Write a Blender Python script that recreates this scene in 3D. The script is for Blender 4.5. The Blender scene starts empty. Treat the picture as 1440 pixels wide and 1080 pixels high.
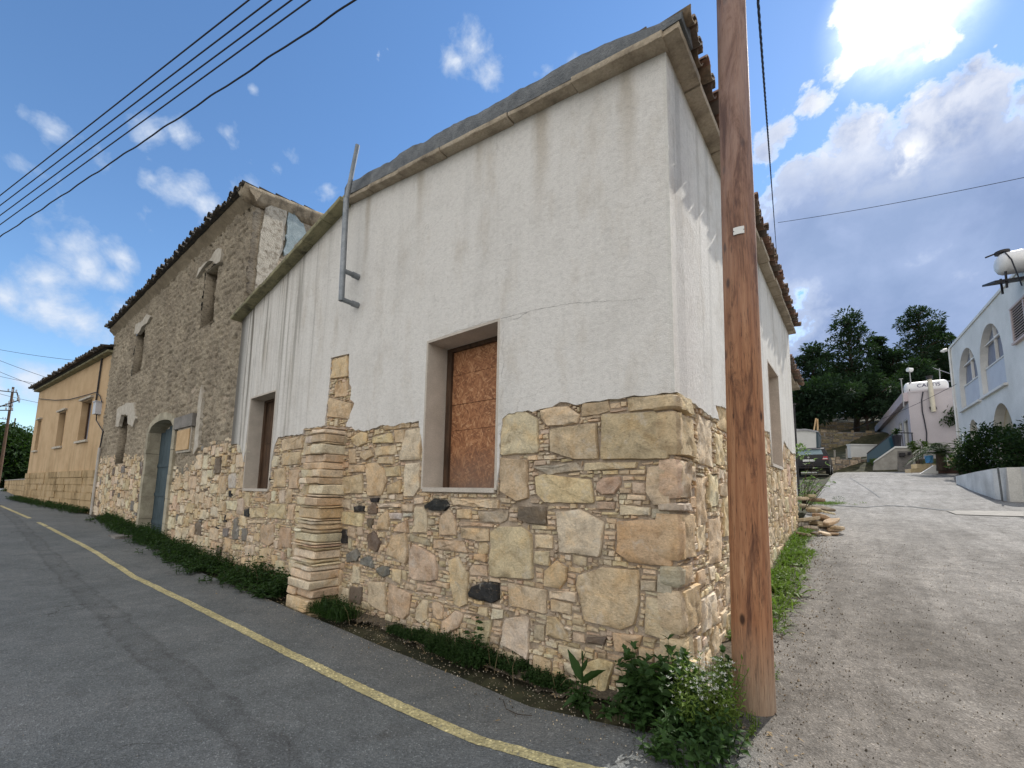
import bpy, math, random
import numpy as np
from mathutils import Vector, noise as mn
from mathutils.geometry import tessellate_polygon
S=bpy.context.scene; COL=S.collection
rnd=random.Random(7)
def R(a): return math.radians(a)
# ---------------------------------------------------------------- camera geometry
FPX=600.0; PY=622.95; CAM=np.array([1.1207,-3.3942,1.5])
_y,_p,_r=[R(a) for a in (39.1307,6.6279,1.01609)]
cW=np.array([-math.sin(_y)*math.cos(_p),math.cos(_y)*math.cos(_p),math.sin(_p)])
_R0=np.array([math.cos(_y),math.sin(_y),0]); _U0=np.cross(_R0,cW)
cR=math.cos(_r)*_R0+math.sin(_r)*_U0; cU=-math.sin(_r)*_R0+math.cos(_r)*_U0
def ray(x,y): return cW+cR*(x-720)/FPX-cU*(y-PY)/FPX
def at(x,y,D): return CAM+ray(x,y)*D
def onZ(x,y,Z=0.0): d=ray(x,y); return CAM+d*(Z-CAM[2])/d[2]
# ---------------------------------------------------------------- terrain
def lerp_tab(t,x):
    if x<=t[0][0]: return t[0][1]
    for (a,b),(c,d) in zip(t,t[1:]):
        if x<=c: return b+(d-b)*(x-a)/(c-a)
    return t[-1][1]
SX=[(-200,3),(-60,.75),(-35,.42),(-22,.25),(-14,0),(-9.5,-.17),(-1,-.17),(0.2,0),(200,0)]
RY=[(-500,0),(-.9,0),(.3,.03),(26,2.82),(31.6,3.18),(33.4,4.15),(41.6,5.7),(43.2,7.0),(54.6,8.8),(56,9.8),(75,14),(100,17),(400,24)]
def g(x,y):
    s=lerp_tab(SX,x); k=min(1,max(0,(y+.2)/3)); 
    r=lerp_tab(RY,y)
    if x<-25 : r*=max(0,1-(-25-x)/15) if y<25 else 1
    return s*(1-k)+r
def onG(x,y,tmax=200):
    d=ray(x,y);t=.5
    while t<tmax:
        P=CAM+d*t
        if P[2]<g(P[0],P[1]): return P
        t+=.02
    return CAM+d*tmax
# ---------------------------------------------------------------- planes (vertical)
class Plane:
    def __init__(s,O,D,N):
        s.O=np.array([O[0],O[1],0.]); d=np.array([D[0],D[1],0.]); s.D=d/np.linalg.norm(d)
        n=np.array([-s.D[1],s.D[0],0.]); s.N=n if n@np.array([N[0],N[1],0.])>0 else -n
    def __call__(s,u,z,w=0.0): return s.O+s.D*u+s.N*w+np.array([0,0,z])
    def uv(s,x,y,w=0.0):
        d=ray(x,y); t=((s.O+s.N*w-CAM)@s.N)/(d@s.N); P=CAM+d*t
        return ((P-s.O)@s.D, P[2])
PA=Plane((0,0),(-1,0),(0,-1)); PB=Plane((0,0),(0,1),(1,0))
PD=Plane((-9.64,-.02),(-15,-.32),(0,-1)); PG=Plane((-9.66,-.03),(0,1),(1,0))
PYL=Plane((-24.5,-.33),(-16.3,-1.5),(0,-1))
# ---------------------------------------------------------------- tags / objects
def tag(o,label=None,cat=None,group=None,kind=None):
    if label: o['label']=label
    if cat: o['category']=cat
    if group: o['group']=group
    if kind: o['kind']=kind
    return o
def thing(name,label,cat,loc=(0,0,0),group=None,rz=0):
    o=bpy.data.objects.new(name,None); o.empty_display_size=.2; COL.objects.link(o)
    o.location=[float(v) for v in loc]; o.rotation_euler=(0,0,rz)
    return tag(o,label,cat,group)
def copy_tree(o,parent=None):
    c=o.copy(); COL.objects.link(c)
    if parent: c.parent=parent
    for ch in [k for k in bpy.data.objects if k.parent==o and k!=c]: copy_tree(ch,c)
    return c
def rootloc(p):
    v=np.zeros(3)
    while p is not None: v=v+np.array(p.location); p=p.parent
    return v
class MB:
    def __init__(s): s.v=[];s.f=[];s.c=[];s.col=None;s.mi=[];s.m=0
    def vert(s,p):
        s.v.append((float(p[0]),float(p[1]),float(p[2]))); s.c.append(s.col or (1,1,1)); return len(s.v)-1
    def face(s,ids): s.f.append(tuple(ids)); s.mi.append(s.m)
    def poly(s,pts): s.face([s.vert(p) for p in pts])
    def hexa(s,P):   # 8 pts: bottom 4 loop, top 4 loop
        i=[s.vert(p) for p in P]
        for q in ((3,2,1,0),(4,5,6,7),(0,1,5,4),(1,2,6,5),(2,3,7,6),(3,0,4,7)): s.face([i[k] for k in q])
    def box(s,c,d,rz=0,rx=0):
        hx,hy,hz=d[0]/2,d[1]/2,d[2]/2; P=[]
        for z in (-hz,hz):
            for x,y in ((-hx,-hy),(hx,-hy),(hx,hy),(-hx,hy)):
                y2=y*math.cos(rx)-z*math.sin(rx); z2=y*math.sin(rx)+z*math.cos(rx)
                P.append((c[0]+x*math.cos(rz)-y2*math.sin(rz),c[1]+x*math.sin(rz)+y2*math.cos(rz),c[2]+z2))
        s.hexa(P)
    def pbox(s,pl,u0,u1,z0,z1,w0,w1):
        s.hexa([pl(u0,z0,w0),pl(u1,z0,w0),pl(u1,z0,w1),pl(u0,z0,w1),pl(u0,z1,w0),pl(u1,z1,w0),pl(u1,z1,w1),pl(u0,z1,w1)])
    def prism(s,pl,poly,w0,w1):
        a=[s.vert(pl(u,z,w0)) for u,z in poly]; b=[s.vert(pl(u,z,w1)) for u,z in poly]; n=len(poly)
        for t in tessellate_polygon([[Vector((u,z,0)) for u,z in poly]]):
            s.face([a[i] for i in t]); s.face([b[i] for i in reversed(t)])
        for i in range(n): j=(i+1)%n; s.face([a[i],a[j],b[j],b[i]])
    def tube(s,pts,r,n=8,cap=True,rad=None):
        pts=[np.array(p,float) for p in pts]; rings=[]; up=np.array([0.,0,1])
        for i,p in enumerate(pts):
            t=pts[min(i+1,len(pts)-1)]-pts[max(i-1,0)]; t=t/(np.linalg.norm(t)+1e-9)
            a=np.cross(t,up if abs(t[2])<.95 else np.array([1.,0,0])); a/=np.linalg.norm(a); b=np.cross(t,a)
            rr=rad[i] if rad is not None else r
            rings.append([s.vert(p+rr*(math.cos(k*2*math.pi/n)*a+math.sin(k*2*math.pi/n)*b)) for k in range(n)])
        for A,B in zip(rings,rings[1:]):
            for k in range(n): s.face([A[k],A[(k+1)%n],B[(k+1)%n],B[k]])
        if cap: s.face(rings[0][::-1]); s.face(rings[-1])
    def build(s,name,mat,parent=None,smooth=False,loc=None,sharp=None):
        off=rootloc(parent)
        o0=np.array(loc,float) if loc is not None else np.zeros(3)
        V=np.array(s.v,dtype=float).reshape(-1,3)-off-o0
        if parent is not None and parent.rotation_euler[2]!=0: V=V@np.eye(3)
        me=bpy.data.meshes.new(name); me.from_pydata(V.tolist(),[],s.f)
        ms=mat if isinstance(mat,(list,tuple)) else [mat]
        for m in ms: me.materials.append(m)
        if len(ms)>1: me.polygons.foreach_set('material_index',s.mi)
        if any(c!=(1,1,1) for c in s.c[:2000]) or s.col:
            ca=me.color_attributes.new('Col','FLOAT_COLOR','POINT')
            arr=np.ones((len(s.c),4),dtype=np.float32); arr[:,:3]=np.array(s.c); ca.data.foreach_set('color',arr.ravel())
        me.validate(); me.update()
        if smooth: me.polygons.foreach_set('use_smooth',[True]*len(me.polygons))
        if smooth and sharp: 
            try: me.set_sharp_from_angle(angle=R(sharp))
            except Exception: pass
        o=bpy.data.objects.new(name,me); COL.objects.link(o)
        o.location=[float(q) for q in o0]
        if parent is not None: o.parent=parent
        return o
# ---------------------------------------------------------------- materials
def newmat(name):
    m=bpy.data.materials.new(name); m.use_nodes=True; nt=m.node_tree
    b=nt.nodes['Principled BSDF']; return m,nt,b
def nd(nt,t,**k):
    n=nt.nodes.new(t)
    for a,v in k.items():
        if a.startswith('i_'):
            key=a[2:]; key=int(key) if key.isdigit() else key.replace('_',' ')
            n.inputs[key].default_value=v
        else: setattr(n,a,v)
    return n
def L(nt,a,b): nt.links.new(a,b)
def coord(nt,scale=(1,1,1),obj=False,rot=(0,0,0)):
    if obj: src=nd(nt,'ShaderNodeTexCoord').outputs['Object']
    else: src=nd(nt,'ShaderNodeNewGeometry').outputs['Position']
    mp=nd(nt,'ShaderNodeMapping'); mp.inputs['Scale'].default_value=scale; mp.inputs['Rotation'].default_value=rot
    L(nt,src,mp.inputs['Vector']); return mp.outputs[0]
def noise_(nt,vec,scale,detail=6,rough=.6,dist=0):
    n=nd(nt,'ShaderNodeTexNoise'); n.inputs['Scale'].default_value=scale; n.inputs['Detail'].default_value=detail
    n.inputs['Roughness'].default_value=rough; n.inputs['Distortion'].default_value=dist; L(nt,vec,n.inputs['Vector']); return n.outputs['Fac']
def ramp(nt,fac,stops,interp='LINEAR'):
    r=nd(nt,'ShaderNodeValToRGB'); e=r.color_ramp; e.interpolation=interp
    while len(e.elements)<len(stops): e.elements.new(.5)
    for el,(p,c) in zip(e.elements,stops):
        el.position=p; el.color=(c[0],c[1],c[2],1) if not isinstance(c,(int,float)) else (c,c,c,1)
    L(nt,fac,r.inputs['Fac']); return r.outputs['Color']
def mix(nt,fac,a,b,mode='MIX'):
    m=nd(nt,'ShaderNodeMix',data_type='RGBA',blend_type=mode)
    for i,v in ((0,fac),(6,a),(7,b)):
        if hasattr(v,'is_linked'): L(nt,v,m.inputs[i])
        else: m.inputs[i].default_value=(v if i==0 else (v[0],v[1],v[2],1))
    return m.outputs[2]
def math_(nt,op,a,b=None,clamp=False):
    m=nd(nt,'ShaderNodeMath',operation=op,use_clamp=clamp)
    for i,v in ((0,a),(1,b)):
        if v is None: continue
        if hasattr(v,'is_linked'): L(nt,v,m.inputs[i])
        else: m.inputs[i].default_value=v
    return m.outputs[0]
def bump(nt,b,h,strength,dist=.02,prev=None):
    n=nd(nt,'ShaderNodeBump'); n.inputs['Strength'].default_value=strength; n.inputs['Distance'].default_value=dist
    L(nt,h,n.inputs['Height'])
    if prev is not None: L(nt,prev,n.inputs['Normal'])
    L(nt,n.outputs[0],b.inputs['Normal']); return n.outputs[0]
def noisy(name,c1,c2,scale=3,rough=.85,bs=.3,bd=.01,fine=60,obj=False,stretch=(1,1,1),c3=None,spec=.3,metal=0):
    m,nt,b=newmat(name); v=coord(nt,stretch,obj)
    n=noise_(nt,v,scale); st=[(.3,c1),(.7,c2)]
    if c3: st=[(.28,c1),(.52,c2),(.75,c3)]
    col=ramp(nt,n,st); f=noise_(nt,v,fine,4)
    col=mix(nt,.35,col,ramp(nt,f,[(.3,.55),(.7,1.35)]),'MULTIPLY')
    L(nt,col,b.inputs['Base Color']); b.inputs['Roughness'].default_value=rough; b.inputs['Metallic'].default_value=metal
    b.inputs['Specular IOR Level'].default_value=spec
    if bs: bump(nt,b,f,bs,bd)
    return m
def attrmat(name,var=.5,rough=.9,bs=.5):
    """stones: colour of each stone from its own attribute, weathering from noise"""
    m,nt,b=newmat(name); v=coord(nt)
    a=nd(nt,'ShaderNodeAttribute',attribute_name='Col')
    n1=noise_(nt,v,7,8,.65,.6); n2=noise_(nt,v,45,6,.7); n3=noise_(nt,coord(nt,(1,1,5)),9,6,.6,1.2)
    c=mix(nt,.85,a.outputs['Color'],ramp(nt,n1,[(.26,(.52,.46,.40)),(.46,(.95,.93,.9)),(.72,(1.22,1.18,1.1))]),'MULTIPLY')
    n5=noise_(nt,coord(nt,(1,1,2.2)),26,8,.72,1.5); c=mix(nt,.8,c,ramp(nt,n5,[(.33,(.55,.50,.44)),(.45,(1,1,1)),(.7,(1.08,1.07,1.05))]),'MULTIPLY')
    c=mix(nt,1.0,c,(1.15,1.09,1.0),'MULTIPLY'); c=mix(nt,ramp(nt,noise_(nt,v,3.6,6,.6,.8),[(.48,0),(.66,.42)]),c,mix(nt,1.0,c,(1.05,.84,.56),'MULTIPLY'))
    c=mix(nt,ramp(nt,n3,[(.58,0),(.72,.38)]),c,(.40,.28,.15))
    c=mix(nt,ramp(nt,noise_(nt,v,5.5,7,.7,.4),[(.56,0),(.70,.55)]),c,(.66,.61,.53))
    c=mix(nt,.5,c,ramp(nt,n2,[(.3,.6),(.7,1.3)]),'MULTIPLY')
    L(nt,c,b.inputs['Base Color']); b.inputs['Roughness'].default_value=rough; b.inputs['Specular IOR Level'].default_value=.2
    p=bump(nt,b,n1,.7,.03); p=bump(nt,b,n5,.6,.02,p); bump(nt,b,n2,bs,.012,p)
    return m
M={}
M['stone']=attrmat('limestone')
M['mortar']=noisy('mortar',(.27,.21,.155),(.48,.39,.30),6,.95,.9,.02,70,c3=(.58,.5,.41))
def plaster(name,base,base2,streakx=None,dark=(.085,.085,.075)):
    m,nt,b=newmat(name); v=coord(nt)
    n1=noise_(nt,v,1.3,8,.65,.4); n2=noise_(nt,v,90,5,.7); n4=noise_(nt,v,22,6,.65)
    c=ramp(nt,n1,[(.25,base2),(.5,base)])
    sep=nd(nt,'ShaderNodeSeparateXYZ'); L(nt,nd(nt,'ShaderNodeNewGeometry').outputs['Position'],sep.inputs[0])
    st=noise_(nt,coord(nt,(5.5,5.5,.16)),1.0,5,.6); st2=noise_(nt,coord(nt,(17,17,.35)),1.0,4,.6)
    sm=math_(nt,'ADD',ramp(nt,st,[(.54,0),(.60,1)]),math_(nt,'MULTIPLY',ramp(nt,st2,[(.56,0),(.68,1)]),.45),True)
    hz=nd(nt,'ShaderNodeMapRange'); L(nt,sep.outputs[2],hz.inputs[0])
    for i,q in ((1,2.2),(2,5.3),(3,.5),(4,1.0)): hz.inputs[i].default_value=q
    if streakx:
        mx=nd(nt,'ShaderNodeMapRange'); L(nt,sep.outputs[0],mx.inputs[0])
        for i,q in ((1,streakx[0]),(2,streakx[1]),(3,1.0),(4,.05)): mx.inputs[i].default_value=q
        amt=math_(nt,'MULTIPLY',math_(nt,'MULTIPLY',sm,hz.outputs[0]),mx.outputs[0],True)
    else: amt=math_(nt,'MULTIPLY',math_(nt,'MULTIPLY',sm,hz.outputs[0]),.2,True)
    c=mix(nt,amt,c,dark)
    g2=noise_(nt,coord(nt,(1,1,.4)),2.1,7,.7)
    c=mix(nt,ramp(nt,g2,[(.52,0),(.74,.42)]),c,(.45,.38,.29))
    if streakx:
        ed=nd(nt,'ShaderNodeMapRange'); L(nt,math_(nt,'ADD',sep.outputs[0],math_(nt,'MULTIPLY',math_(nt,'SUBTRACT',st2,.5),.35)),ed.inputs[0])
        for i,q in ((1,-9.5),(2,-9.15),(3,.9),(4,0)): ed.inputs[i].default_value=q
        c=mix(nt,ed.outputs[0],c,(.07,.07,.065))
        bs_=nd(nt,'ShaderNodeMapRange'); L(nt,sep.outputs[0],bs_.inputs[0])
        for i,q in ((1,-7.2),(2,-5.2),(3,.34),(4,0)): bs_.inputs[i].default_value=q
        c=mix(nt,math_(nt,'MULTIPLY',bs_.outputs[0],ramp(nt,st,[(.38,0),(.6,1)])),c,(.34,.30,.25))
    if streakx:
        for xc,zl in ((-.33,4.2),(-1.25,4.7),(-1.32,4.4),(-3.3,4.9),(-4.6,4.8),(-2.2,5.0)):
            dx=math_(nt,'ABSOLUTE',math_(nt,'ADD',math_(nt,'SUBTRACT',sep.outputs[0],xc),math_(nt,'MULTIPLY',math_(nt,'SUBTRACT',g2,.5),.25)))
            zr_=nd(nt,'ShaderNodeMapRange'); L(nt,sep.outputs[2],zr_.inputs[0])
            for i,q in ((1,zl-.2),(2,zl+1.1),(3,0),(4,.5)): zr_.inputs[i].default_value=q
            c=mix(nt,math_(nt,'MULTIPLY',ramp(nt,dx,[(.015,1),(.11,0)]),zr_.outputs[0]),c,(.36,.29,.20))
    # hairline cracks
    vo=nd(nt,'ShaderNodeTexVoronoi',feature='DISTANCE_TO_EDGE'); vo.inputs['Scale'].default_value=.55
    wv=nd(nt,'ShaderNodeVectorMath',operation='ADD'); L(nt,v,wv.inputs[0])
    nv=nd(nt,'ShaderNodeTexNoise'); nv.inputs['Scale'].default_value=2.5; nv.inputs['Detail'].default_value=8; L(nt,v,nv.inputs['Vector'])
    sc=nd(nt,'ShaderNodeVectorMath',operation='SCALE'); sc.inputs['Scale'].default_value=.7; L(nt,nv.outputs['Color'],sc.inputs[0]); L(nt,sc.outputs[0],wv.inputs[1])
    L(nt,wv.outputs[0],vo.inputs['Vector'])
    ck=ramp(nt,vo.outputs['Distance'],[(0,1),(.0035,0)]); ck=math_(nt,'MULTIPLY',ck,ramp(nt,noise_(nt,v,.6,3),[(.5,0),(.6,.35)]))
    c=mix(nt,ck,c,(.22,.2,.17))
    c=mix(nt,.55,c,ramp(nt,n4,[(.3,.8),(.5,1),(.7,1.08)]),'MULTIPLY')
    L(nt,mix(nt,.4,c,ramp(nt,n2,[(.3,.6),(.7,1.25)]),'MULTIPLY'),b.inputs['Base Color'])
    b.inputs['Roughness'].default_value=.92; b.inputs['Specular IOR Level'].default_value=.2
    p=bump(nt,b,n4,.6,.014); bump(nt,b,n2,.8,.008,p)
    return m
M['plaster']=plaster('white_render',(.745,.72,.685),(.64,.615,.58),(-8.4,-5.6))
M['plasterB']=plaster('white_render_side',(.72,.70,.66),(.55,.52,.47))
M['reveal']=noisy('reveal_render',(.48,.43,.37),(.60,.54,.47),4,.9,.5,.008,80)
M['cornice']=noisy('cornice_stone',(.20,.165,.125),(.46,.385,.29),3.5,.9,.8,.02,40,c3=(.55,.475,.375))
M['cornice_moss']=noisy('mossy_cornice',(.07,.065,.045),(.30,.28,.17),4.5,.9,.6,.02,40,c3=(.36,.33,.2))
M['cement']=noisy('grey_cement',(.10,.11,.12),(.22,.23,.24),5,.9,.8,.03,50)
def tilemat(name,cs):
    m,nt,b=newmat(name); v=coord(nt)
    a=nd(nt,'ShaderNodeAttribute',attribute_name='Col')
    n=noise_(nt,v,9,6,.7)
    c=mix(nt,ramp(nt,n,[(.42,0),(.62,.85)]),a.outputs['Color'],cs)
    L(nt,c,b.inputs['Base Color']); b.inputs['Roughness'].default_value=.9
    bump(nt,b,noise_(nt,v,50,5),.5,.01); return m
M['tile']=tilemat('clay_roof_tile',(.12,.10,.075))
M['wood_dark']=noisy('old_wood',(.045,.028,.018),(.13,.075,.045),3,.8,.5,.01,40,stretch=(6,6,1))
def osb():
    m,nt,b=newmat('strand_board'); v0=coord(nt)
    dn=nd(nt,'ShaderNodeTexNoise'); dn.inputs['Scale'].default_value=5; L(nt,v0,dn.inputs['Vector'])
    cols=[]
    for i,(r,sc) in enumerate(((.4,(9,1,55)),(-.5,(10,1,60)),(1.2,(10,1,55)),(-1.1,(9,1,50)))):
        m0=nd(nt,'ShaderNodeMapping'); m0.inputs['Rotation'].default_value=(0,r,0); mp=nd(nt,'ShaderNodeMapping'); mp.inputs['Scale'].default_value=sc; L(nt,m0.outputs[0],mp.inputs[0])
        ad=nd(nt,'ShaderNodeVectorMath',operation='MULTIPLY_ADD'); L(nt,dn.outputs['Color'],ad.inputs[0]); ad.inputs[1].default_value=(.05,.05,.05); L(nt,v0,ad.inputs[2])
        L(nt,ad.outputs[0],m0.inputs[0]); vo=nd(nt,'ShaderNodeTexVoronoi'); vo.inputs['Scale'].default_value=1; L(nt,mp.outputs[0],vo.inputs['Vector'])
        sp=nd(nt,'ShaderNodeSeparateColor'); L(nt,vo.outputs['Color'],sp.inputs[0]); cols.append(sp.outputs[0])
    a=math_(nt,'MAXIMUM',math_(nt,'MULTIPLY',cols[0],cols[1]),math_(nt,'MULTIPLY',cols[2],cols[3]))
    c=ramp(nt,a,[(.02,(.20,.08,.035)),(.3,(.33,.14,.06)),(.65,(.45,.215,.10)),(.97,(.56,.32,.17))])
    sep=nd(nt,'ShaderNodeSeparateXYZ'); L(nt,v0,sep.inputs[0])
    w=nd(nt,'ShaderNodeMapRange'); L(nt,math_(nt,'ADD',sep.outputs[2],math_(nt,'MULTIPLY',noise_(nt,v0,5,5),.5)),w.inputs[0])
    for i,q in ((1,1.75),(2,2.35),(3,.85),(4,0)): w.inputs[i].default_value=q
    c=mix(nt,w.outputs[0],c,(.16,.115,.09))
    L(nt,c,b.inputs['Base Color']); b.inputs['Roughness'].default_value=.75; bump(nt,b,a,.5,.004); return m
M['osb']=osb()
def adobe():
    m,nt,b=newmat('adobe_mud'); v=coord(nt)
    n1=noise_(nt,v,1.2,8,.6); n2=noise_(nt,coord(nt,(1,1,1.6)),14,7,.7,.5); n3=noise_(nt,v,70,5,.7)
    c=ramp(nt,n1,[(.3,(.28,.235,.18)),(.5,(.375,.32,.245)),(.7,(.47,.40,.305))])
    c=mix(nt,.7,c,ramp(nt,n2,[(.36,.35),(.5,1.0),(.62,1.2)]),'MULTIPLY'); c=mix(nt,.4,c,ramp(nt,n3,[(.3,.6),(.7,1.3)]),'MULTIPLY')
    L(nt,c,b.inputs['Base Color']); b.inputs['Roughness'].default_value=1; b.inputs['Specular IOR Level'].default_value=.1
    p=bump(nt,b,n2,1,.05); bump(nt,b,n3,.6,.01,p); return m
M['adobe']=adobe()
M['lime']=noisy('old_lime_plaster',(.42,.37,.30),(.60,.56,.49),6,.95,.8,.02,50)
M['bluegrey']=noisy('blue_grey_render',(.22,.28,.30),(.34,.40,.42),5,.9,.8,.02,40)
M['yellow']=None
def yellowm():
    m,nt,b=newmat('ochre_render'); v=coord(nt)
    sep=nd(nt,'ShaderNodeSeparateXYZ'); L(nt,v,sep.inputs[0])
    n1=noise_(nt,v,1.1,7,.6); n2=noise_(nt,v,40,5,.7)
    c=ramp(nt,n1,[(.3,(.47,.315,.17)),(.6,(.58,.41,.24))])
    st=noise_(nt,coord(nt,(2.2,2.2,.3)),1,5,.6)
    hz=nd(nt,'ShaderNodeMapRange'); L(nt,sep.outputs[2],hz.inputs[0])
    for i,q in ((1,1.2),(2,4.2),(3,1),(4,.12)): hz.inputs[i].default_value=q
    c=mix(nt,math_(nt,'MULTIPLY',ramp(nt,st,[(.48,0),(.66,.8)]),hz.outputs[0]),c,(.24,.17,.07))
    c=mix(nt,.3,c,ramp(nt,n2,[(.3,.6),(.7,1.25)]),'MULTIPLY')
    L(nt,c,b.inputs['Base Color']); b.inputs['Roughness'].default_value=.95; bump(nt,b,n2,.5,.01); return m
M['yellow']=yellowm()
M['yellow_stone']=noisy('ochre_ashlar',(.17,.115,.05),(.46,.33,.18),1.3,.95,.9,.03,18,c3=(.52,.40,.26),stretch=(1,1,.7))
M['blue_door']=noisy('faded_blue_paint',(.025,.045,.055),(.075,.11,.13),4,.7,.4,.01,40,stretch=(5,5,.6))
M['board']=noisy('pale_plywood',(.50,.33,.17),(.62,.44,.25),5,.8,.2,.004,60)
M['dark']=noisy('dark_interior',(.012,.011,.010),(.02,.018,.016),3,1,0)
M['steel']=noisy('galvanised_steel',(.17,.19,.21),(.30,.32,.34),8,.5,.2,.003,60,metal=.6)
M['iron']=noisy('dark_iron',(.02,.02,.025),(.06,.055,.055),8,.6,.2,.003,60,metal=.3)
M['cable']=noisy('cable_black',(.012,.013,.02),(.025,.027,.04),8,.6,0)
M['pvc']=noisy('grey_pipe',(.40,.38,.35),(.52,.49,.45),4,.6,.1,.003,40)
M['white']=noisy('white_paint_wall',(.63,.62,.59),(.79,.775,.745),.8,.85,.3,.006,60)
M['lilac']=noisy('lilac_render',(.43,.395,.415),(.49,.45,.47),.9,.9,.3,.006,60)
M['conc']=noisy('concrete',(.30,.28,.25),(.46,.43,.38),2.4,.9,.5,.01,50)
M['conc_dark']=noisy('stained_concrete',(.12,.11,.10),(.28,.26,.24),2.4,.9,.5,.01,50)
M['glass']=None
def glassm(name,c,r=.08):
    m,nt,b=newmat(name); b.inputs['Base Color'].default_value=(*c,1); b.inputs['Roughness'].default_value=r; b.inputs['Specular IOR Level'].default_value=.35
    return m
M['glass']=glassm('window_glass',(.03,.035,.045)); M['glass_blue']=glassm('blue_balustrade_glass',(.02,.06,.09),.15)
M['curtain']=noisy('net_curtain',(.16,.17,.22),(.32,.33,.38),3,.9,.2,.01,30,stretch=(9,9,.5))
M['panel']=noisy('pale_window_panel',(.50,.52,.58),(.58,.60,.65),1.5,.6,.1,.003,50)
M['shutter']=noisy('pink_shutter_wood',(.50,.40,.38),(.60,.50,.47),3,.7,.2,.003,50)
M['brick_y']=noisy('limestone_block',(.50,.38,.20),(.66,.53,.32),3,.95,.5,.01,40,c3=(.6,.5,.38))
def polewood():
    m,nt,b=newmat('pole_wood'); v=coord(nt)
    gr=noise_(nt,coord(nt,(17,17,.8)),1.6,8,.68,.55); fi=noise_(nt,coord(nt,(60,60,3)),2,6,.7,.3)
    st=noise_(nt,coord(nt,(4.2,4.2,.85)),1.7,8,.74,.8)
    c=ramp(nt,gr,[(.25,(.13,.052,.028)),(.42,(.30,.135,.068)),(.58,(.40,.20,.105)),(.78,(.49,.285,.165))])
    c=mix(nt,ramp(nt,st,[(.53,0),(.65,.8)]),c,(.07,.032,.024))
    vo=nd(nt,'ShaderNodeTexVoronoi'); vo.inputs['Scale'].default_value=1; L(nt,coord(nt,(7,7,3.2)),vo.inputs['Vector'])
    c=mix(nt,ramp(nt,vo.outputs['Distance'],[(.08,.9),(.17,0)]),c,(.03,.014,.01))
    c=mix(nt,ramp(nt,fi,[(.36,.9),(.44,0)]),c,(.06,.03,.02))
    sep=nd(nt,'ShaderNodeSeparateXYZ'); L(nt,v,sep.inputs[0])
    lo=nd(nt,'ShaderNodeMapRange'); L(nt,math_(nt,'ADD',sep.outputs[2],math_(nt,'MULTIPLY',gr,.25)),lo.inputs[0])
    for i,q in ((1,.25),(2,.75),(3,.8),(4,0)): lo.inputs[i].default_value=q
    c=mix(nt,lo.outputs[0],c,mix(nt,ramp(nt,fi,[(.3,0),(.6,1)]),(.17,.12,.085),(.38,.295,.215)))
    hi=nd(nt,'ShaderNodeMapRange'); L(nt,sep.outputs[2],hi.inputs[0])
    for i,q in ((1,2.4),(2,4.4),(3,0),(4,.72)): hi.inputs[i].default_value=q
    c=mix(nt,hi.outputs[0],c,mix(nt,ramp(nt,st,[(.42,0),(.6,1)]),(.33,.245,.225),(.15,.10,.095)))
    L(nt,c,b.inputs['Base Color']); b.inputs['Roughness'].default_value=.75; b.inputs['Specular IOR Level'].default_value=.25
    p=bump(nt,b,gr,.7,.02); bump(nt,b,fi,.6,.006,p); return m
M['pole']=polewood()
def asphalt(name,c1,c2,c3,grav=110,stain=None,rough=.85):
    m,nt,b=newmat(name); v=coord(nt)
    n1=noise_(nt,v,.7,8,.65,.5); n2=noise_(nt,v,4.5,7,.7); 
    vo=nd(nt,'ShaderNodeTexVoronoi'); vo.inputs['Scale'].default_value=grav; L(nt,v,vo.inputs['Vector'])
    sp=nd(nt,'ShaderNodeSeparateColor'); L(nt,vo.outputs['Color'],sp.inputs[0])
    c=ramp(nt,n1,[(.3,c1),(.52,c2),(.72,c3)]); c=mix(nt,.55,c,ramp(nt,n2,[(.3,.65),(.7,1.3)]),'MULTIPLY')
    c=mix(nt,.6,c,ramp(nt,sp.outputs[0],[(0,.45),(.6,1.0),(.93,1.25),(1,2.3)]),'MULTIPLY')
    if name=='yellow_road_paint': c=mix(nt,ramp(nt,noise_(nt,v,38,7,.75),[(.56,0),(.63,.85)]),c,(.15,.155,.155))
    if stain: c=stain(nt,v,c)
    L(nt,c,b.inputs['Base Color']); b.inputs['Roughness'].default_value=rough; b.inputs['Specular IOR Level'].default_value=.25
    p=bump(nt,b,n2,.4,.03); bump(nt,b,vo.outputs['Distance'],.6,.006,p); return m
def seam(nt,v,c):
    # darker worn band that runs along the lane
    s=nd(nt,'ShaderNodeSeparateXYZ'); L(nt,v,s.inputs[0])
    a,bq=onZ(45,765,-.1),onZ(395,1065,-.15)
    d=(bq-a)[:2]; d=d/np.linalg.norm(d); n=(-d[1],d[0]); off=-(n[0]*a[0]+n[1]*a[1])
    e=math_(nt,'ADD',math_(nt,'ADD',math_(nt,'MULTIPLY',s.outputs[0],float(n[0])),math_(nt,'MULTIPLY',s.outputs[1],float(n[1]))),float(off))
    e=math_(nt,'ABSOLUTE',math_(nt,'ADD',e,math_(nt,'MULTIPLY',math_(nt,'SUBTRACT',noise_(nt,v,1.6,7,.7),.5),.32)))
    k=ramp(nt,e,[(.0,.22),(.08,.3),(.12,.6),(.16,0)])
    k=math_(nt,'MULTIPLY',k,ramp(nt,noise_(nt,v,3,6,.7),[(.35,.25),(.6,1)]))
    return mix(nt,k,c,(.06,.06,.06))
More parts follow.
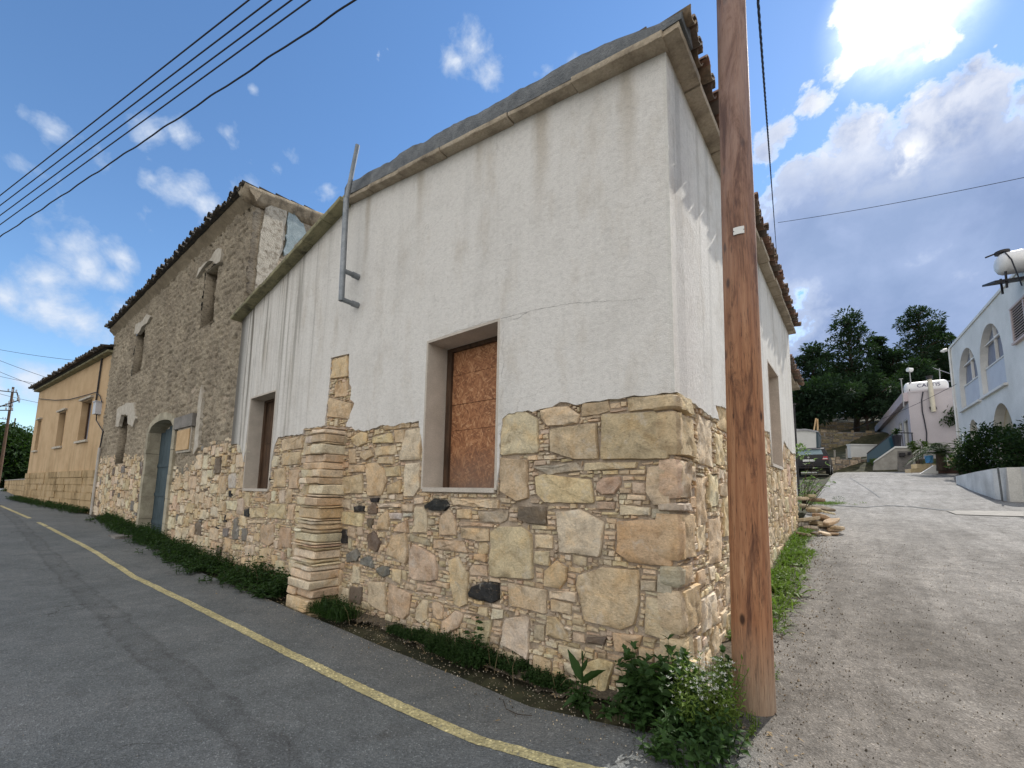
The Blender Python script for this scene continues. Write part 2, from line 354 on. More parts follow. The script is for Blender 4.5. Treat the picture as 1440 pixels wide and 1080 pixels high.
def roadsurface():
    m,nt,b=newmat('road_surface'); v=coord(nt)
    n1=noise_(nt,v,.7,8,.65,.5); n2=noise_(nt,v,4.5,7,.7); n3=noise_(nt,v,2.2,8,.7)
    vo=nd(nt,'ShaderNodeTexVoronoi'); vo.inputs['Scale'].default_value=105; L(nt,v,vo.inputs['Vector'])
    sp=nd(nt,'ShaderNodeSeparateColor'); L(nt,vo.outputs['Color'],sp.inputs[0])
    A=ramp(nt,n1,[(.3,(.115,.125,.128)),(.52,(.148,.158,.161)),(.72,(.185,.192,.193))]); A=seam(nt,v,A)
    B=ramp(nt,n1,[(.3,(.105,.095,.084)),(.5,(.155,.142,.128)),(.72,(.225,.210,.192))])
    s=nd(nt,'ShaderNodeSeparateXYZ'); L(nt,v,s.inputs[0])
    far=nd(nt,'ShaderNodeMapRange'); L(nt,s.outputs[1],far.inputs[0])
    for i,q in ((1,2),(2,12),(3,0),(4,1)): far.inputs[i].default_value=q
    B=mix(nt,far.outputs[0],B,ramp(nt,n1,[(.3,(.175,.170,.163)),(.6,(.245,.24,.233))]))
    e=math_(nt,'ADD',math_(nt,'ADD',s.outputs[0],math_(nt,'MULTIPLY',s.outputs[1],.30)),math_(nt,'MULTIPLY',math_(nt,'SUBTRACT',n3,.5),.9))
    k=ramp(nt,e,[(.28,0),(.62,1)]); c=mix(nt,k,A,B)
    trk=noise_(nt,coord(nt,(2.6,.35,1)),1.3,7,.65,.6); B=mix(nt,.6,B,ramp(nt,trk,[(.36,(.66,.64,.62)),(.5,(1,1,1)),(.66,(1.28,1.26,1.24))]),'MULTIPLY'); c=mix(nt,k,A,B)
    # soil washed out along the foot of the street wall
    dd=math_(nt,'ADD',s.outputs[1],math_(nt,'MULTIPLY',math_(nt,'SUBTRACT',n3,.5),.8)); inv=math_(nt,'SUBTRACT',1.0,k)
    rim=nd(nt,'ShaderNodeMapRange'); L(nt,dd,rim.inputs[0])
    for i,q in ((1,-.62),(2,-.22),(3,0),(4,.85)): rim.inputs[i].default_value=q
    c=mix(nt,math_(nt,'MULTIPLY',rim.outputs[0],inv),c,(.082,.068,.050))
    rim2=nd(nt,'ShaderNodeMapRange'); L(nt,s.outputs[1],rim2.inputs[0])
    for i,q in ((1,-1.15),(2,-.9),(3,0),(4,.4)): rim2.inputs[i].default_value=q
    c=mix(nt,math_(nt,'MULTIPLY',math_(nt,'MULTIPLY',rim2.outputs[0],inv),ramp(nt,n2,[(.35,.2),(.65,1)])),c,(.15,.145,.135))
    vc=nd(nt,'ShaderNodeTexVoronoi',feature='DISTANCE_TO_EDGE'); vc.inputs['Scale'].default_value=.42; wv=nd(nt,'ShaderNodeVectorMath',operation='MULTIPLY_ADD'); nq=nd(nt,'ShaderNodeTexNoise'); nq.inputs['Scale'].default_value=1.6; nq.inputs['Detail'].default_value=9; L(nt,v,nq.inputs['Vector']); L(nt,nq.outputs['Color'],wv.inputs[0]); wv.inputs[1].default_value=(1.4,1.4,0); L(nt,v,wv.inputs[2]); L(nt,wv.outputs[0],vc.inputs['Vector'])
    ck=math_(nt,'MULTIPLY',ramp(nt,vc.outputs['Distance'],[(0,.8),(.006,0)]),ramp(nt,noise_(nt,v,.5,3),[(.48,0),(.6,1)])); c=mix(nt,ck,c,(.035,.034,.032))
    bl_=noise_(nt,v,1.7,9,.75,.3); c=mix(nt,ramp(nt,bl_,[(.60,0),(.70,.5)]),c,(.07,.066,.06))
    c=mix(nt,.55,c,ramp(nt,n2,[(.3,.68),(.7,1.28)]),'MULTIPLY')
    pt=noise_(nt,v,9,6,.7,.8); c=mix(nt,math_(nt,'MULTIPLY',k,.55),c,ramp(nt,pt,[(.38,(.62,.6,.57)),(.52,(1,1,1)),(.7,(1.2,1.18,1.14))]),'MULTIPLY')
    c=mix(nt,.6,c,ramp(nt,sp.outputs[0],[(0,.45),(.6,1.0),(.93,1.25),(1,2.3)]),'MULTIPLY')
    L(nt,c,b.inputs['Base Color']); b.inputs['Roughness'].default_value=.9; b.inputs['Specular IOR Level'].default_value=.25
    p=bump(nt,b,n2,.4,.03); p=bump(nt,b,pt,.35,.02,p); bump(nt,b,vo.outputs['Distance'],.7,.006,p); return m
M['asphalt']=M['asphalt2']=roadsurface()
M['soil']=asphalt('verge_soil',(.055,.045,.032),(.10,.082,.06),(.15,.125,.095),60,None,1)
M['hill']=asphalt('hillside_soil',(.02,.025,.012),(.05,.048,.026),(.09,.08,.05),8,None,1)
M['linepaint']=asphalt('yellow_road_paint',(.40,.35,.18),(.50,.44,.24),(.57,.51,.29),60)
def leafm(name,c1,c2,tr=.35,rough=.55):
    m,nt,b=newmat(name); oi=nd(nt,'ShaderNodeAttribute',attribute_name='Col')
    c=mix(nt,noise_(nt,coord(nt),3.2,3),c1,c2); c=mix(nt,.8,c,oi.outputs['Color'],'MULTIPLY')
    L(nt,c,b.inputs['Base Color']); b.inputs['Roughness'].default_value=rough; b.inputs['Specular IOR Level'].default_value=.18
    t=nd(nt,'ShaderNodeBsdfTranslucent'); L(nt,mix(nt,.5,c,(.10,.22,.02)),t.inputs['Color'])
    x=nd(nt,'ShaderNodeMixShader'); x.inputs[0].default_value=tr
    L(nt,b.outputs[0],x.inputs[1]); L(nt,t.outputs[0],x.inputs[2]); L(nt,x.outputs[0],nt.nodes['Material Output'].inputs['Surface'])
    return m
M['leaf_dark']=leafm('dark_weed_leaf',(.018,.045,.014),(.045,.09,.025),.25)
M['leaf_green']=leafm('green_leaf',(.055,.12,.02),(.19,.25,.06),.4)
M['leaf_light']=leafm('pale_green_leaf',(.12,.20,.07),(.24,.32,.14),.4)
M['leaf_pine']=leafm('pine_needles',(.012,.030,.018),(.032,.062,.034),.12,.8)
M['leaf_bush']=leafm('bush_leaf',(.012,.030,.010),(.035,.065,.02),.2,.6)
M['straw']=noisy('dry_stalks',(.16,.11,.06),(.34,.26,.15),14,.9,.2,.003,60)
M['petal']=leafm('white_petal',(.6,.6,.55),(.75,.75,.7),.3)
M['bark']=noisy('bark',(.035,.025,.018),(.09,.065,.045),6,.95,.8,.03,20,stretch=(3,3,1))
M['rubble']=attrmat('rubble_stone')
M['carpaint']=glassm('dark_car_paint',(.006,.005,.009),.3); M['tyre']=noisy('tyre_rubber',(.015,.015,.015),(.03,.03,.03),10,.9,.2,.003)
M['chrome']=noisy('grey_trim',(.3,.3,.31),(.4,.4,.42),6,.4,0,metal=.6)
M['redlens']=glassm('tail_light_lens',(.35,.02,.03),.15); M['whitelens']=glassm('clear_lens',(.65,.6,.6),.2)
M['plate']=glassm('plate_white',(.7,.7,.68),.4)
M['tank']=noisy('white_tank_plastic',(.66,.66,.66),(.74,.74,.75),2,.45,.1,.003)
M['ink']=glassm('dark_blue_letters',(.02,.02,.08),.5)
M['blue_plastic']=glassm('blue_plastic',(.05,.22,.50),.35)
M['pot']=noisy('black_plastic_pot',(.014,.014,.02),(.03,.03,.04),4,.5,.1)
M['terra']=noisy('dark_brick_planter',(.10,.055,.045),(.17,.10,.08),5,.9,.4)
# ---------------------------------------------------------------- stone masonry generator
TAN=(.50,.405,.28);YEL=(.55,.465,.31);PALE=(.58,.52,.41);BRN=(.42,.33,.22);ORG=(.48,.36,.225);BLK=(.035,.038,.045)
DK2=(.17,.145,.13);BLU=(.20,.205,.215);PNK=(.50,.405,.32);WHT=(.62,.57,.49);GRY=(.33,.31,.27);BW=(.52,.52,.54);RED=(.38,.28,.22)
PAL=[TAN]*7+[YEL]*3+[PALE]*6+[BRN]*1+[PNK]*7+[WHT]*4+[(.44,.38,.31)]*2
def jcol(c,a=.10):
    if max(c)>.3: c=tuple(q*.74+p*.26*1.04 for q,p in zip(c,(.64,.585,.50)))
    k=1+rnd.uniform(-a,a); return tuple(min(.8,q*k*(1+rnd.uniform(-.04,.04))) for q in c)
def inpoly(U,Z,poly):
    r=np.zeros(U.shape,bool); n=len(poly)
    for i in range(n):
        x1,y1=poly[i]; x2,y2=poly[(i+1)%n]
        if y1==y2: continue
        c=((y1>Z)!=(y2>Z))&(U<(x2-x1)*(Z-y1)/(y2-y1)+x1); r^=c
    return r
def smooth_outline(poly,step,jit):
    P=[np.array(p,float) for p in poly]; out=[]
    n=len(P)
    for i in range(n):
        a,b=P[i],P[(i+1)%n]; k=max(2,int(np.linalg.norm(b-a)/step))
        for j in range(k):
            t=.03+.94*(j/(k-1)) if k>1 else .5
            q=a+(b-a)*t; out.append(q+np.array([rnd.uniform(-jit,jit),rnd.uniform(-jit,jit)]))
    return out
def add_stone(mb,pl,poly,h,col,step=.05,jit=.004,w0=0.0):
    o=smooth_outline(poly,step,jit); c=sum(o)/len(o); mb.col=col
    size=max(np.linalg.norm(p-c) for p in o)
    def ring(d,w,sc=None,nz=.0):
        r=[]
        for p in o:
            L_=np.linalg.norm(c-p); q=p+(c-p)*(min(.45,d/L_) if sc is None else sc)
            ww=w
            if nz: ww+=nz*mn.noise(Vector((q[0]*9,q[1]*9,col[0]*50)))+nz*.6*mn.noise(Vector((q[0]*25,q[1]*25,7)))
            r.append(mb.vert(pl(q[0],q[1],w0+ww)))
        return r
    nz=min(.022,size*.13)
    R_=[ring(0,-.03),ring(.001,h*.6),ring(min(.0075,size*.12),h,None,nz)]
    if size>.09: R_+= [ring(0,h*1.05,.33,nz),ring(0,h*1.08,.66,nz)]
    for A,B in zip(R_,R_[1:]):
        for k in range(len(o)): j=(k+1)%len(o); mb.face([A[k],A[j],B[j],B[k]])
    ci=mb.vert(pl(c[0],c[1],w0+h*1.08)); A=R_[-1]
    for k in range(len(o)): mb.face([A[k],A[(k+1)%len(o)],ci])
def masonry(mb,pl,u0,u1,z0,z1,region,traced=(),pal=PAL,cell=.0125,classes=((.42,.34,26),(.30,.24,40),(.22,.16,70),(.16,.10,120)),sliver=(2,4),hs=(.006,.028),seed=1,w0=0,dens=1.0):
    global rnd
    rnd=random.Random(seed)
    nu=int((u1-u0)/cell); nz=int((z1-z0)/cell)
    U,Z=np.meshgrid(u0+(np.arange(nu)+.5)*cell,z0+(np.arange(nz)+.5)*cell)
    free=region(U,Z)
    for poly,h,col in traced:
        cx=sum(p[0] for p in poly)/len(poly); cz=sum(p[1] for p in poly)/len(poly)
        dil=[(p[0]+(p[0]-cx)*.03+math.copysign(.006,p[0]-cx),p[1]+(p[1]-cz)*.03+math.copysign(.006,p[1]-cz)) for p in poly]
        free&=~inpoly(U,Z,dil)
        add_stone(mb,pl,poly,h,jcol(col,.05),.06,.004,w0)
    def rectpoly(a,b,c,d,j):
        q=[(a,c),(b,c),(b,d),(a,d)]
        if (b-a)>.12 and rnd.random()<.6:
            k=rnd.uniform(.25,.75); q=[(a,c),(a+(b-a)*k,c+rnd.uniform(-.4,.2)*j),(b,c),(b,d),(a+(b-a)*(1-k),d+rnd.uniform(-.2,.4)*j),(a,d)]
        return [(x+rnd.uniform(-j,j),y+rnd.uniform(-j,j)) for x,y in q]
    for cw,ch,n in classes:
        for _ in range(int(n*(u1-u0)*(z1-z0)/10*dens*6)):
            w=int(cw*rnd.uniform(.65,1.3)/cell); h=int(ch*rnd.uniform(.7,1.3)/cell)
            i=rnd.randrange(0,max(1,nz-h)); j=rnd.randrange(0,max(1,nu-w))
            if free[i:i+h,j:j+w].all():
                free[max(0,i-1):i+h+1,max(0,j-1):j+w+1]=False
                a,b=u0+j*cell,u0+(j+w)*cell; c,d=z0+i*cell,z0+(i+h)*cell
                add_stone(mb,pl,rectpoly(a,b,c,d,min(.02,min(w,h)*cell*.13)),rnd.uniform(.014,.032),jcol(rnd.choice(pal)),.05,.004,w0)
    i=0
    while i<nz-1:
        b=rnd.randint(*sliver)
        for bb in (b,2):
            rows=free[i:i+bb]
            if rows.shape[0]<2: break
            ok=rows.all(axis=0); j=0
            while j<nu:
                if ok[j]:
                    k=j
                    mx=rnd.randint(4,13)
                    while k<nu and ok[k] and k-j<mx: k+=1
                    if k<nu and ok[k] and (k+2>=nu or not ok[k+2]): k+=1
                    if k-j>=2:
                        free[i:i+bb,j:k]=False
                        g_=cell*.35
                        if rnd.random()<.93:
                            add_stone(mb,pl,rectpoly(u0+j*cell+g_,u0+k*cell-g_,z0+i*cell+g_*.7,z0+(i+bb)*cell-g_*.7,.0075),rnd.uniform(*hs),jcol(rnd.choice(pal),.16),.06,.003,w0)
                    j=k
                else: j+=1
        i+=1 if rnd.random()<.5 else 2
def wavy_sheet(mb,pl,u0,u1,z0,z1,step,amp,region=None,w=0.0,freq=3,fn=None):
    nu=int((u1-u0)/step)+1; nz=int((z1-z0)/step)+1; ids={}
    def vid(i,j):
        if (i,j) not in ids:
            u=u0+(u1-u0)*j/nu; z=z0+(z1-z0)*i/nz
            d=amp*(mn.noise(Vector((u*freq,z*freq,3)))+.5*mn.noise(Vector((u*freq*3,z*freq*3,9))))
            if fn: d+=fn(u,z)
            ids[(i,j)]=mb.vert(pl(u,z,w+d))
        return ids[(i,j)]
    for i in range(nz):
        for j in range(nu):
            uc=u0+(u1-u0)*(j+.5)/nu; zc=z0+(z1-z0)*(i+.5)/nz
            if region is None or region(uc,zc): mb.face([vid(i,j),vid(i,j+1),vid(i+1,j+1),vid(i+1,j)])
def wall_holes(mb,pl,u0,u1,z0,z1,holes,w=0.0,depth=.4):
    us=sorted({u0,u1,*[h[0] for h in holes],*[h[1] for h in holes]}); zs=sorted({z0,z1,*[h[2] for h in holes],*[h[3] for h in holes]})
    for a,b in zip(us,us[1:]):
        for c,d in zip(zs,zs[1:]):
            m,k=(a+b)/2,(c+d)/2
            if any(h[0]<m<h[1] and h[2]<k<h[3] for h in holes): continue
            mb.poly([pl(a,c,w),pl(b,c,w),pl(b,d,w),pl(a,d,w)])
# ---------------------------------------------------------------- tile roof
TC=[(.26,.15,.11),(.33,.19,.14),(.22,.15,.12),(.30,.22,.15),(.17,.14,.12)]
DC=[(.05,.05,.055),(.07,.068,.065),(.04,.042,.048),(.09,.08,.07)]
def tile_roof(mb,O,E,Sl,length,run,cols,pitch=.21,r=.085,tl=.42,seed=2,jit=.02):
    """O eave corner, E unit vector along eave, Sl unit vector upslope"""
    q=random.Random(seed); O=np.array(O,float);E=np.array(E,float);E/=np.linalg.norm(E);Sl=np.array(Sl,float);Sl/=np.linalg.norm(Sl)
    N=np.cross(E,Sl); N=N if N[2]>0 else -N
    n=int(length/pitch); m=int(run/ (tl*.85))+1
    for i in range(n+1):
        for kind in (0,1):
            for j in range(m):
                dx=q.uniform(-jit,jit)*.5; dy=q.uniform(-jit,jit)*(1.8 if j==0 else .5); ss=j*tl*.85+dy
                if ss>run: continue
                b=O+E*(i*pitch+dx+(pitch/2 if kind else 0))+Sl*ss+N*(.055+.02*(ss/run>2) if kind else .0)
                mb.col=q.choice(cols); rr=r*q.uniform(.92,1.05)
                rings=[]
                for s_,rad,up in ((0,rr,.03 if kind else .02),(tl,rr*.84,0)):
                    for off in (0,-.014):
                        ring=[]
                        for k in range(7):
                            a=math.pi*k/6; y=math.sin(a)*(rad+off)*.8; x=-math.cos(a)*(rad+off)
                            if not kind: y=-y+rad*.8
                            ring.append(mb.vert(b+E*x+Sl*s_+N*(y+up)))
                        rings.append(ring)
                o0,i0,o1,i1=rings
                for k in range(6):
                    mb.face([o0[k],o0[k+1],o1[k+1],o1[k]]); mb.face([i0[k+1],i0[k],i1[k],i1[k+1]])
                    mb.face([o0[k],i0[k],i0[k+1],o0[k+1]])
# ================================================================= GROUND
def sheet(name,xs,ys,mat,off,fn=g,kind='structure',clip=None):
    mb=MB(); ids={}
    for i in range(len(xs)-1):
        for j in range(len(ys)-1):
            if clip and not clip((xs[i]+xs[i+1])/2,(ys[j]+ys[j+1])/2): continue
            q=[]
            for a,b in ((i,j),(i+1,j),(i+1,j+1),(i,j+1)):
                if (a,b) not in ids: ids[(a,b)]=mb.vert((xs[a],ys[b],fn(xs[a],ys[b])+off))
                q.append(ids[(a,b)])
            mb.face(q)
    o=mb.build(name,mat,smooth=True); tag(o,kind=kind); return o
def rng(a,b,s):
    n=max(1,int(round((b-a)/s))); return [a+(b-a)*i/n for i in range(n+1)]
def graded(lo,hi,fine_lo,fine_hi,s):
    out=rng(fine_lo,fine_hi,s); x=fine_hi; k=s
    while x<hi: k*=1.5; x+=k; out.append(min(x,hi))
    x=fine_lo;k=s
    while x>lo: k*=1.5; x-=k; out.insert(0,max(x,lo))
    return out
def bumpy(x,y): return g(x,y)+.012*mn.noise(Vector((x*.9,y*.9,0)))+.006*mn.noise(Vector((x*3,y*3,5)))
def hillf(x,y):
    z=g(x,y)
    if y>54: z+=1.0*mn.noise(Vector((x*.07,y*.07,2)))*min(1,max(0,(y-54)/10))
    return z
sheet('ground',graded(-900,900,-60,60,1.5),graded(-500,1500,-20,90,1.0),M['hill'],-.09,hillf)
# the side road (gravelly, worn) and the street (darker asphalt)
sheet('side_road',rng(-2.6,6.2,.2),rng(-1.0,31.6,.2),M['asphalt2'],-.006,bumpy,clip=lambda x,y: x>-.05 if y>-.3 else x>.25-(-.3-y)*.35)
sheet('street',graded(-140,40,-16,8,.3),rng(-11,-.72,.3)+[-.5],M['asphalt'],-.012,bumpy,clip=lambda x,y: True)
def verge_shape(x,y): return (x<0.05 and x>-60 and y<.1 and y>-.20-.10*mn.noise(Vector((x*1.3,0,0)))-.06*mn.noise(Vector((x*6,0,3)))-(.25 if x<-14 else 0)-max(0,-25-x)*.09)
sheet('verge',graded(-60,.1,-12,.1,.06),rng(-3.2,-.7,.12)+rng(-.66,.1,.05),M['soil'],-.020,lambda x,y: bumpy(x,y)+.022*mn.noise(Vector((x*5,y*5,1)))+.03*max(0,1+y/.35),clip=verge_shape)
sheet('gravel_shoulder',rng(-.04,.75,.06),rng(-.3,9.0,.06),M['soil'],.004,lambda x,y: bumpy(x,y)+.012*mn.noise(Vector((x*6,y*6,1))),clip=lambda x,y: x<.28+.16*mn.noise(Vector((y*1.4,2,0)))+.06*mn.noise(Vector((y*7,2,0))))
# yellow edge line: strip over street
LP=[(0,711),(42,728.5),None,(54,735),(134,775.6),(211,821),(274,851),(352,890),(400,914.6),(480,953),(560,991),(619,1016),(702,1046),(796,1074),(860,1089),(1000,1118)]
def lpt(p): 
    P=onZ(p[0],p[1],-.1)
    for _ in range(4): P=onZ(p[0],p[1],bumpy(P[0],P[1]))
    return P[:2]
mb=MB(); seg=[]
def strip(pts,w):
    dense=[]
    for a,b in zip(pts,pts[1:]):
        k=max(2,int(np.linalg.norm(b-a)/.035)); dense+=[a+(b-a)*i/k for i in range(k)]
    dense.append(pts[-1]); 
    for _ in range(40):
        dense=[dense[0]]+[(dense[i-1]+2*dense[i]+dense[i+1])/4 for i in range(1,len(dense)-1)]+[dense[-1]]
    prev=None
    for i,p in enumerate(dense):
        t=dense[min(i+1,len(dense)-1)]-dense[max(0,i-1)]; t/=np.linalg.norm(t); n=np.array([-t[1],t[0]])
        row=[]
        for k in (-1,-.33,.33,1):
            q=p+n*w/2*k*(1+(.10*mn.noise(Vector((p[0]*28,p[1]*28,k)))+.06*rnd.uniform(-1,1) if abs(k)==1 else 0)); row.append(mb.vert((q[0],q[1],bumpy(q[0],q[1])-.012+.005)))
        if prev:
            for k in range(3): mb.face([prev[k],row[k],row[k+1],prev[k+1]])
        prev=row
cur=[]
for p in LP:
    if p is None: strip(cur,.115); cur=[]
    else: cur.append(np.array(lpt(p)))
strip(cur,.105)
tag(mb.build('yellow_line',M['linepaint']),kind='structure')
# pale concrete slab and dark shadowed trench cover by the white wall
def patch(name,px,mat,off=.012):
    P=[onG(x,y) for x,y in px]; c=sum(P)/len(P); mb=MB(); ci=mb.vert((c[0],c[1],g(c[0],c[1])+off)); r=[mb.vert((p[0],p[1],g(p[0],p[1])+off)) for p in P]
    for i in range(len(r)): mb.face([r[i],r[(i+1)%len(r)],ci])
    return tag(mb.build(name,mat),kind='structure')
patch('concrete_apron',[(1330,718.5),(1380,719),(1440,720),(1440,727),(1345,724)],noisy('worn_apron',(.20,.19,.175),(.32,.305,.28),3,.9,.5,.01,50))
# tarred cracks across the side road
for k,px in enumerate(([(1158,708),(1180,711),(1215,713),(1245,711),(1275,712)],[(1195,672),(1222,689),(1240,702)],[(1275,712),(1320,717),(1345,717)])):
    mb=MB(); P=[]
    for a,b in zip(px,px[1:]):
        A,B=onG(*a),onG(*b); P+=[A+(B-A)*i/8 for i in range(8)]
    prev=None
    for p in P:
        w=.045+.04*abs(mn.noise(Vector((p[0]*4,p[1]*4,k)))); z=bumpy(p[0],p[1])+.004
        row=[mb.vert((p[0],p[1]-w,bumpy(p[0],p[1]-w)+.004)),mb.vert((p[0]+.02,p[1]+w,bumpy(p[0],p[1]+w)+.004))]
        if prev: mb.face([prev[0],row[0],row[1],prev[1]])
        prev=row
    tag(mb.build('tar_seam',M['cement']),kind='structure')
# ================================================================= CORNER HOUSE
EH=5.42; RU=5.12; RZ=6.25; LU=9.62
def roofz(u): return EH+(RZ-EH)*(u/RU if u<RU else max(0,(LU-u)/(LU-RU)))
house=thing('corner_house','white rendered stone house on the street corner with boarded windows and bare rubble base','house',(-4.8,4,0))
W1=(1.812,3.031,1.524,3.385); W2=(7.459,8.72,1.47,3.385)
b3,b4=4.723,5.987; WB=(b3,b4,2.036,3.816)
def pxA(l,pl=PA,w=0): return [pl.uv(x,y,w) for x,y in l]
plA=pxA([(945,553.5),(925,556),(903,558),(882,559.5),(872,562),(858,562),(846,565),(828,566),(812,570.5),(800,566.5),(790,566),(779,573),(762,576),(752,580),(745,577.5),(730,579.5),(718,582),(709,590),(706,612)])
plA=[(0,plA[0][1])]+plA[1:]+[(W1[0]-.02,1.70),(W1[0],1.56),(W1[0],W1[3]),(W1[1],W1[3]),(W1[1],2.0)]
plA+=pxA([(592,592),(580,594),(569,595),(556,600),(548,598),(538,598.6),(524,604),(515,607),(507,604),(503,606),(497,600),(489,600),(501,567.5),(495,562),(497,545),(494,540),(493,520),(494,498),(480,501),(468,504),(467,530),(464,558),(461,585),(459,599),(430,603),(428,611),(410,613),(394,614.5),(388,630),(384,650),(379,684)])
plA[-1]=(W2[0],1.56)
plA+=[(W2[0],W2[3]),(W2[1],W2[3])]+pxA([(345,650),(341,628),(336,624),(328,625)])
plA[-1]=(LU,plA[-1][1]); 
zr=[(LU,roofz(LU)),(RU,RZ),(0,EH)]
def roughen(poly,lo,hi,step=.05,j=.012):
    out=[]
    for i in range(len(poly)):
        a,b=np.array(poly[i]),np.array(poly[(i+1)%len(poly)]); out.append(tuple(a))
        if lo<=i<hi:
            n=int(np.linalg.norm(b-a)/step)
            for k in range(1,n): out.append(tuple(a+(b-a)*k/n+np.array([rnd.uniform(-j,j),rnd.uniform(-j,j)])))
    return out
plfull=plA+zr
# keep window edges straight
plR=[]
for i,p in enumerate(plfull):
    q=plfull[(i+1)%len(plfull)]; plR.append(p)
    straight=(abs(p[0]-q[0])<1e-6 and (p[0] in (W1[0],W1[1],W2[0],W2[1],LU,0))) or p[1]>3.3
    if not straight:
        n=int(math.dist(p,q)/.05)
        for k in range(1,n): plR.append((p[0]+(q[0]-p[0])*k/n+rnd.uniform(-.012,.012),p[1]+(q[1]-p[1])*k/n+rnd.uniform(-.012,.012)))
mb=MB(); mb.prism(PA,plR,-.02,.034)
# side wall render
SB=pxA([(945,553.5),(960,560),(975,571),(990,583),(1000,588),(1007,592)],PB)
bl=[(-.033,SB[0][1])]+SB[1:]+[(1.2,2.42),(2.0,2.5),(2.9,2.42),(3.6,2.5),(b3-.1,2.55),(b3,2.2),(b3,WB[3]),(b4,WB[3]),(b4,2.3),(6.3,2.6),(6.9,2.5),(7.6,2.45),(8.2,2.5)]
bl2=[]
for i,p in enumerate(bl):
    bl2.append(p)
    if i+1<len(bl):
        q=bl[i+1]
        if not (p[0]==q[0] or (p[1]>3.3)):
            n=int(math.dist(p,q)/.05)
            for k in range(1,n): bl2.append((p[0]+(q[0]-p[0])*k/n+rnd.uniform(-.012,.012),p[1]+(q[1]-p[1])*k/n+rnd.uniform(-.012,.012)))
mb.m=1
mb.prism(PB,bl2+[(8.2,EH),(-.033,EH)],-.019,.033)
# rest of the body: back, far gable, mortar core
mb.m=2
wall_holes(mb,PA,-.002,LU,-.6,EH,[W1,W2],-.004); wall_holes(mb,PB,-.002,8.18,-.6,EH,[WB],-.004)
mb.m=1
mb.poly([(0,8.2,-.5),(-LU,8.2,-.5),(-LU,8.2,EH),(-RU,8.2,RZ),(0,8.2,EH)]); mb.poly([(-LU,0.03,-.5),(-LU,8.2,-.5),(-LU,8.2,EH),(-LU,.03,EH)])
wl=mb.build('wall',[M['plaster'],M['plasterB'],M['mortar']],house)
for pxs in (((709,449),(722,446),(745,440),(775,434),(810,428),(850,426),(890,424),(915,421)),((709,452),(711,470),(709,490),(712,510),(708,530),(710,552),(705,572)),((704,450),(685,454),(660,463),(640,468),(622,476)),((745,440),(730,450),(716,452))):
    mb=MB(); P=[]
    for (x0,y0),(x1,y1) in zip(pxs,pxs[1:]):
        for k in range(6): P.append(PA.uv(x0+(x1-x0)*k/6+rnd.uniform(-.8,.8),y0+(y1-y0)*k/6+rnd.uniform(-.8,.8)))
    prev=None
    for i,p in enumerate(P):
        w_=rnd.uniform(.0006,.0019)*(1-.6*i/len(P)); row=[mb.vert(PA(p[0]-w_*.6,p[1]-w_,.0362)),mb.vert(PA(p[0]+w_*.6,p[1]+w_,.0362))]
        if prev: mb.face([prev[0],row[0],row[1],prev[1]])
        prev=row
    mb.build('render_crack',M['iron'],house)
# window openings
def opening(pl,h,name,board,depth=.38,frame=True,parent=house,rev=M['reveal'],fd=.36,inner=None):
    u0,u1,z0,z1=h; mb=MB(); t=.03
    mb.pbox(pl,u0,u0+t,z0,z1,-depth-.1,.036); mb.pbox(pl,u1-t,u1,z0,z1,-depth-.1,.036)
    mb.pbox(pl,u0+t,u1-t,z1-t,z1,-depth-.1,.036); mb.pbox(pl,u0+t,u1-t,z0-.03,z0+.02,-depth-.1,.04)
    w=mb.build('window',rev,parent); u0+=t;u1-=t;z1-=t;z0+=.02
    if frame:
        mb=MB(); f=.085
        for a,b in ((u0,u0+f),(u1-f,u1)): mb.pbox(pl,a,b,z0,z1,-fd-.06,-fd+.03)
        mb.pbox(pl,u0+f,u1-f,z1-f*.6,z1,-fd-.06,-fd+.03); mb.build('window_frame',M['wood_dark'],w)
    if board is not None:
        mb=MB(); n=board[1]; zz=[z0+(z1-z0)*k for k in n]
        for i,(a,b) in enumerate(zip(zz,zz[1:])): mb.pbox(pl,u0+.0,u1-.0,a+.003,b-.003,-fd-.05,-fd-.006-.004*(i%2))
        mb.build('board',board[0],w)
    else:
        mb=MB(); mb.pbox(pl,u0,u1,z0,z1,-depth-.1,-depth-.05); mb.build('pane',M['dark'],w)
    return w
opening(PA,W1,'w1',(M['osb'],[0,.40,.585,.8,1.0]),fd=.32)
opening(PA,W2,'w2',(M['wood_dark'],[0,.5,1]),fd=.26)
opening(PB,WB,'wb',(M['osb'],[0,.5,1]),fd=.3)
# ---- traced stones of the street facade
def T(ox,oy,s): return lambda *p: [PA.uv(ox+x/s,oy+y/s) for x,y in p]
z7=T(690,540,4.907); z8=T(690,740,4.5); z5=T(470,560,4.908); z6=T(470,740,4.908); z9=T(230,600,4.91); px=T(0,0,1)
ST=[]
def s_(poly,col,h=.035): ST.append((poly,h*.72+rnd.uniform(-.006,.008),col))
s_(z7((80,200),(250,188),(328,240),(335,478),(75,492)),PALE,.03);s_(z7((66,508),(258,525),(265,790),(190,812),(75,740)),TAN,.03)
s_(z7((350,190),(430,158),(530,155),(620,215),(600,272),(500,288),(400,290),(355,240)),PALE);s_(z7((638,135),(818,118),(822,188),(750,212),(632,228)),BRN)
s_(z7((948,98),(1225,72),(1240,175),(955,190)),TAN,.04);s_(z7((412,312),(738,270),(748,518),(600,525),(480,488),(422,468)),TAN)
s_(z7((778,212),(1140,190),(1225,260),(1235,520),(768,525)),BRN,.045);s_(z7((300,572),(600,542),(636,598),(400,625),(330,590)),GRY)
s_(z7((655,545),(1020,537),(1008,580),(652,600)),TAN);s_(z7((312,642),(380,622),(698,660),(718,820),(380,820),(322,760)),YEL,.04)
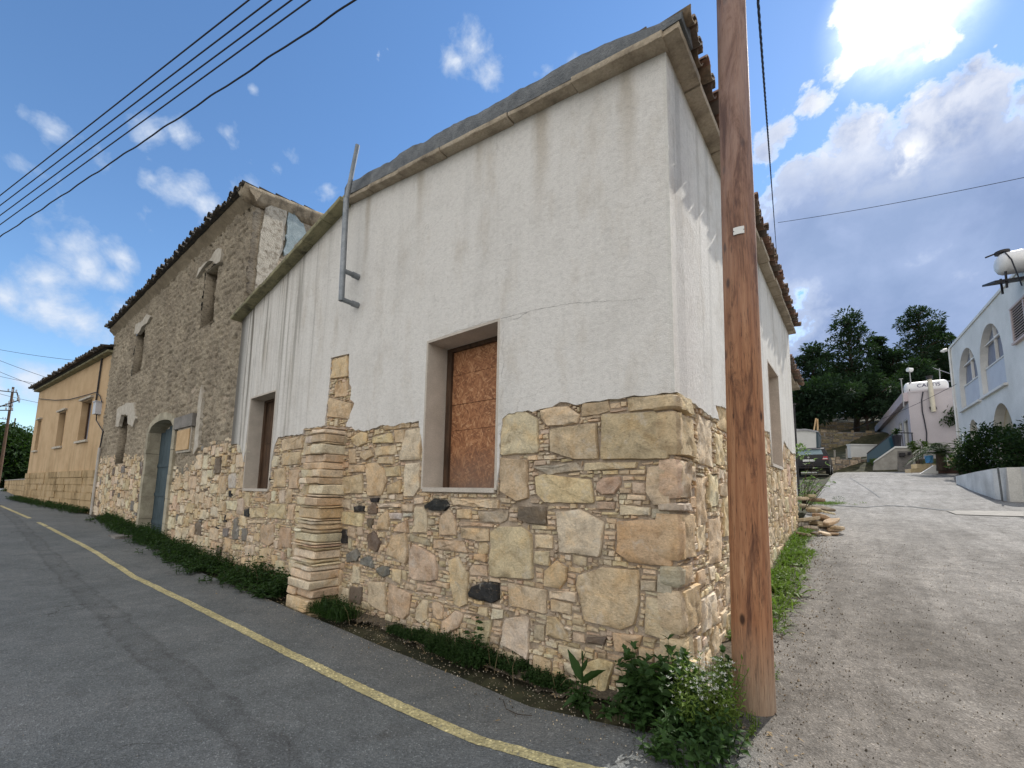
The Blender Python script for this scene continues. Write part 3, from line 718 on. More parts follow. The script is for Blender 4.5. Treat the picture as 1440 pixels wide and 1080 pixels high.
s_(z7((740,680),(780,645),(900,640),(905,690),(860,762),(780,765),(736,730)),RED);s_(z7((1085,572),(1235,555),(1245,842),(1130,835),(1072,740)),PNK,.045)
s_(z7((200,842),(388,850),(390,972),(250,960),(197,920)),DK2);s_(z7((897,838),(1108,852),(1104,908),(897,900)),WHT);s_(z7((1116,862),(1240,862),(1245,930),(1116,925)),GRY)
s_(px((783.7,720),(816,715.5),(850,734),(845.5,783),(788,777)),PALE,.045);s_(px((870,733),(905,730),(941,732),(946,796),(915,794),(886,790),(868,777)),ORG,.05)
s_(px((693,746),(704,740.5),(735,740.5),(749,752),(751,815),(690,810)),YEL,.045)
s_(z8((345,280),(420,217),(488,260),(488,340),(440,398),(342,375)),TAN);s_(z8((555,312),(700,258),(942,277),(943,500),(918,620),(830,652),(600,595),(547,370)),YEL,.05)
s_(z8((117,357),(363,402),(358,553),(122,498)),PNK);s_(z8((375,407),(548,417),(548,478),(380,453)),WHT);s_(z8((386,462),(518,487),(515,558),(387,533)),PNK)
s_(z8((955,342),(1048,347),(1048,408),(952,398)),PNK);s_(z8((1062,302),(1150,302),(1155,430),(1057,415)),GRY,.04);s_(z8((987,442),(1150,478),(1152,695),(1110,712),(983,680)),PNK,.05)
s_(z8((97,582),(240,562),(248,600),(243,843),(72,740)),WHT,.045);s_(z8((362,567),(420,572),(518,728),(440,713),(357,690)),TAN);s_(z8((610,702),(738,702),(723,753),(602,735)),DK2)
s_(z8((772,672),(965,690),(930,800),(792,790)),TAN);s_(z8((552,880),(680,835),(783,862),(735,1070),(548,1000)),YEL,.045);s_(z8((1040,765),(1165,742),(1170,905),(1050,900)),TAN,.04)
s_(z8((432,747),(588,782),(578,830),(530,878),(432,790)),PALE);s_(z8((742,802),(928,852),(918,880),(742,830)),TAN)
s_(z5((130,272),(190,228),(238,242),(230,310),(170,338),(132,310)),TAN);s_(z5((267,270),(398,238),(412,308),(270,313)),YEL);s_(z5((417,220),(488,217),(488,308),(427,308)),TAN)
s_(z5((347,192),(528,168),(528,200),(352,224)),TAN);s_(z5((287,342),(428,322),(438,388),(292,398)),YEL);s_(z5((502,222),(612,202),(598,428),(452,428)),PALE,.03)
s_(z5((497,452),(596,442),(596,615),(550,682),(492,678),(487,500)),WHT,.03);s_(z5((192,370),(258,352),(278,400),(222,433),(192,410)),TAN);s_(z5((312,407),(418,402),(418,453),(303,453)),TAN)
s_(z5((230,452),(310,442),(358,500),(368,570),(330,673),(237,673)),YEL,.045);s_(z5((352,482),(458,467),(463,538),(372,543)),TAN);s_(z5((380,600),(468,562),(468,658),(372,658)),ORG)
s_(z5((107,462),(218,462),(218,508),(107,513)),TAN);s_(z5((67,547),(200,522),(203,658),(62,658)),TAN);s_(z5((107,352),(158,352),(153,453),(107,453)),TAN)
s_(z5((140,750),(180,738),(215,748),(215,783),(145,785)),BLK);s_(z5((252,690),(315,687),(310,718),(262,718)),BLK);s_(z5((243,745),(285,722),(300,740),(298,798),(242,798)),DK2);s_(z5((237,832),(273,832),(268,898),(237,880)),DK2)
s_(z5((67,782),(213,797),(198,888),(62,863)),YEL);s_(z5((307,727),(458,727),(462,750),(312,753)),WHT);s_(z5((387,792),(473,792),(473,838),(397,833)),BW);s_(z5((482,792),(548,792),(543,818),(482,818)),BW)
s_(z5((477,732),(558,732),(553,783),(477,783)),PNK);s_(z5((562,692),(623,682),(623,728),(562,728)),WHT);s_(z5((637,740),(700,693),(778,702),(803,740),(768,778),(680,775),(642,765)),BLK,.05)
s_(z5((567,747),(623,747),(648,800),(648,933),(547,923)),PALE);s_(z5((737,812),(800,762),(848,860),(848,948),(727,943)),TAN);s_(z5((812,692),(1143,702),(1138,763),(832,735)),PALE)
s_(z5((852,767),(948,767),(948,833),(852,828)),YEL);s_(z5((1002,777),(1208,782),(1198,838),(1160,862),(1012,848)),GRY);s_(z5((872,852),(1108,867),(1098,888),(872,878)),PNK)
s_(z5((882,892),(1073,902),(1073,988),(1000,988),(882,958)),TAN);s_(z5((302,908),(322,820),(378,767),(383,908)),TAN);s_(z5((417,918),(442,870),(508,842),(518,928)),TAN)
s_(z6((402,62),(508,42),(513,240),(500,258),(362,190)),PNK,.045);s_(z6((527,170),(560,122),(698,200),(718,300),(713,368),(660,383),(570,368),(532,340)),PNK,.05)
s_(z5((532,937),(668,982),(668,1018),(527,983)),GRY);s_(z6((692,92),(900,102),(928,183),(692,150)),PNK);s_(z6((802,232),(860,207),(933,330),(923,538),(880,558),(832,538),(807,350)),YEL,.045)
s_(z6((937,300),(960,262),(1058,272),(1063,348),(942,338)),PNK);s_(z6((972,187),(1058,197),(1058,248),(972,230)),ORG);s_(z6((937,460),(960,412),(1040,382),(1143,392),(1143,508),(1100,528),(942,488)),BLK,.055)
s_(z6((242,377),(358,387),(368,598),(300,568),(242,520)),PNK,.04);s_(z6((382,392),(538,470),(518,608),(490,638),(382,598)),PNK,.04);s_(z6((572,560),(620,502),(653,512),(648,638),(600,668),(567,640)),PALE)
s_(z6((747,660),(838,582),(898,610),(860,700),(747,758)),PALE);s_(z6((1002,652),(1093,642),(1060,885),(1010,860),(977,720)),PALE,.045);s_(z6((1092,572),(1173,572),(1168,638),(1092,638)),WHT)
for q in (((302,290),(345,270),(388,285),(388,330),(340,353),(302,320)),((97,190),(160,152),(188,200),(170,240),(97,248)),((192,225),(240,200),(270,215),(278,288),(192,260))): s_(z6(*q),BLU,.04)
for q in (((242,62),(280,32),(328,110),(300,178),(247,150)),((117,422),(198,422),(193,538),(117,518)),((132,622),(248,652),(238,698),(132,670)),((292,602),(368,700),(358,728),(282,708)),((397,682),(438,662),(503,750),(488,793),(397,760)),((522,782),(598,752),(618,820),(522,808))): s_(z6(*q),DK2,.04)
s_(z6((572,392),(738,422),(738,468),(582,440)),PNK);s_(z6((712,377),(798,397),(798,428),(722,410)),TAN);s_(z6((37,22),(93,22),(93,118),(62,118)),BLK);s_(z6((137,562),(218,582),(208,618),(142,600)),YEL)
for q,c in ((((822,92),(968,62),(968,148),(832,168)),TAN),(((832,182),(958,172),(948,258),(832,268)),TAN),(((768,292),(848,282),(846,418),(766,418)),TAN),(((872,302),(945,292),(936,428),(872,428)),TAN),
 (((602,562),(698,562),(708,628),(612,628)),YEL),(((737,532),(848,532),(848,638),(722,628)),YEL),(((867,542),(916,532),(898,648),(862,638)),TAN),(((682,682),(768,672),(768,798),(730,823),(672,788)),RED),
 (((812,692),(886,702),(886,838),(802,828)),RED),(((622,492),(698,492),(698,518),(642,518)),ORG),(((717,462),(748,452),(743,518),(722,508)),RED),(((562,572),(598,567),(598,623),(567,618)),BLK),
 (((437,512),(518,512),(508,578),(442,568)),WHT),(((582,642),(698,642),(698,663),(592,668)),PALE),(((317,442),(373,432),(373,488),(322,488)),BLK),(((383,447),(448,447),(448,483),(383,478)),WHT),(((457,442),(478,442),(478,488),(457,483)),BLK),
 (((277,502),(358,502),(358,558),(292,558)),WHT),(((172,502),(268,502),(263,558),(167,558)),YEL),(((492,642),(523,622),(523,778),(482,778)),BLU),(((392,612),(438,612),(438,658),(392,658)),BLK),(((362,682),(398,682),(393,738),(367,738)),BLK),
 (((412,702),(458,702),(453,758),(422,758)),BLU),(((547,702),(583,702),(583,788),(552,788)),BLU),(((562,822),(628,812),(628,888),(572,888)),PALE),(((482,812),(538,812),(538,848),(482,848)),PALE),(((672,842),(718,832),(718,928),(667,938)),TAN),
 (((515,120),(580,110),(585,180),(520,180)),BW),(((512,195),(560,190),(556,280),(512,285)),WHT),(((460,330),(505,320),(500,425),(455,425)),BW)):
    s_(z9(*q),c,.035)
def under(poly_z):
    # boundary z of stone top along u from the render outline
    pts=sorted(poly_z); return pts
BA=sorted([(p[0],p[1]) for p in plA if p[1]<3.0 and not (W1[0]-.05<p[0]<W1[1]+.01 and p[1]<2.1) and not (W2[0]-.01<p[0]<W2[1]+.3 and p[1]<2.1)])
def top_at(U,tab):
    xs=np.array([p[0] for p in tab]); zs=np.array([p[1] for p in tab]); return np.interp(U,xs,zs)
def regA(U,Z):
    t=top_at(U,[(0,2.31),(1.0,2.33),(1.81,2.33),(3.03,2.33),(4.3,2.4),(5.1,2.42),(7.4,2.42),(8.7,2.45),(9.7,2.5)])
    r=(Z<t+.02)&(Z>-.42)
    for h in (W1,W2): r&=~((U>h[0]-.005)&(U<h[1]+.005)&(Z>h[2]-.03))
    r&=U>.02
    return r
# exposed patch over the buttress
pxp=[(468,505),(493,497.5),(494,540),(500,567),(488,600),(460,599),(464,558)]
PP=[PA.uv(*p) for p in pxp]
def regA2(U,Z): return regA(U,Z)|inpoly(U,Z,PP)
mb=MB(); ST=[(p,h,c) for p,h,c in ST if min(q[0] for q in p)>-.03]
ST.append(([PA.uv(*p) for p in ((470,508),(491,500),(492,530),(468,533))],.04,YEL)); ST.append(([PA.uv(*p) for p in ((466,560),(498,568),(494,590),(463,586))],.04,TAN))
masonry(mb,PA,0.0,LU,-.42,4.0,regA2,ST,seed=11)
# quoins of the corner: blocks that turn onto the side wall
q=random.Random(5); zt=-.1; quo=[]
for z0,z1,w,c in ((.0,.235,.30,PALE),(.24,.44,.22,TAN),(.46,.79,.46,ORG),(.80,.97,.28,TAN),(1.0,1.365,.36,ORG),(1.37,1.45,.3,GRY),(1.47,1.79,.30,PNK),(1.81,2.17,.44,TAN),(2.18,2.33,.4,YEL)):
    quo.append(([(.03,z0+.01),(w,z0+.012),(w-.02,z1-.012),(.03,z1-.01)],.045,c))
def regB(U,Z):
    t=top_at(U,[(0,2.31),(1.2,2.44),(2.9,2.46),(b3,2.56),(b4,2.56),(8.2,2.52)])
    gz=np.interp(U,[0,8.2],[-.1,.85]); r=(Z<t+.02)&(Z>gz-.25)&(U>.03)
    return r&~((U>b3-.005)&(U<b4+.005)&(Z>WB[2]-.03))
masonry(mb,PB,0.0,8.2,-.35,2.7,regB,quo,seed=12,classes=((.40,.36,34),(.30,.26,50),(.22,.18,70),(.15,.12,120)),pal=[TAN]*6+[YEL]*4+[PALE]*6+[BRN]*2+[PNK]*3+[WHT]*3+[ORG])
mb.build('stone_base',M['stone'],house,smooth=True,sharp=50)
# corner post of stones, so the arris is solid
mb=MB(); rnd=random.Random(3)
zz=-.2
for z0,z1,c in ((-.3,.0,PALE),(.0,.235,TAN),(.24,.44,TAN),(.46,.79,PNK),(.80,.97,GRY),(1.0,1.365,ORG),(1.37,1.45,GRY),(1.47,1.79,PNK),(1.81,2.17,BRN),(2.175,2.31,TAN)):
    mb.col=jcol(c,.03); n=6; rings=[]
    a=.12+rnd.uniform(-.02,.03)
    for k in range(n+1):
        z=z0+.008+(z1-z0-.016)*k/n; bulge=.05*min(1,5*(k/n)*(1-k/n)+.45); ring=[]
        for (x,y) in ((-a,.03),(-a,-bulge*.7),(-a*.5,-bulge),(-.02,-bulge),(bulge*.7,-bulge*.6),(bulge,.02),(bulge,a*.5),(bulge*.7,a),(-.03,a)):
            d=.012*mn.noise(Vector((x*8,y*8,z*9)));ring.append(mb.vert((x+d,y-d,z)))
        rings.append(ring)
    for A,B in zip(rings,rings[1:]):
        for k in range(9): mb.face([A[k],A[(k+1)%9],B[(k+1)%9],B[k]])
    mb.face(rings[0][::-1]); mb.face(rings[-1])
mb.build('corner_stone',M['stone'],house,smooth=True,sharp=40)
# buttress of flat stones
rnd=random.Random(21)
def bx_pts(k):  # k 0 bottom..1 top -> (u right, u left, depth)
    return (4.72+(.0)*k, 5.60-.28*k, .50-.22*k)
mb=MB(); ur,_=PA.uv(487,605); 
z=-.3
while z<2.40:
    h=rnd.choice([.035,.05,.07,.10,.12,.15]) if z>.35 else rnd.choice([.12,.18,.22]); 
    if z+h>2.42: h=2.42-z
    if h<.03: break
    k=(z+.3)/2.7; ul,ur_,dp=5.37+.13*k, 4.78+.11*k, .46-.13*k
    splits=[ur_,ul] if rnd.random()<.45 else [ur_,ur_+(ul-ur_)*rnd.uniform(.3,.7),ul]
    for a,b in zip(splits,splits[1:]):
        c=rnd.choice([TAN,WHT,PALE,WHT,PALE,PNK,(.66,.63,.58)]) if z>.1 else TAN; mb.col=jcol(c,.12)
        j=lambda: rnd.uniform(-.026,.022)
        a2=a+(.006 if a>ur_ else 0)+(j() if a==ur_ else 0); b2=b+(j() if b==ul else 0); d2=dp+j()*1.6
        n=5; rings=[]
        for kk,(zz_,s) in enumerate(((z+.006,.0),(z+.018,.012),(z+h-.018,.012),(z+h-.006,0))):
            ring=[]
            for (u,w) in ((a2-s,-.02),(a2-s,d2*.5),(a2-s,d2+s-.02),(a2+.02,d2+s),((a2+b2)/2,d2+s+j()*.6),(b2-.02,d2+s),(b2+s,d2+s-.02),(b2+s,d2*.5),(b2+s,-.02)):
                dd=.020*mn.noise(Vector((u*9,w*9,zz_*22))); ring.append(mb.vert(PA(u+dd,zz_+dd*.7,w+dd)))
            rings.append(ring)
        for A,B in zip(rings,rings[1:]):
            for q_ in range(9): mb.face([A[q_],A[(q_+1)%9],B[(q_+1)%9],B[q_]])
        mb.face(rings[0][::-1]); mb.face(rings[-1])
    z+=h
bt=mb.build('buttress',M['stone'],house,smooth=True,sharp=35)
mb=MB(); mb.pbox(PA,4.92,5.33,-.4,2.38,-.01,.28); mb.build('buttress_core',M['mortar'],bt)
# verge cornice on the gable (flat stones), eaves cornice on the side
rnd=random.Random(8)
def slab_run(mb,P0,P1,out,thick,ln,jit,inn=.05):
    P0=np.array(P0,float);P1=np.array(P1,float);T_=P1-P0;Ln=np.linalg.norm(T_);T_/=Ln
    t=0
    while t<Ln-.05:
        l=min(Ln-t,ln*rnd.uniform(.75,1.25)); 
        if Ln-t-l<.3: l=Ln-t
        a=P0+T_*(t+.008); b=P0+T_*(t+l-.008); o=np.array(out)*(1+rnd.uniform(-.12,.12)); zj=rnd.uniform(-jit,jit)
        up=np.array([0,0,thick*rnd.uniform(.9,1.1)]); z0=np.array([0,0,zj]); i_=-np.array(out)/np.linalg.norm(out)*inn
        n=6; rows=[]
        for k in range(n+1):
            p=a+(b-a)*k/n; d=.012*mn.noise(Vector(tuple(p*6)))
            rows.append([mb.vert(p+i_+z0),mb.vert(p+o*.96+z0+np.array([0,0,d])),mb.vert(p+o*(1+d)+z0+up*.2),mb.vert(p+o*(1+d*2)+z0+up*.85),mb.vert(p+o*.93+z0+up),mb.vert(p+i_+z0+up)])
        for A,B in zip(rows,rows[1:]):
            for k in range(6): mb.face([A[k],A[(k+1)%6],B[(k+1)%6],B[k]])
        mb.face(rows[0][::-1]); mb.face(rows[-1]); t+=l
mb=MB(); slab_run(mb,(0.06,-.03,EH-.08),(-RU,-.03,RZ-.08),(0,-.145,0),.06,1.05,.010)
cn=mb.build('verge_cornice',M['cornice'],house,smooth=True,sharp=30)
mb=MB(); slab_run(mb,(-RU,-.03,RZ-.10),(-LU-.12,-.03,EH-.13),(0,-.20,0),.07,.75,.01)
mb.build('verge_cornice',M['cornice_moss'],house,smooth=True,sharp=30)
mb=MB(); slab_run(mb,(.03,-.17,EH-.08),(.03,8.3,EH-.08),(.15,0,0),.065,.8,.01)
mb.build('eaves_cornice',M['cornice'],house,smooth=True,sharp=30)
# grey cement verge with ragged top
mb=MB(); prev=None
for k in range(91):
    t=k/90; x=.21-(RU+.21)*t; z=EH-.025+(RZ-EH)*max(0,-x)/RU
    hgt=.25+.10*mn.noise(Vector((x*1.3,4,0)))+.03*mn.noise(Vector((x*4.3,4,0)))+.012*mn.noise(Vector((x*12.7,4,.5))); hgt=.10+(hgt-.10)*min(1,max(0,(.25-x)/.9))
    row=[mb.vert((x,-.17+.015*mn.noise(Vector((x*5,1,1))),z)),mb.vert((x,-.165+.02*mn.noise(Vector((x*4,1,1))),z+hgt*.6)),mb.vert((x,-.13,z+hgt)),mb.vert((x,.12,z+hgt+.02)),mb.vert((x,.14,z))]
    if prev:
        for q_ in range(5): mb.face([prev[q_],row[q_],row[(q_+1)%5],prev[(q_+1)%5]])
    else: mb.face(row)
    prev=row
mb.face(prev[::-1]); mb.build('cement_verge',M['cement'],house,smooth=True,sharp=40)
mb=MB(); prev=None
for k in range(41):
    t=k/40; x=-RU-.02-(LU+.02-RU)*t; z=RZ-.04-(RZ-EH+.03)*t; hgt=.03+.02*mn.noise(Vector((x*3,4,0)))+(.10 if k<2 else 0)
    row=[mb.vert((x,-.15,z)),mb.vert((x,-.13,z+hgt)),mb.vert((x,.2,z+hgt)),mb.vert((x,.2,z))]
    if prev:
        for q_ in range(4): mb.face([prev[q_],row[q_],row[(q_+1)%4],prev[(q_+1)%4]])
    else: mb.face(row)
    prev=row
mb.face(prev[::-1]); mb.build('cement_verge',M['cornice_moss'],house)
sl=math.hypot(RU,RZ-EH)
mb=MB(); tile_roof(mb,(.235,-.045,EH+.015),(0,1,0),(-RU,0,RZ-EH),8.35,1.7,TC,seed=4)
mb.col=TC[4]; mb.poly([(.12,-.1,EH+.01),(-RU,-.1,RZ+.05),(-RU,8.3,RZ+.05),(.12,8.3,EH+.01)]); mb.poly([(-RU,-.1,RZ+.05),(-LU-.1,-.1,EH-.0),(-LU-.1,8.3,EH-.0),(-RU,8.3,RZ+.05)])
mb.build('roof',M['tile'],house,smooth=True,sharp=40)
# vent pipe on the facade
mb=MB(); X0=-5.02; yp=-.32
Pb=PA.uv(480,423,.3); Pt=PA.uv(487,280,.3); Ptt=PA.uv(503,204,.3)
b0=PA(Pb[0],Pb[1],.3); m0=PA(Pt[0],Pt[1],.30); t0=PA(Ptt[0],Ptt[1],.30)
mb.tube([b0,m0],.042,14); mb.tube([m0-(m0-b0)*.02,t0],.033,14); pp=mb.build('metal_pipe',M['steel'],house,smooth=True,sharp=40)
for pxx in ((482,380),(481,421)):
    q_=PA.uv(*pxx,.3); mb=MB(); a=PA(q_[0],q_[1],.30); mb.tube([a,a+np.array([.0,.16,0])],.036,12); mb.tube([a+np.array([0,.16,0]),a+np.array([.0,.31,0])],.046,12); mb.build('elbow_bracket',M['steel'],pp,smooth=True,sharp=40)
# wooden peg in the wall beside the window
# ================================================================= ADOBE HOUSE
ad=thing('adobe_house','two storey mud brick house with tiled eaves and blue arched door, plaster fallen away','house',(-17,3,0))
LD=14.9
def D(*p,w=0): return [PD.uv(x,y,w) for x,y in p]
rnd=random.Random(31)
ev=D((343,275),(170,455)); EZ=8.40
topD=EZ
dl=D((206,590),(216,590),(245,597),(228,724),(208,728))
du0,du1=D((243,640))[0][0],D((207,660))[0][0]; dtop=D((232,591))[0][1]; dz0=D((215,738))[0][1]
sm0,sm1=D((273,600))[0][0],D((254,610))[0][0]; smz0,smz1=D((262,634))[0][1],D((262,604))[0][1]
n1=(D((305,400))[0][0],D((287,410))[0][0],D((295,455))[0][1],D((296,378))[0][1])
n2=(D((203,480))[0][0],D((190,490))[0][0],D((196,523))[0][1],D((198,460))[0][1])
n3=(D((180,600))[0][0],D((167,610))[0][0],D((172,652))[0][1],D((173,585))[0][1])
DOOR=(du0,du1,-.3,dtop); SM=(sm0,sm1,smz0,smz1)
base_tab=sorted([(p[0],p[1]) for p in D((330,618),(310,622),(283,628),(268,655),(250,660),(200,642),(165,640),(133,646),(122,648))])
def bz(u): return float(np.interp(u,[p[0] for p in base_tab],[p[1] for p in base_tab]))
HD=[DOOR,SM,n1,n2,n3]
def inh(u,z): return any(h[0]<u<h[1] and h[2]<z<h[3] for h in HD)
def dimples(u,z):
    # weathered mud bricks: courses about 0.17 m with eroded joints
    c=z/.17; fr=abs((c%1)-.5)*2; bj=abs(((u/.36+(.5 if int(c)%2 else 0))%1)-.5)*2
    k=.5+.5*mn.noise(Vector((u*1.1,z*1.1,8)))
    d=-.034*k*max(0,(fr-.6)/.4)-.02*k*max(0,(bj-.8)/.2)
    d-=.14*max(0,mn.noise(Vector((u*6,z*9,1)))-.08)+.06*max(0,mn.noise(Vector((u*15,z*19,6)))-.1)+.05*max(0,mn.noise(Vector((u*3,z*4,4)))-.25)
    cr=abs(u-(6.55+.25*mn.noise(Vector((z*.9,3,3))))); 
    if cr<.16: d-=.07*(1-cr/.16)
    return d
mb=MB(); mb.pbox(PD,.03,.2,3.5,EZ,-.2,-.015); wavy_sheet(mb,PD,-.03,LD,-.3,EZ,.04,.04,lambda u,z: z>bz(u)-.25 and not inh(u,z),0.02,1.6,dimples)
mb.m=0
for h in (n1,n2,n3): # niche reveals
    for a,b in ((h[0],h[0]+.02),(h[1]-.02,h[1])): mb.pbox(PD,a,b,h[2],h[3],-.35,.0)
    mb.pbox(PD,h[0],h[1],h[3]-.02,h[3],-.35,0); mb.pbox(PD,h[0],h[1],h[2],h[2]+.02,-.35,0); 
    mb.pbox(PD,h[0]-.05,h[1]+.05,h[2]-.05,h[3]+.05,-.40,-.33)
# lower corner house facing gable wall
GL=8.5
mb2=MB(); 
gq=[PG.uv(*p) for p in ((360,262),(420,276),(466,292))]
def gtop(u): return EZ+.05+.145*max(0,u)
wavy_sheet(mb,PG,0,7,4.0,EZ+1.2,.07,.03,lambda u,z: z<gtop(u),0.0,1.6,lambda u,z:-.03*max(0,mn.noise(Vector((u*8,z*8,2)))-.1))
mb.poly([PD(LD,-.3,0),PD(LD,-.3,-7),PD(LD,EZ,-7),PD(LD,EZ,0)])
mb.build('adobe_wall',M['adobe'],ad,smooth=True)
mb=MB(); wall_holes(mb,PD,0,LD,-.5,4.2,[DOOR,SM,n3],-.03); mb.build('core_wall',M['mortar'],ad)
mb=MB()
def regD(U,Z):
    t=np.interp(U,[p[0] for p in base_tab],[p[1] for p in base_tab]); r=(Z<t+.06*np.sin(U*7)+.03)&(Z>-.5)
    for h in (DOOR,SM,n3): r&=~((U>h[0]-.22*(h is DOOR))&(U<h[1]+.22*(h is DOOR))&(Z>h[2])&(Z<h[3]))
    return r
masonry(mb,PD,0,LD,-.45,2.9,regD,(),seed=33,cell=.016,pal=[WHT]*6+[PALE]*6+[TAN]*6+[PNK]*3+[BLU]+[DK2],classes=((.42,.30,20),(.32,.24,60),(.24,.18,110),(.17,.13,150)),sliver=(3,5))
mb.build('stone_base',M['stone'],ad,smooth=True,sharp=50)
# door: stone surround with segmental arch, blue leaf
def surround(pl,h,wd,mat,parent,arch=.28,w0=-.35,w1=.07):
    u0,u1,z0,z1=h; mb=MB(); n=5; H=(z1-arch-z0)/n
    for k in range(n):
        for a,b in ((u0-wd,u0),(u1,u1+wd)):
            mb.pbox(pl,a+rnd.uniform(-.02,0),b,z0+k*H+.006,z0+(k+1)*H-.006,w0,w1+rnd.uniform(-.008,.008))
    c=(u0+u1)/2; hw=(u1-u0)/2; N=9; pts=[]
    for k in range(N+1):
        t=-1+2*k/N; pts.append((c+t*hw,z1-arch+arch*math.sqrt(max(0,1-t*t))))
    for k in range(N):
        a,b=pts[k],pts[k+1]
        def o(p): 
            d=np.array([p[0]-c,(p[1]-(z1-arch))*1.2+.25]); d/=np.linalg.norm(d); return (p[0]+d[0]*wd,p[1]+d[1]*wd)
        oa,ob=o(a),o(b); P=[a,b,ob,oa]
        g1=[pl(p[0],p[1],w0) for p in P]; g2=[pl(p[0],p[1],w1+rnd.uniform(-.006,.006)) for p in P]; mb.hexa(g1+g2)
    return mb.build('door_surround',mat,parent),pts
sr,apts=surround(PD,(du0,du1,-.2,dtop),.24,noisy('door_stone',(.26,.23,.17),(.50,.45,.34),3,.9,.6,.02,40),ad)
dr=None
mb=MB(); um=(du0+du1)/2
for k in range(6):
    a=du0+(du1-du0)*k/6; b=du0+(du1-du0)*(k+1)/6; zt_=dtop-.06-.2*abs((a+b)/2-um)
    mb.pbox(PD,a+.005,b-.005,-.1,zt_,-.30,-.26+.006*(k%2))
dr=mb.build('door',M['blue_door'],ad)
mb=MB()
for zq in (.35,1.2,2.1): mb.pbox(PD,du0+.02,du1-.02,zq,zq+.1,-.255,-.235)
mb.build('door_rail',M['blue_door'],dr)
mb=MB(); mb.tube([PD(um-.1,1.05,-.25),PD(um-.1,1.05,-.2),PD(um-.1,1.2,-.2),PD(um-.1,1.2,-.25)],.012,6); mb.build('handle',M['iron'],dr)
mb=MB(); mb.pbox(PD,du0-.3,du1+.3,-.3,.05,0,.32); mb.build('door_step',M['conc'],ad)
mb=MB(); mb.pbox(PD,sm0-.03,sm1+.03,smz0-.04,smz1+.05,-.12,.055); wq=mb.build('window',M['lime'],ad)
mb=MB(); mb.pbox(PD,sm0+.04,sm1-.02,smz0+.02,smz1-.02,.06,.085); mb.build('board',M['board'],wq)
mb=MB(); l=D((277,585),(252,602)); mb.pbox(PD,l[0][0]-.05,l[1][0]+.1,smz1+.03,smz1+.36,-.1,.11); mb.build('lintel',M['conc_dark'],wq)
# old plaster scraps
def scrap(px,mat,parent,pl=PD,w=.04,t=.035,name='plaster_scrap'):
    P=[pl.uv(*p) for p in px]; mb=MB(); o=smooth_outline(P,.12,.03); mb.prism(pl,[tuple(q) for q in o],w-.07,w+t); return mb.build(name,mat,parent)
scrap([(280,392),(284,378),(298,368),(311,350),(317,352),(314,368),(306,373),(300,366),(288,380)],M['lime'],ad)
scrap([(192,470),(194,457),(203,453),(210,442),(215,445),(210,456),(203,460),(198,470)],M['lime'],ad)
scrap([(166,600),(168,575),(180,568),(192,566),(194,590),(190,600),(183,596),(183,584),(174,583),(170,600)],M['lime'],ad)
scrap([(276,640),(280,600),(284,560),(288,543),(289,560),(286,590),(283,630)],M['lime'],ad)
scrap([(372,292),(384,288),(401,296),(398,340),(392,362),(380,385),(362,415),(354,430),(360,380),(366,330)],noisy('flaky_lime',(.15,.12,.085),(.46,.42,.35),9,.95,.9,.03,30,c3=(.52,.48,.41)),ad,PG,.03,.03)
scrap([(404,300),(412,303),(424,316),(428,330),(414,345),(398,362),(401,330)],M['bluegrey'],ad,PG,.03,.045)
# cornice band and tiles
mb=MB(); prev=None
for k in range(120):
    u=-.14+(LD+.3)*k/119; d=.02*mn.noise(Vector((u*2,2,2)))
    row=[mb.vert(PD(u,EZ-.20,.0)),mb.vert(PD(u,EZ-.10+d,.06)),mb.vert(PD(u,EZ-.02+d,.15)),mb.vert(PD(u,EZ+.05,.18+d)),mb.vert(PD(u,EZ+.05,-.1))]
    if prev:
        for q_ in range(5): mb.face([prev[q_],row[q_],row[(q_+1)%5],prev[(q_+1)%5]])
    else: mb.face(row)
    prev=row
mb.face(prev[::-1])
mb.build('eaves_cornice',noisy('mud_cornice',(.20,.16,.11),(.34,.28,.20),3,.95,.7,.03,30),ad,smooth=True,sharp=40)
mb=MB(); prev=None
for k in range(60):
    u=-.25+7.2*k/59; z=gtop(u)-.02; d=.03*mn.noise(Vector((u*2.5,2,2)))
    row=[mb.vert(PG(u,z-.28,.02)),mb.vert(PG(u,z-.10,.07+d*.5)),mb.vert(PG(u,z+.0+d,.15+d)),mb.vert(PG(u,z+.09+d,.17+d)),mb.vert(PG(u,z+.17+d,.05)),mb.vert(PG(u,z+.17,-.4))]
    if prev:
        for q_ in range(6): mb.face([prev[q_],row[q_],row[(q_+1)%6],prev[(q_+1)%6]])
    else: mb.face(row)
    prev=row
mb.build('verge_cornice',noisy('mortar_verge',(.14,.12,.09),(.36,.30,.22),5,.95,.9,.03,14,c3=(.44,.38,.29)),ad,smooth=True)
mb=MB(); sd=PD.D; up=np.array([-PD.N[0],-PD.N[1],.13]); tile_roof(mb,PD(-.02,EZ+.05,.30),sd,up,LD+.15,1.6,DC,pitch=.27,r=.11,seed=9,jit=.035)
mb.col=DC[0]; mb.poly([PD(-.0,EZ+.06,.25),PD(LD+.2,EZ+.1,.25),PD(LD+.2,EZ+.95,-7),PD(-.0,EZ+.95,-7)])
mb.build('roof',M['tile'],ad,smooth=True,sharp=40)
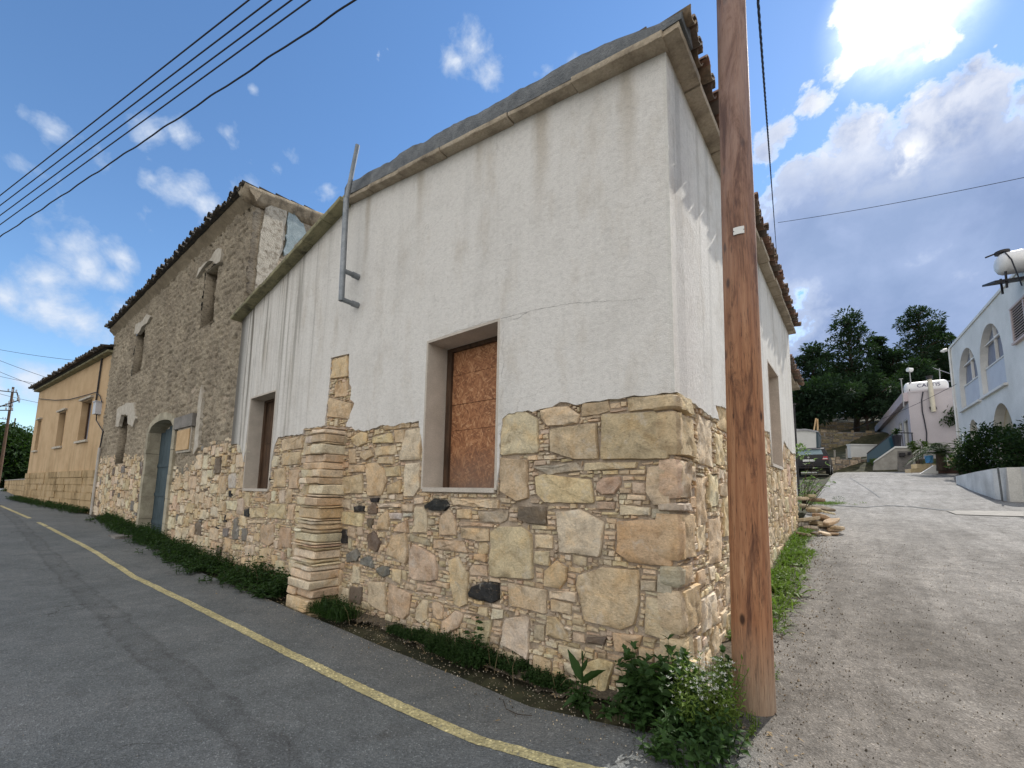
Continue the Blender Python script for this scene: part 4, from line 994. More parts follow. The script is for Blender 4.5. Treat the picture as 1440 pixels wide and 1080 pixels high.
# ================================================================= YELLOW HOUSE
ye=thing('yellow_house','long ochre rendered house with ashlar base and three shuttered windows, far end of the row','house',(-33,2,0))
LY=17.3
Y=lambda *p: [PYL.uv(x,y) for x,y in p]
e1=Y((160,492))[0]; e2=Y((52,551))[0]; YZ=7.35
print('yellow eave',e1,e2,'adobe eave',ev,'dtop',dtop,'du',du0,du1,dz0,'base',base_tab)
YW=[]
for l_ in (((153,562),(105,580),(132,620)),((111,577),(72,629),(112,577)),((60,590),(45,634),(60,590))): pass
yw=[(Y((127,590))[0][0],Y((112.5,591))[0][0],Y((114,620))[0][1],Y((126,561))[0][1]),(Y((90.5,602))[0][0],Y((80.5,604))[0][0],Y((77,629))[0][1],Y((90,578))[0][1]),(Y((56,611))[0][0],Y((51,612))[0][0],Y((48,634))[0][1],Y((57.5,590))[0][1])]
print('yw',yw)
LY=e2[0]-.8
mb=MB(); wall_holes(mb,PYL,0,LY,1.9,YZ,yw,0); mb.poly([PYL(LY,0,0),PYL(LY,0,-7),PYL(LY,YZ,-7),PYL(LY,YZ,0)]); mb.poly([PYL(0,0,0),PYL(0,0,-7),PYL(0,YZ,-7),PYL(0,YZ,0)])
mb.build('wall',M['yellow'],ye)
mb=MB(); q=random.Random(4); z=-.2
for k in range(7):
    h=.34; u=-q.uniform(0,.8)
    while u<LY:
        l=q.uniform(.9,1.7); a=max(0,u); b=min(LY,u+l); 
        if b-a>.02: mb.pbox(PYL,a+.012,b-.012,z+.02,z+h-.02,-.1,.06+q.uniform(-.02,.025))
        u+=l
    z+=h
mb.pbox(PYL,0.01,LY-.01,-.3,z-.01,-.2,.03); mb.build('ashlar_base',M['yellow_stone'],ye)
for h in yw:
    mb=MB(); t=.05
    mb.pbox(PYL,h[0],h[0]+t,h[2],h[3],-.4,.01); mb.pbox(PYL,h[1]-t,h[1],h[2],h[3],-.4,.01); mb.pbox(PYL,h[0]+t,h[1]-t,h[3]-t,h[3],-.4,.01)
    w=mb.build('window',M['yellow'],ye); mb=MB(); mb.pbox(PYL,h[0]+t,h[1]-t,h[2],h[3]-t,-.32,-.28); mb.build('pane',M['curtain'],w)
    mb=MB(); mb.pbox(PYL,h[0]-.1,h[1]+.1,h[2]-.1,h[2],-.3,.10); mb.build('sill',M['lime'],w)
    mb=MB()
    for a,b in ((h[0]+t,h[0]+t+.09),(h[1]-t-.09,h[1]-t),((h[0]+h[1])/2-.04,(h[0]+h[1])/2+.04)): mb.pbox(PYL,a,b,h[2],h[3]-t,-.275,-.22)
    mb.build('window_frame',M['wood_dark'],w)
    mb=MB(); mb.pbox(PYL,h[0]-.12,h[1]+.12,h[3],h[3]+.09,-.3,.12); mb.build('hood',M['lime'],w)
mb=MB(); mb.pbox(PYL,-.2,LY+.2,YZ+.03,YZ+.12,-.3,.22); mb.build('eaves_cornice',M['cornice_moss'],ye)
mb=MB(); tile_roof(mb,PYL(-.2,YZ+.13,.42),PYL.D,np.array([-PYL.N[0],-PYL.N[1],.3]),LY+.5,1.3,DC,pitch=.3,r=.12,seed=19,jit=.05)
mb.col=DC[0]; mb.poly([PYL(-.2,YZ+.14,.3),PYL(LY+.3,YZ+.14,.3),PYL(LY+.3,YZ+1.3,-5),PYL(-.2,YZ+1.3,-5)]); mb.build('roof',M['tile'],ye,smooth=True,sharp=40)
# drainpipe, meter box, cable
pb=[PYL.uv(*p) for p in ((150,628),(144,655),(136,690),(128,712),(126,722))]
u_=PYL.uv(137,690)[0]
mb=MB(); mb.tube([PYL(u_,3.1,.10),PYL(u_,.2,.10)],.055,10); mb.tube([PYL(u_,.25,.10),PYL(u_,.12,.14),PYL(u_+.05,.06,.3)],.055,10); mb.build('drainpipe',M['pvc'],ye,smooth=True,sharp=40)
mu,mz=PYL.uv(141,574); mb=MB(); mb.pbox(PYL,mu-.22,mu+.22,mz-.3,mz+.25,.0,.2); mb.pbox(PYL,mu-.24,mu+.24,mz+.25,mz+.29,.0,.23); mb.build('meter_box',M['panel'],ye)
mb=MB(); mb.tube([PYL(u_,3.1,.10),PYL(u_-.05,3.8,.07),PYL(mu,4.4,.08),PYL(mu,mz-.3,.09)],.022,6)
a=[PYL.uv(*p) for p in ((57,561),(80,563),(100,562),(120,557),(137,552),(143,557),(146,566))]; mb.tube([PYL(p[0],p[1],.06) for p in a],.02,6); mb.build('wall_cable',M['cable'],ye)
mb=MB(); l_=Y((146,500),(133,545)); mb.tube([PYL(l_[0][0],YZ,.05),PYL(l_[0][0]+.05,4.9,.05)],.035,6); mb.build('dark_gutter_pipe',M['iron'],ye)
# low wall beyond
q_=PYL(LY,0,-.1); lw=thing('low_wall','low ochre block wall beyond the yellow house','wall',(q_[0]-8,q_[1],g(q_[0]-8,q_[1])))
mb=MB(); PL=Plane((q_[0],q_[1]+.1),(-1,-.02),(0,-1)); z=-.2
for k in range(5):
    u=0
    while u<26: l=rnd.uniform(.8,1.5); mb.pbox(PL,u+.01,min(26,u+l)-.01,z+.01,z+.39,-.25,rnd.uniform(0,.02)); u+=l
    z+=.4
mb.build('block_course',M['yellow_stone'],lw); mb=MB(); mb.pbox(PL,-.0,26,z,z+.06,-.3,.05); mb.build('coping',M['conc'],lw)
# ================================================================= REAR HOUSE along the side road
PR=Plane((-.42,8.3),(0,1),(1,0))
rh=thing('rear_house','lower tiled house behind the corner house on the side road','house',(-3,12,1.2))
y1=PR.uv(1119,560)[0]; 
ru=4.6
mb=MB(); wall_holes(mb,PR,0,ru,.3,5.15,[],0); mb.poly([PR(ru,.3,0),PR(ru,.3,-6),PR(ru,5.15,-6),PR(ru,5.15,0)]); mb.poly([PR(0,.3,0),PR(0,.3,-6),PR(0,5.15,-6),PR(0,5.15,0)]); mb.build('wall',M['plasterB'],rh)
mb=MB(); slab_run(mb,PR(-.1,5.0,0),PR(ru+.2,5.0,0),(.20,0,0),.09,.7,.01); mb.build('eaves_cornice',M['cornice'],rh,smooth=True,sharp=30)
mb=MB(); tile_roof(mb,PR(-.1,5.08,.31),(0,1,0),(-1,0,.3),ru+.3,1.4,TC,seed=6); mb.col=TC[4]; mb.poly([PR(-.1,5.13,.2),PR(ru+.2,5.13,.2),PR(ru+.2,6.6,-5),PR(-.1,6.6,-5)]); mb.build('roof',M['tile'],rh,smooth=True,sharp=40)
# ================================================================= UTILITY POLE
rnd=random.Random(17)
up_=thing('utility_pole','thick knotty reddish wooden utility pole at the house corner','pole',(.45,.2,-.02))
mb=MB(); prev=None
for k in range(240):
    z=-.25+9.3*k/239; t=max(0,z)/9.3; lean=np.array([.011*z,.0]); r0=.135-.0045*max(0,z); ring=[]
    for q_ in range(40):
        a=q_*math.pi/20; d=1+.022*mn.noise(Vector((math.cos(a)*1.2,math.sin(a)*1.2,z*.7)))+.018*mn.noise(Vector((math.cos(a)*7,math.sin(a)*7,z*1.5)))
        if z<.12: d*=1+.03*(.12-z)/.12*mn.noise(Vector((math.cos(a)*3,math.sin(a)*3,1)))
        ring.append(mb.vert((.45+lean[0]+r0*d*math.cos(a),.2+r0*d*math.sin(a),z)))
    if prev:
        for q_ in range(40): mb.face([prev[q_],ring[q_],ring[(q_+1)%40],prev[(q_+1)%40]])
    prev=ring
mb.face(prev); mb.build('shaft',M['pole'],up_,smooth=True)
# small enamel tag, bent round the pole
tz=None
d=ray(1040,325); tt=(3.35); P=CAM+d*3.3; tz=P[2]
dirp=np.array([CAM[0]-.485,CAM[1]-.2]); dirp/=np.linalg.norm(dirp); a0=math.atan2(dirp[1],dirp[0])
mb=MB(); rr=.128; prev=None
for k in range(9):
    a=a0+.02+(k-4)*.075; cx=.45+.011*tz; row=[mb.vert((cx+rr*math.cos(a),.2+rr*math.sin(a),tz-.028)),mb.vert((cx+rr*math.cos(a),.2+rr*math.sin(a),tz+.03)),mb.vert((cx+(rr-.006)*math.cos(a),.2+(rr-.006)*math.sin(a),tz+.03)),mb.vert((cx+(rr-.006)*math.cos(a),.2+(rr-.006)*math.sin(a),tz-.028))]
    if prev:
        for q_ in range(4): mb.face([prev[q_],row[q_],row[(q_+1)%4],prev[(q_+1)%4]])
    else: mb.face(row)
    prev=row
mb.face(prev[::-1]); tg=mb.build('metal_tag',M['plate'],up_); mb=MB()
for s in (-.27,.27): a=a0+.02+s; mb=MB(); mb.box((.45+.011*tz+(rr+.001)*math.cos(a),.2+(rr+.001)*math.sin(a),tz),(.004,.005,.005),a); mb.build('nail',M['iron'],tg)
mb=MB(); mb.box((.55,.2,8.7),(1.6,.1,.12),.6); mb.build('cross_arm',M['wood_dark'],up_)
# ================================================================= WIRES
def wire(name,P,r,label,grp,mat=M['cable'],sag=0,n=24,cat='cable'):
    P=[np.array(p,float) for p in P]; pts=[]
    for a,b in zip(P,P[1:]):
        for k in range(n+1):
            t=k/n; q=a+(b-a)*t; q[2]-=sag*4*t*(1-t); pts.append(q)
    mb=MB(); mb.tube(pts,r,6); o=mb.build(name,mat,loc=pts[0]); return tag(o,label,cat,grp)
names_=['topmost of the five overhead wires','second overhead wire from the top','middle wire of the five overhead wires','fourth overhead wire from the top','lowest overhead wire, slightly thicker and twisted']
for i,(a,b) in enumerate((((0,275),(350,0)),((0,289),(381,0)),((0,303),(410,0)),((0,316),(436,0)),((0,333),(500,0)))):
    A,B=onZ(*a,8.3-.12*i),onZ(*b,8.3-.12*i); d=(B-A); d/=np.linalg.norm(d)
    pts=[A-d*30,B+d*12]; r=.0105
    if i==4:
        pts=[]; Ln=np.linalg.norm(B-A)+42
        for k in range(420): s=k/419*Ln; p=A-d*30+d*s; p=p+np.array([0,0,.012*math.sin(s*4.2)+.005*math.sin(s*9)]); pts.append(p)
        mb=MB(); mb.tube(pts,.0125,6); tag(mb.build('overhead_wire',M['cable'],loc=pts[0]),'lowest and wavy wire of the five above the street','wire','overhead wires above the street')
    else:
        wire('overhead_wire',pts,r,'straight wire above the street, '+names_[i],'overhead wires above the street',cat='wire')
pt=np.array([.36,.1,8.9])
A=at(1066,2,3.9); B=at(1093,368,22)
mb=MB(); 
for ph in (0,2.1,4.2):
    pts=[]; A0=A+(A-B)/np.linalg.norm(B-A)*1.2
    for k in range(260):
        t=(k/259)**1.6; p=A0+(B-A0)*t; rr_=.007; L_=np.linalg.norm(B-A0)*t
        pts.append(p+np.array([rr_*math.cos(L_*16+ph),0,rr_*math.sin(L_*16+ph)]))
    mb.tube(pts,.0068,5)
tag(mb.build('service_cable',M['cable'],loc=A),'twisted black service cable running from the wooden pole back over the roof','cable')
wire('thin_wire',[at(1094,313,20),at(1480,241,14)],.010,'single thin wire crossing the grey cloud right of the pole',None,cat='wire',sag=.1)
wire('telephone_wire',[at(1115,602,26),at(1200,603,26),at(1345,540,19)],.009,'thin wire in front of the pines to the white house',None,cat='wire',sag=.15)
for i,(a,b) in enumerate((((-30,486),(118,508)),((-30,495),(110,545)),((-30,522),(90,545)),((-30,510),(100,560)),((-30,545),(75,570)))):
    wire('distant_wire',[at(*a,60),at(*b,58)],.028,['highest','second','third','fourth','lowest'][i]+' of the faint wires over the yellow roof','faint wires beyond the yellow house',cat='wire',sag=.2)
# ================================================================= RIGHT SIDE BUILDINGS
rnd=random.Random(40)
vd=ray(1151,712)[:2]; vd=vd/np.linalg.norm(vd)
cw=at(1357,690,23.0); PW=Plane((cw[0],cw[1]),(-vd[0],-vd[1]),(-1,0))
def poly_holes(mb,pl,outer,holes,w=0.0):
    P=[[Vector((u,z,0)) for u,z in outer]]+[[Vector((u,z,0)) for u,z in h] for h in holes]
    flat=[v for l in P for v in l]; ids=[mb.vert(pl(v.x,v.y,w)) for v in flat]
    for t in tessellate_polygon(P): mb.face([ids[i] for i in t])
def arch(u0,u1,z0,z1,n=14,k=1.0):
    c=(u0+u1)/2; hw=(u1-u0)/2; rise=min(hw*k,(z1-z0)*.8); pts=[(u0,z0),(u1,z0)]
    for i in range(n+1):
        a=math.pi*i/n; pts.append((c+hw*math.cos(a),z1-rise+rise*math.sin(a)))
    return pts
def reveal(mb,pl,pts,w0,w1):
    for a,b in zip(pts,pts[1:]+pts[:1]): mb.poly([pl(a[0],a[1],w0),pl(b[0],b[1],w0),pl(b[0],b[1],w1),pl(a[0],a[1],w1)])
wh=thing('white_house','white two storey house with arched windows, roof tank and pink shutter','house',(cw[0]+3,cw[1]-3,1.6))
q=lambda x,y: PW.uv(x,y)
rt=q(1337,490)[1]; LW=13
wa=arch(q(1353,577)[0],q(1379,562)[0],(q(1353,577)[1]+q(1379,562)[1])/2,q(1358,489)[1],k=1.15)
wb=arch(q(1383,559)[0],q(1416,537.6)[0],(q(1383,559)[1]+q(1416,537.6)[1])/2,q(1389,455.6)[1],k=1.15)
la=arch(q(1394,600)[0],q(1427,600)[0],1.9,q(1404,568)[1],k=1.5); lb=arch(q(1362,600)[0],q(1375,600)[0],1.9,q(1369,589)[1],k=1.5)
mb=MB(); poly_holes(mb,PW,[(0,.8),(LW,.8),(LW,rt+.02),(0,rt)],[wa,wb,la,lb])
for h in (wa,wb,la,lb): reveal(mb,PW,h,0,-.32)
mb.poly([PW(0,.8,0),PW(0,.8,-8),PW(0,rt,-8),PW(0,rt,0)]); mb.pbox(PW,-.06,LW,rt,rt+.12,-.3,.05); mb.poly([PW(0,rt,0),PW(LW,rt,0),PW(LW,rt,-8),PW(0,rt,-8)])
mb.poly([PW(LW,.8,0),PW(LW,.8,-8),PW(LW,rt,-8),PW(LW,rt,0)])
mb.build('wall',M['white'],wh)
print('white house',rt,wa[0],wa[1],wb[0],wb[1],la[0])
def arch_window(h,pan=.42):
    u0,u1=h[0][0],h[1][0]; z0=h[0][1]; z1=max(p[1] for p in h)
    w=None; mb=MB(); poly_holes(mb,PW,h,[],-.26); w=mb.build('window',M['curtain'],wh)
    mb=MB(); zp=z0+(z1-z0)*pan; mb.pbox(PW,u0+.01,u1-.01,z0+.01,zp,-.25,-.17); mb.build('panel',M['panel'],w)
    mb=MB(); f=.06
    zs_=z0+(z1-z0)*.77
    mb.pbox(PW,u0,u1,zp,zp+f,-.25,-.14); mb.pbox(PW,u0,u1,zs_,zs_+f,-.25,-.14)
    for u in (u0+.02,(u0+u1)/2,u1-.06): mb.pbox(PW,u,u+f*.7,zp+f,zs_,-.25,-.15)
    mb.pbox(PW,(u0+u1)/2,(u0+u1)/2+.04,zs_+f,z1-.03,-.25,-.15); mb.build('window_frame',M['white'],w)
    mb=MB(); mb.pbox(PW,u0-.1,u1+.1,z0-.10,z0,-.3,.12); mb.build('sill',M['white'],w)
arch_window(wa); arch_window(wb)
for h in (la,lb):
    mb=MB(); poly_holes(mb,PW,h,[],-.31); mb.build('arch_niche',noisy('porch_shade_wall',(.34,.28,.19),(.46,.39,.28),2,.9,.2),wh)
s0,s1=q(1427,470)[0],q(1470,470)[0]; sz0,sz1=q(1432,480)[1],q(1428,432)[1]
mb=MB(); mb.pbox(PW,s0,s0+.09,sz0,sz1,.0,.07); mb.pbox(PW,s1-.09,s1,sz0,sz1,0,.07); mb.pbox(PW,s0,s1,sz0-.08,sz0,0,.12); mb.pbox(PW,s0,s1,sz1,sz1+.07,0,.08); mb.pbox(PW,(s0+s1)/2-.05,(s0+s1)/2+.05,sz0,sz1,0,.06)
sh=mb.build('shutter',M['shutter'],wh); mb=MB(); mb.pbox(PW,s0+.08,s1-.08,sz0,sz1,.003,.006); mb.build('shutter_back',M['dark'],sh); mb=MB(); n=13
for k in range(n):
    z=sz0+(sz1-sz0)*(k+.2)/n; mb.hexa([PW(s0+.09,z,.01),PW(s1-.09,z,.01),PW(s1-.09,z-.02,.06),PW(s0+.09,z-.02,.06),PW(s0+.09,z+.02,.01),PW(s1-.09,z+.02,.01),PW(s1-.09,z+.0,.06),PW(s0+.09,z+.0,.06)])
mb.build('louvre',M['shutter'],sh)
mb=MB(); mb.tube([PW(.08,rt,.07),PW(.08,1.5,.07)],.045,8); mb.build('drainpipe',M['white'],wh)
mb=MB(); c=PW(-.05,rt+.0,.12); mb.tube([c,c+np.array([-.16,0,-.02])],.09,10); mb.tube([c+np.array([-.16,0,-.02]),c+np.array([-.2,0,-.10])],.10,10); mb.build('flood_lamp',M['tank'],wh)
# tank on the roof
P=at(1428,371,15.5); tk=thing('roof_water_tank','round white plastic water tank on the roof edge of the white house','water tank',(P[0],P[1],P[2]-.9))
mb=MB(); ax=np.array([math.cos(.2),math.sin(.2),0.02]); pr=[(-.72,.12),(-.70,.3),(-.6,.44),(-.5,.49),(-.05,.50),(0,.515),(.05,.5),(1.0,.5),(1.12,.3),(1.14,.1)]
mb.tube([P+ax*a*.85+np.array([.12,0,.06]) for a,_ in pr],.5,28,True,[r*.82 for _,r in pr]); mb.build('tank_body',M['tank'],tk,smooth=True,sharp=50)
mb=MB(); 
for s in (-.35,.5): mb.tube([P+ax*s+np.array([.0,0.35,-.35]),P+ax*s+np.array([0,.3,-.95])],.035,6); mb.tube([P+ax*s+np.array([.0,-.35,-.35]),P+ax*s+np.array([0,-.3,-.95])],.035,6)
mb.box((P[0]+.0,P[1],P[2]-.60),(1.5,.9,.07),.2,.25); mb.build('tank_stand',M['iron'],tk)
mb=MB(); mb.tube([P+ax*-.25+np.array([0,0,.5]),P+ax*-.3+np.array([0,-.3,.4]),P+ax*-.2+np.array([0,-.5,0]),P+ax*-.1+np.array([0,-.45,-.5]),P+ax*.0+np.array([0,-.4,-1.0])],.02,6); mb.build('hose',M['cable'],tk)
mb=MB(); mb.tube([P+ax*-.3+np.array([0,0,.47]),P+ax*-.3+np.array([0,0,.56])],.2,16,True); mb.tube([P+ax*-.75+np.array([0,0,.44]),P+ax*-.2+np.array([0,0,.60])],.03,6); mb.build('lid',M['iron'],tk)
# low white garden wall
bw=[onG(x,y) for x,y in ((1560,722),(1440,706),(1421,705.5),(1400,702),(1375,693),(1345,680.5))]
gw=thing('garden_wall','low curved white garden wall with a dark vertical crack below the bushes','wall',(4.1,15,1.6))
ZT=2.40
def curve_wall(mb,pts,zt,th,z0=-.3):
    prev=None
    for i,p in enumerate(pts):
        t=pts[min(i+1,len(pts)-1)]-pts[max(i-1,0)]; t=t[:2]/np.linalg.norm(t[:2]); n=np.array([t[1],-t[0]]); n=n if n[0]>0 else -n
        row=[mb.vert((p[0],p[1],p[2]+z0)),mb.vert((p[0],p[1],zt(i))),mb.vert((p[0]+n[0]*th,p[1]+n[1]*th,zt(i))),mb.vert((p[0]+n[0]*th,p[1]+n[1]*th,p[2]+z0))]
        if prev:
            for k in range(4): mb.face([prev[k],row[k],row[(k+1)%4],prev[(k+1)%4]])
        else: mb.face(row)
        prev=row
    mb.face(prev[::-1])
dense=[]
for a,b in zip(bw,bw[1:]): dense+=[a+(b-a)*k/6 for k in range(6)]
dense.append(bw[-1])
mb=MB(); curve_wall(mb,dense,lambda i: ZT,.2); mb.build('wall_face',noisy('white_garden_wall',(.46,.45,.42),(.74,.73,.70),1.1,.85,.3,.006,40),gw)
a=onG(1412,705); mb=MB(); mb.box((a[0]-.035,a[1],a[2]+.45),(.03,.09,.9),-.3,.12); mb.build('crack',M['cement'],gw)
# lilac house
cp=at(1286,660,27.0); e_=np.array([vd[1],-vd[0]]); PE=Plane((cp[0],cp[1]),(e_[0],e_[1]),(-vd[0],-vd[1])); PS=Plane((cp[0],cp[1]),(vd[0],vd[1]),(-1,0))
ztp=PE.uv(1283,552)[1]; gz_=2.75
lh=thing('lilac_house','single storey lilac house with flat roof, outside stair and roof tank','house',(cp[0]+3,cp[1]+4,2.7))
print('lilac',ztp,PE.uv(1355,600),PS.uv(1234,600))
LS=min(16,PS.uv(1234,606)[0])
sw=[(PS.uv(1277,600)[0],PS.uv(1270.5,600)[0],PS.uv(1271,631)[1],PS.uv(1271,592)[1]),(PS.uv(1268.5,600)[0],PS.uv(1264.5,600)[0],PS.uv(1266,608)[1],PS.uv(1266,594)[1]),(PS.uv(1246,618)[0],PS.uv(1243,618)[0],PS.uv(1245,620)[1],PS.uv(1245,611)[1]),(PS.uv(1241,618)[0],PS.uv(1239,618)[0],PS.uv(1241,622)[1],PS.uv(1241,614)[1])]
sw=[(min(a,b),max(a,b),c,d) for a,b,c,d in sw]
mb=MB(); mb.poly([PE(0,2,0),PE(6.5,2,0),PE(6.5,ztp,0),PE(0,ztp,0)]); mb.poly([PE(0,ztp,0),PE(6.5,ztp,0),PE(6.5,ztp,-LS),PE(0,ztp,-LS)]); mb.poly([PE(6.5,2,0),PE(6.5,2,-LS),PE(6.5,ztp,-LS),PE(6.5,ztp,0)])
wall_holes(mb,PS,0,LS,2,ztp,sw,0); mb.build('wall',M['lilac'],lh)
for i,h in enumerate(sw):
    mb=MB(); mb.pbox(PS,h[0],h[1],h[2],h[3],-.2,-.12); w=mb.build('door' if i==0 else 'window',M['glass'],lh)
    mb=MB(); f=.07
    mb.pbox(PS,h[0],h[0]+f,h[2],h[3],-.12,-.02); mb.pbox(PS,h[1]-f,h[1],h[2],h[3],-.12,-.02); mb.pbox(PS,h[0]+f,h[1]-f,h[3]-f,h[3],-.12,-.02); mb.build('frame',M['white'],w)
mb=MB(); mb.pbox(PS,-.05,LS+.4,ztp-.55,ztp+.02,.0,.28); mb.build('eaves_slab',noisy('lilac_fascia',(.44,.37,.39),(.52,.45,.47),2,.85,.2),lh)
mb=MB(); mb.pbox(PE,0.02,6.4,ztp+.0,ztp+.10,-.3,.03); mb.build('parapet_cap',M['lilac'],lh)
def PEu(x,y,w=0): return PE.uv(x,y,w)
a=PEu(1307,533,.15);b=PEu(1313,579,.15)
mb=MB(); mb.tube([PE(a[0],a[1]+.05,.15),PE(b[0],b[1],.15)],.12,12); fl=mb.build('flue_pipe',noisy('cream_flue',(.5,.46,.36),(.62,.57,.46),5,.5,.1),lh,smooth=True,sharp=40)
mb=MB(); mb.tube([PE(a[0],a[1]-.02,.15),PE(a[0],a[1]+.12,.15),PE(a[0],a[1]+.2,.15)],.16,12,True,[.16,.16,.18]); mb.build('flue_cap',M['iron'],fl); mb=MB(); mb.tube([PE(b[0],b[1]+.2,.15),PE(b[0],b[1]+.3,.0)],.16,10); mb.build('flue_elbow',M['iron'],fl)
mb=MB(); c_=[PEu(x,y,.03) for x,y in ((1298,551),(1296,563),(1297,578),(1300,592),(1303,608),(1303,625))]; mb.tube([PE(u,z,.04) for u,z in c_],.03,6); mb.build('wall_cable',M['cable'],lh)
# stair and landing
st=thing('outside_stair','concrete stair and landing with blue glass balustrade in front of the lilac house','stair',(cp[0]-.8,cp[1]-1.0,2.6))
PT=Plane((cp[0]-vd[0]*1.5,cp[1]-vd[1]*1.5),(e_[0],e_[1]),(-vd[0],-vd[1]))
t_=lambda x,y: PT.uv(x,y)
o=[t_(1226,668),t_(1292,668),t_(1292,629.5),t_(1259,629.5),t_(1230,649)]
mb=MB(); mb.prism(PT,o,-1.3,0); mb.build('stair_block',M['conc'],st)
mb=MB(); mb.prism(PT,[t_(1262,656),t_(1284,656),t_(1284,634),t_(1262,634)],-.05,.01); mb.build('fountain_niche',M['conc_dark'],st)
mb=MB(); mb.prism(PT,[t_(1262,668),t_(1286,668),t_(1286,655.5),t_(1262,655.5)],.02,.45); mb.build('basin',M['conc_dark'],st)
mb=MB(); mb.prism(PT,[t_(1264,642),t_(1272,642),t_(1272,637),t_(1264,637)],.02,.25); mb.prism(PT,[t_(1276,640),t_(1280,640),t_(1280,636),t_(1276,636)],.02,.2); mb.build('metal_shelf',M['iron'],st)
mb=MB(); mb.prism(PT,[t_(1228.5,650.5),t_(1230,647.5),t_(1258.5,627.6),t_(1292,627.6),t_(1292,630),t_(1259,630)],-1.34,.05); mb.build('coping',M['white'],st)
mb=MB(); PTb=Plane((cp[0]-vd[0]*.3,cp[1]-vd[1]*.3),(e_[0],e_[1]),(-vd[0],-vd[1])); k_=lambda x,y: PTb.uv(x,y)
mb.prism(PTb,[k_(1219,656),k_(1219,638),k_(1256,609),k_(1257,628),k_(1234,645)],-.03,0); mb.build('glass_panel',M['glass_blue'],st)
mb=MB(); P1,P2,P3=k_(1219,638),k_(1256,608.5),k_(1284,609); mb.tube([PTb(*P1,0),PTb(*P2,0),PTb(*P3,0)],.035,6)
p_=k_(1284,628); mb.tube([PTb(p_[0],p_[1],0),PTb(p_[0],P3[1],0)],.03,6); p_=k_(1270,628); mb.tube([PTb(p_[0],p_[1],0),PTb(p_[0],P3[1],0)],.02,6); mb.build('handrail',M['iron'],st)
# roof tank with letters
a=at(1305,546,27.6); wt=thing('water_tank','long white water tank with blue letters on the lilac house roof','water tank',(a[0],a[1],ztp+.02))
rz_=ztp+.52; hw=47/600*27.6/2; E3=np.array([e_[0],e_[1],0]); cc=np.array([a[0],a[1],rz_])+np.array([vd[0],vd[1],0])*.7
mb=MB(); pr=[(-1,.05),(-.97,.25),(-.9,.38),(-.8,.43),(.8,.43),(.9,.38),(.97,.25),(1,.05)]; mb.tube([cc+E3*hw*x for x,_ in pr],.4,26,True,[r for _,r in pr]); mb.build('tank_body',M['tank'],wt,smooth=True,sharp=50)
for s in (-.6,.6): mb=MB(); mb.box(tuple(cc+E3*hw*s-np.array([0,0,.42])),(.12,.8,.14),math.atan2(e_[1],e_[0])); mb.build('cradle',M['iron'],wt)
mb=MB(); mb.tube([cc+E3*-hw*.6+np.array([0,0,.43]),cc+E3*-hw*.75+np.array([0,0,.35])-.3*np.array([vd[0],vd[1],0]),cc+E3*-hw*.8-.5*np.array([vd[0],vd[1],0])-np.array([0,0,.4])],.025,6); mb.build('hose',M['cable'],wt)
def text_mesh(body,size,name,mat,parent,O,E_,U_):
    cu=bpy.data.curves.new(name,'FONT'); cu.body=body; cu.size=size; cu.extrude=.004; cu.align_x='CENTER'; ob=bpy.data.objects.new(name+'_t',cu); COL.objects.link(ob)
    me=bpy.data.meshes.new_from_object(ob); bpy.data.objects.remove(ob); Nn=np.cross(E_,U_); off=rootloc(parent)
    for v in me.vertices: p=np.array(O)+np.array(E_)*v.co.x+np.array(U_)*v.co.y+Nn*v.co.z-off; v.co=p.tolist()
    me.materials.clear(); me.materials.append(mat); o=bpy.data.objects.new(name,me); COL.objects.link(o); o.parent=parent; return o
text_mesh('CARTIS',.34,'tank_lettering',M['ink'],wt,cc-np.array([vd[0],vd[1],0])*.435+np.array([0,0,-.02])+E3*.08,E3,np.array([0,0,1.]))
# antennas
a=at(1282,549,28.5); an=thing('roof_spotlight_mast','thin mast with a round white lamp head left on the lilac roof','antenna',(a[0],a[1],ztp))
mb=MB(); P=at(1279,521,28.5); mb.tube([(a[0],a[1],ztp),P],.03,6); mb.build('mast',M['chrome'],an); mb=MB(); mb.tube([P+np.array([-.1,-.1,.05]),P+np.array([.12,.05,.02])],.14,12); mb.build('lamp_head',M['tank'],an)
a=at(1269,556,27.2); an=thing('roof_post','thin grey pipe rising at the left edge of the lilac house','pole',(a[0],a[1],ztp-1.2)); mb=MB(); P=at(1267,533,27.2); mb.tube([at(1271,572,27.2),P],.035,6); mb.tube([P-np.array([.1,0,0]),P+np.array([.1,0,0])],.03,6); mb.build('pipe',M['chrome'],an)
a=at(1322,545,29); an=thing('tv_antenna','television antenna with crossbars behind the roof tank','antenna',(a[0],a[1],ztp)); mb=MB(); P=at(1321,518,29); mb.tube([(a[0],a[1],ztp),P],.03,6); mb.build('mast',M['chrome'],an)
mb=MB(); mb.tube([at(1314,518,29),at(1338,526,29)],.02,5)
for k in range(7): c=at(1314+3.6*k,518+1.2*k,29); mb.tube([c-np.array([.1,.3,0]),c+np.array([.1,.3,0])],.012,5)
mb.build('antenna_boom',M['chrome'],an)
for yy in (536,545): mb=MB(); mb.tube([at(1318,yy,29),at(1337,yy,29)],.02,5); mb.build('antenna_bar',M['chrome'],an)
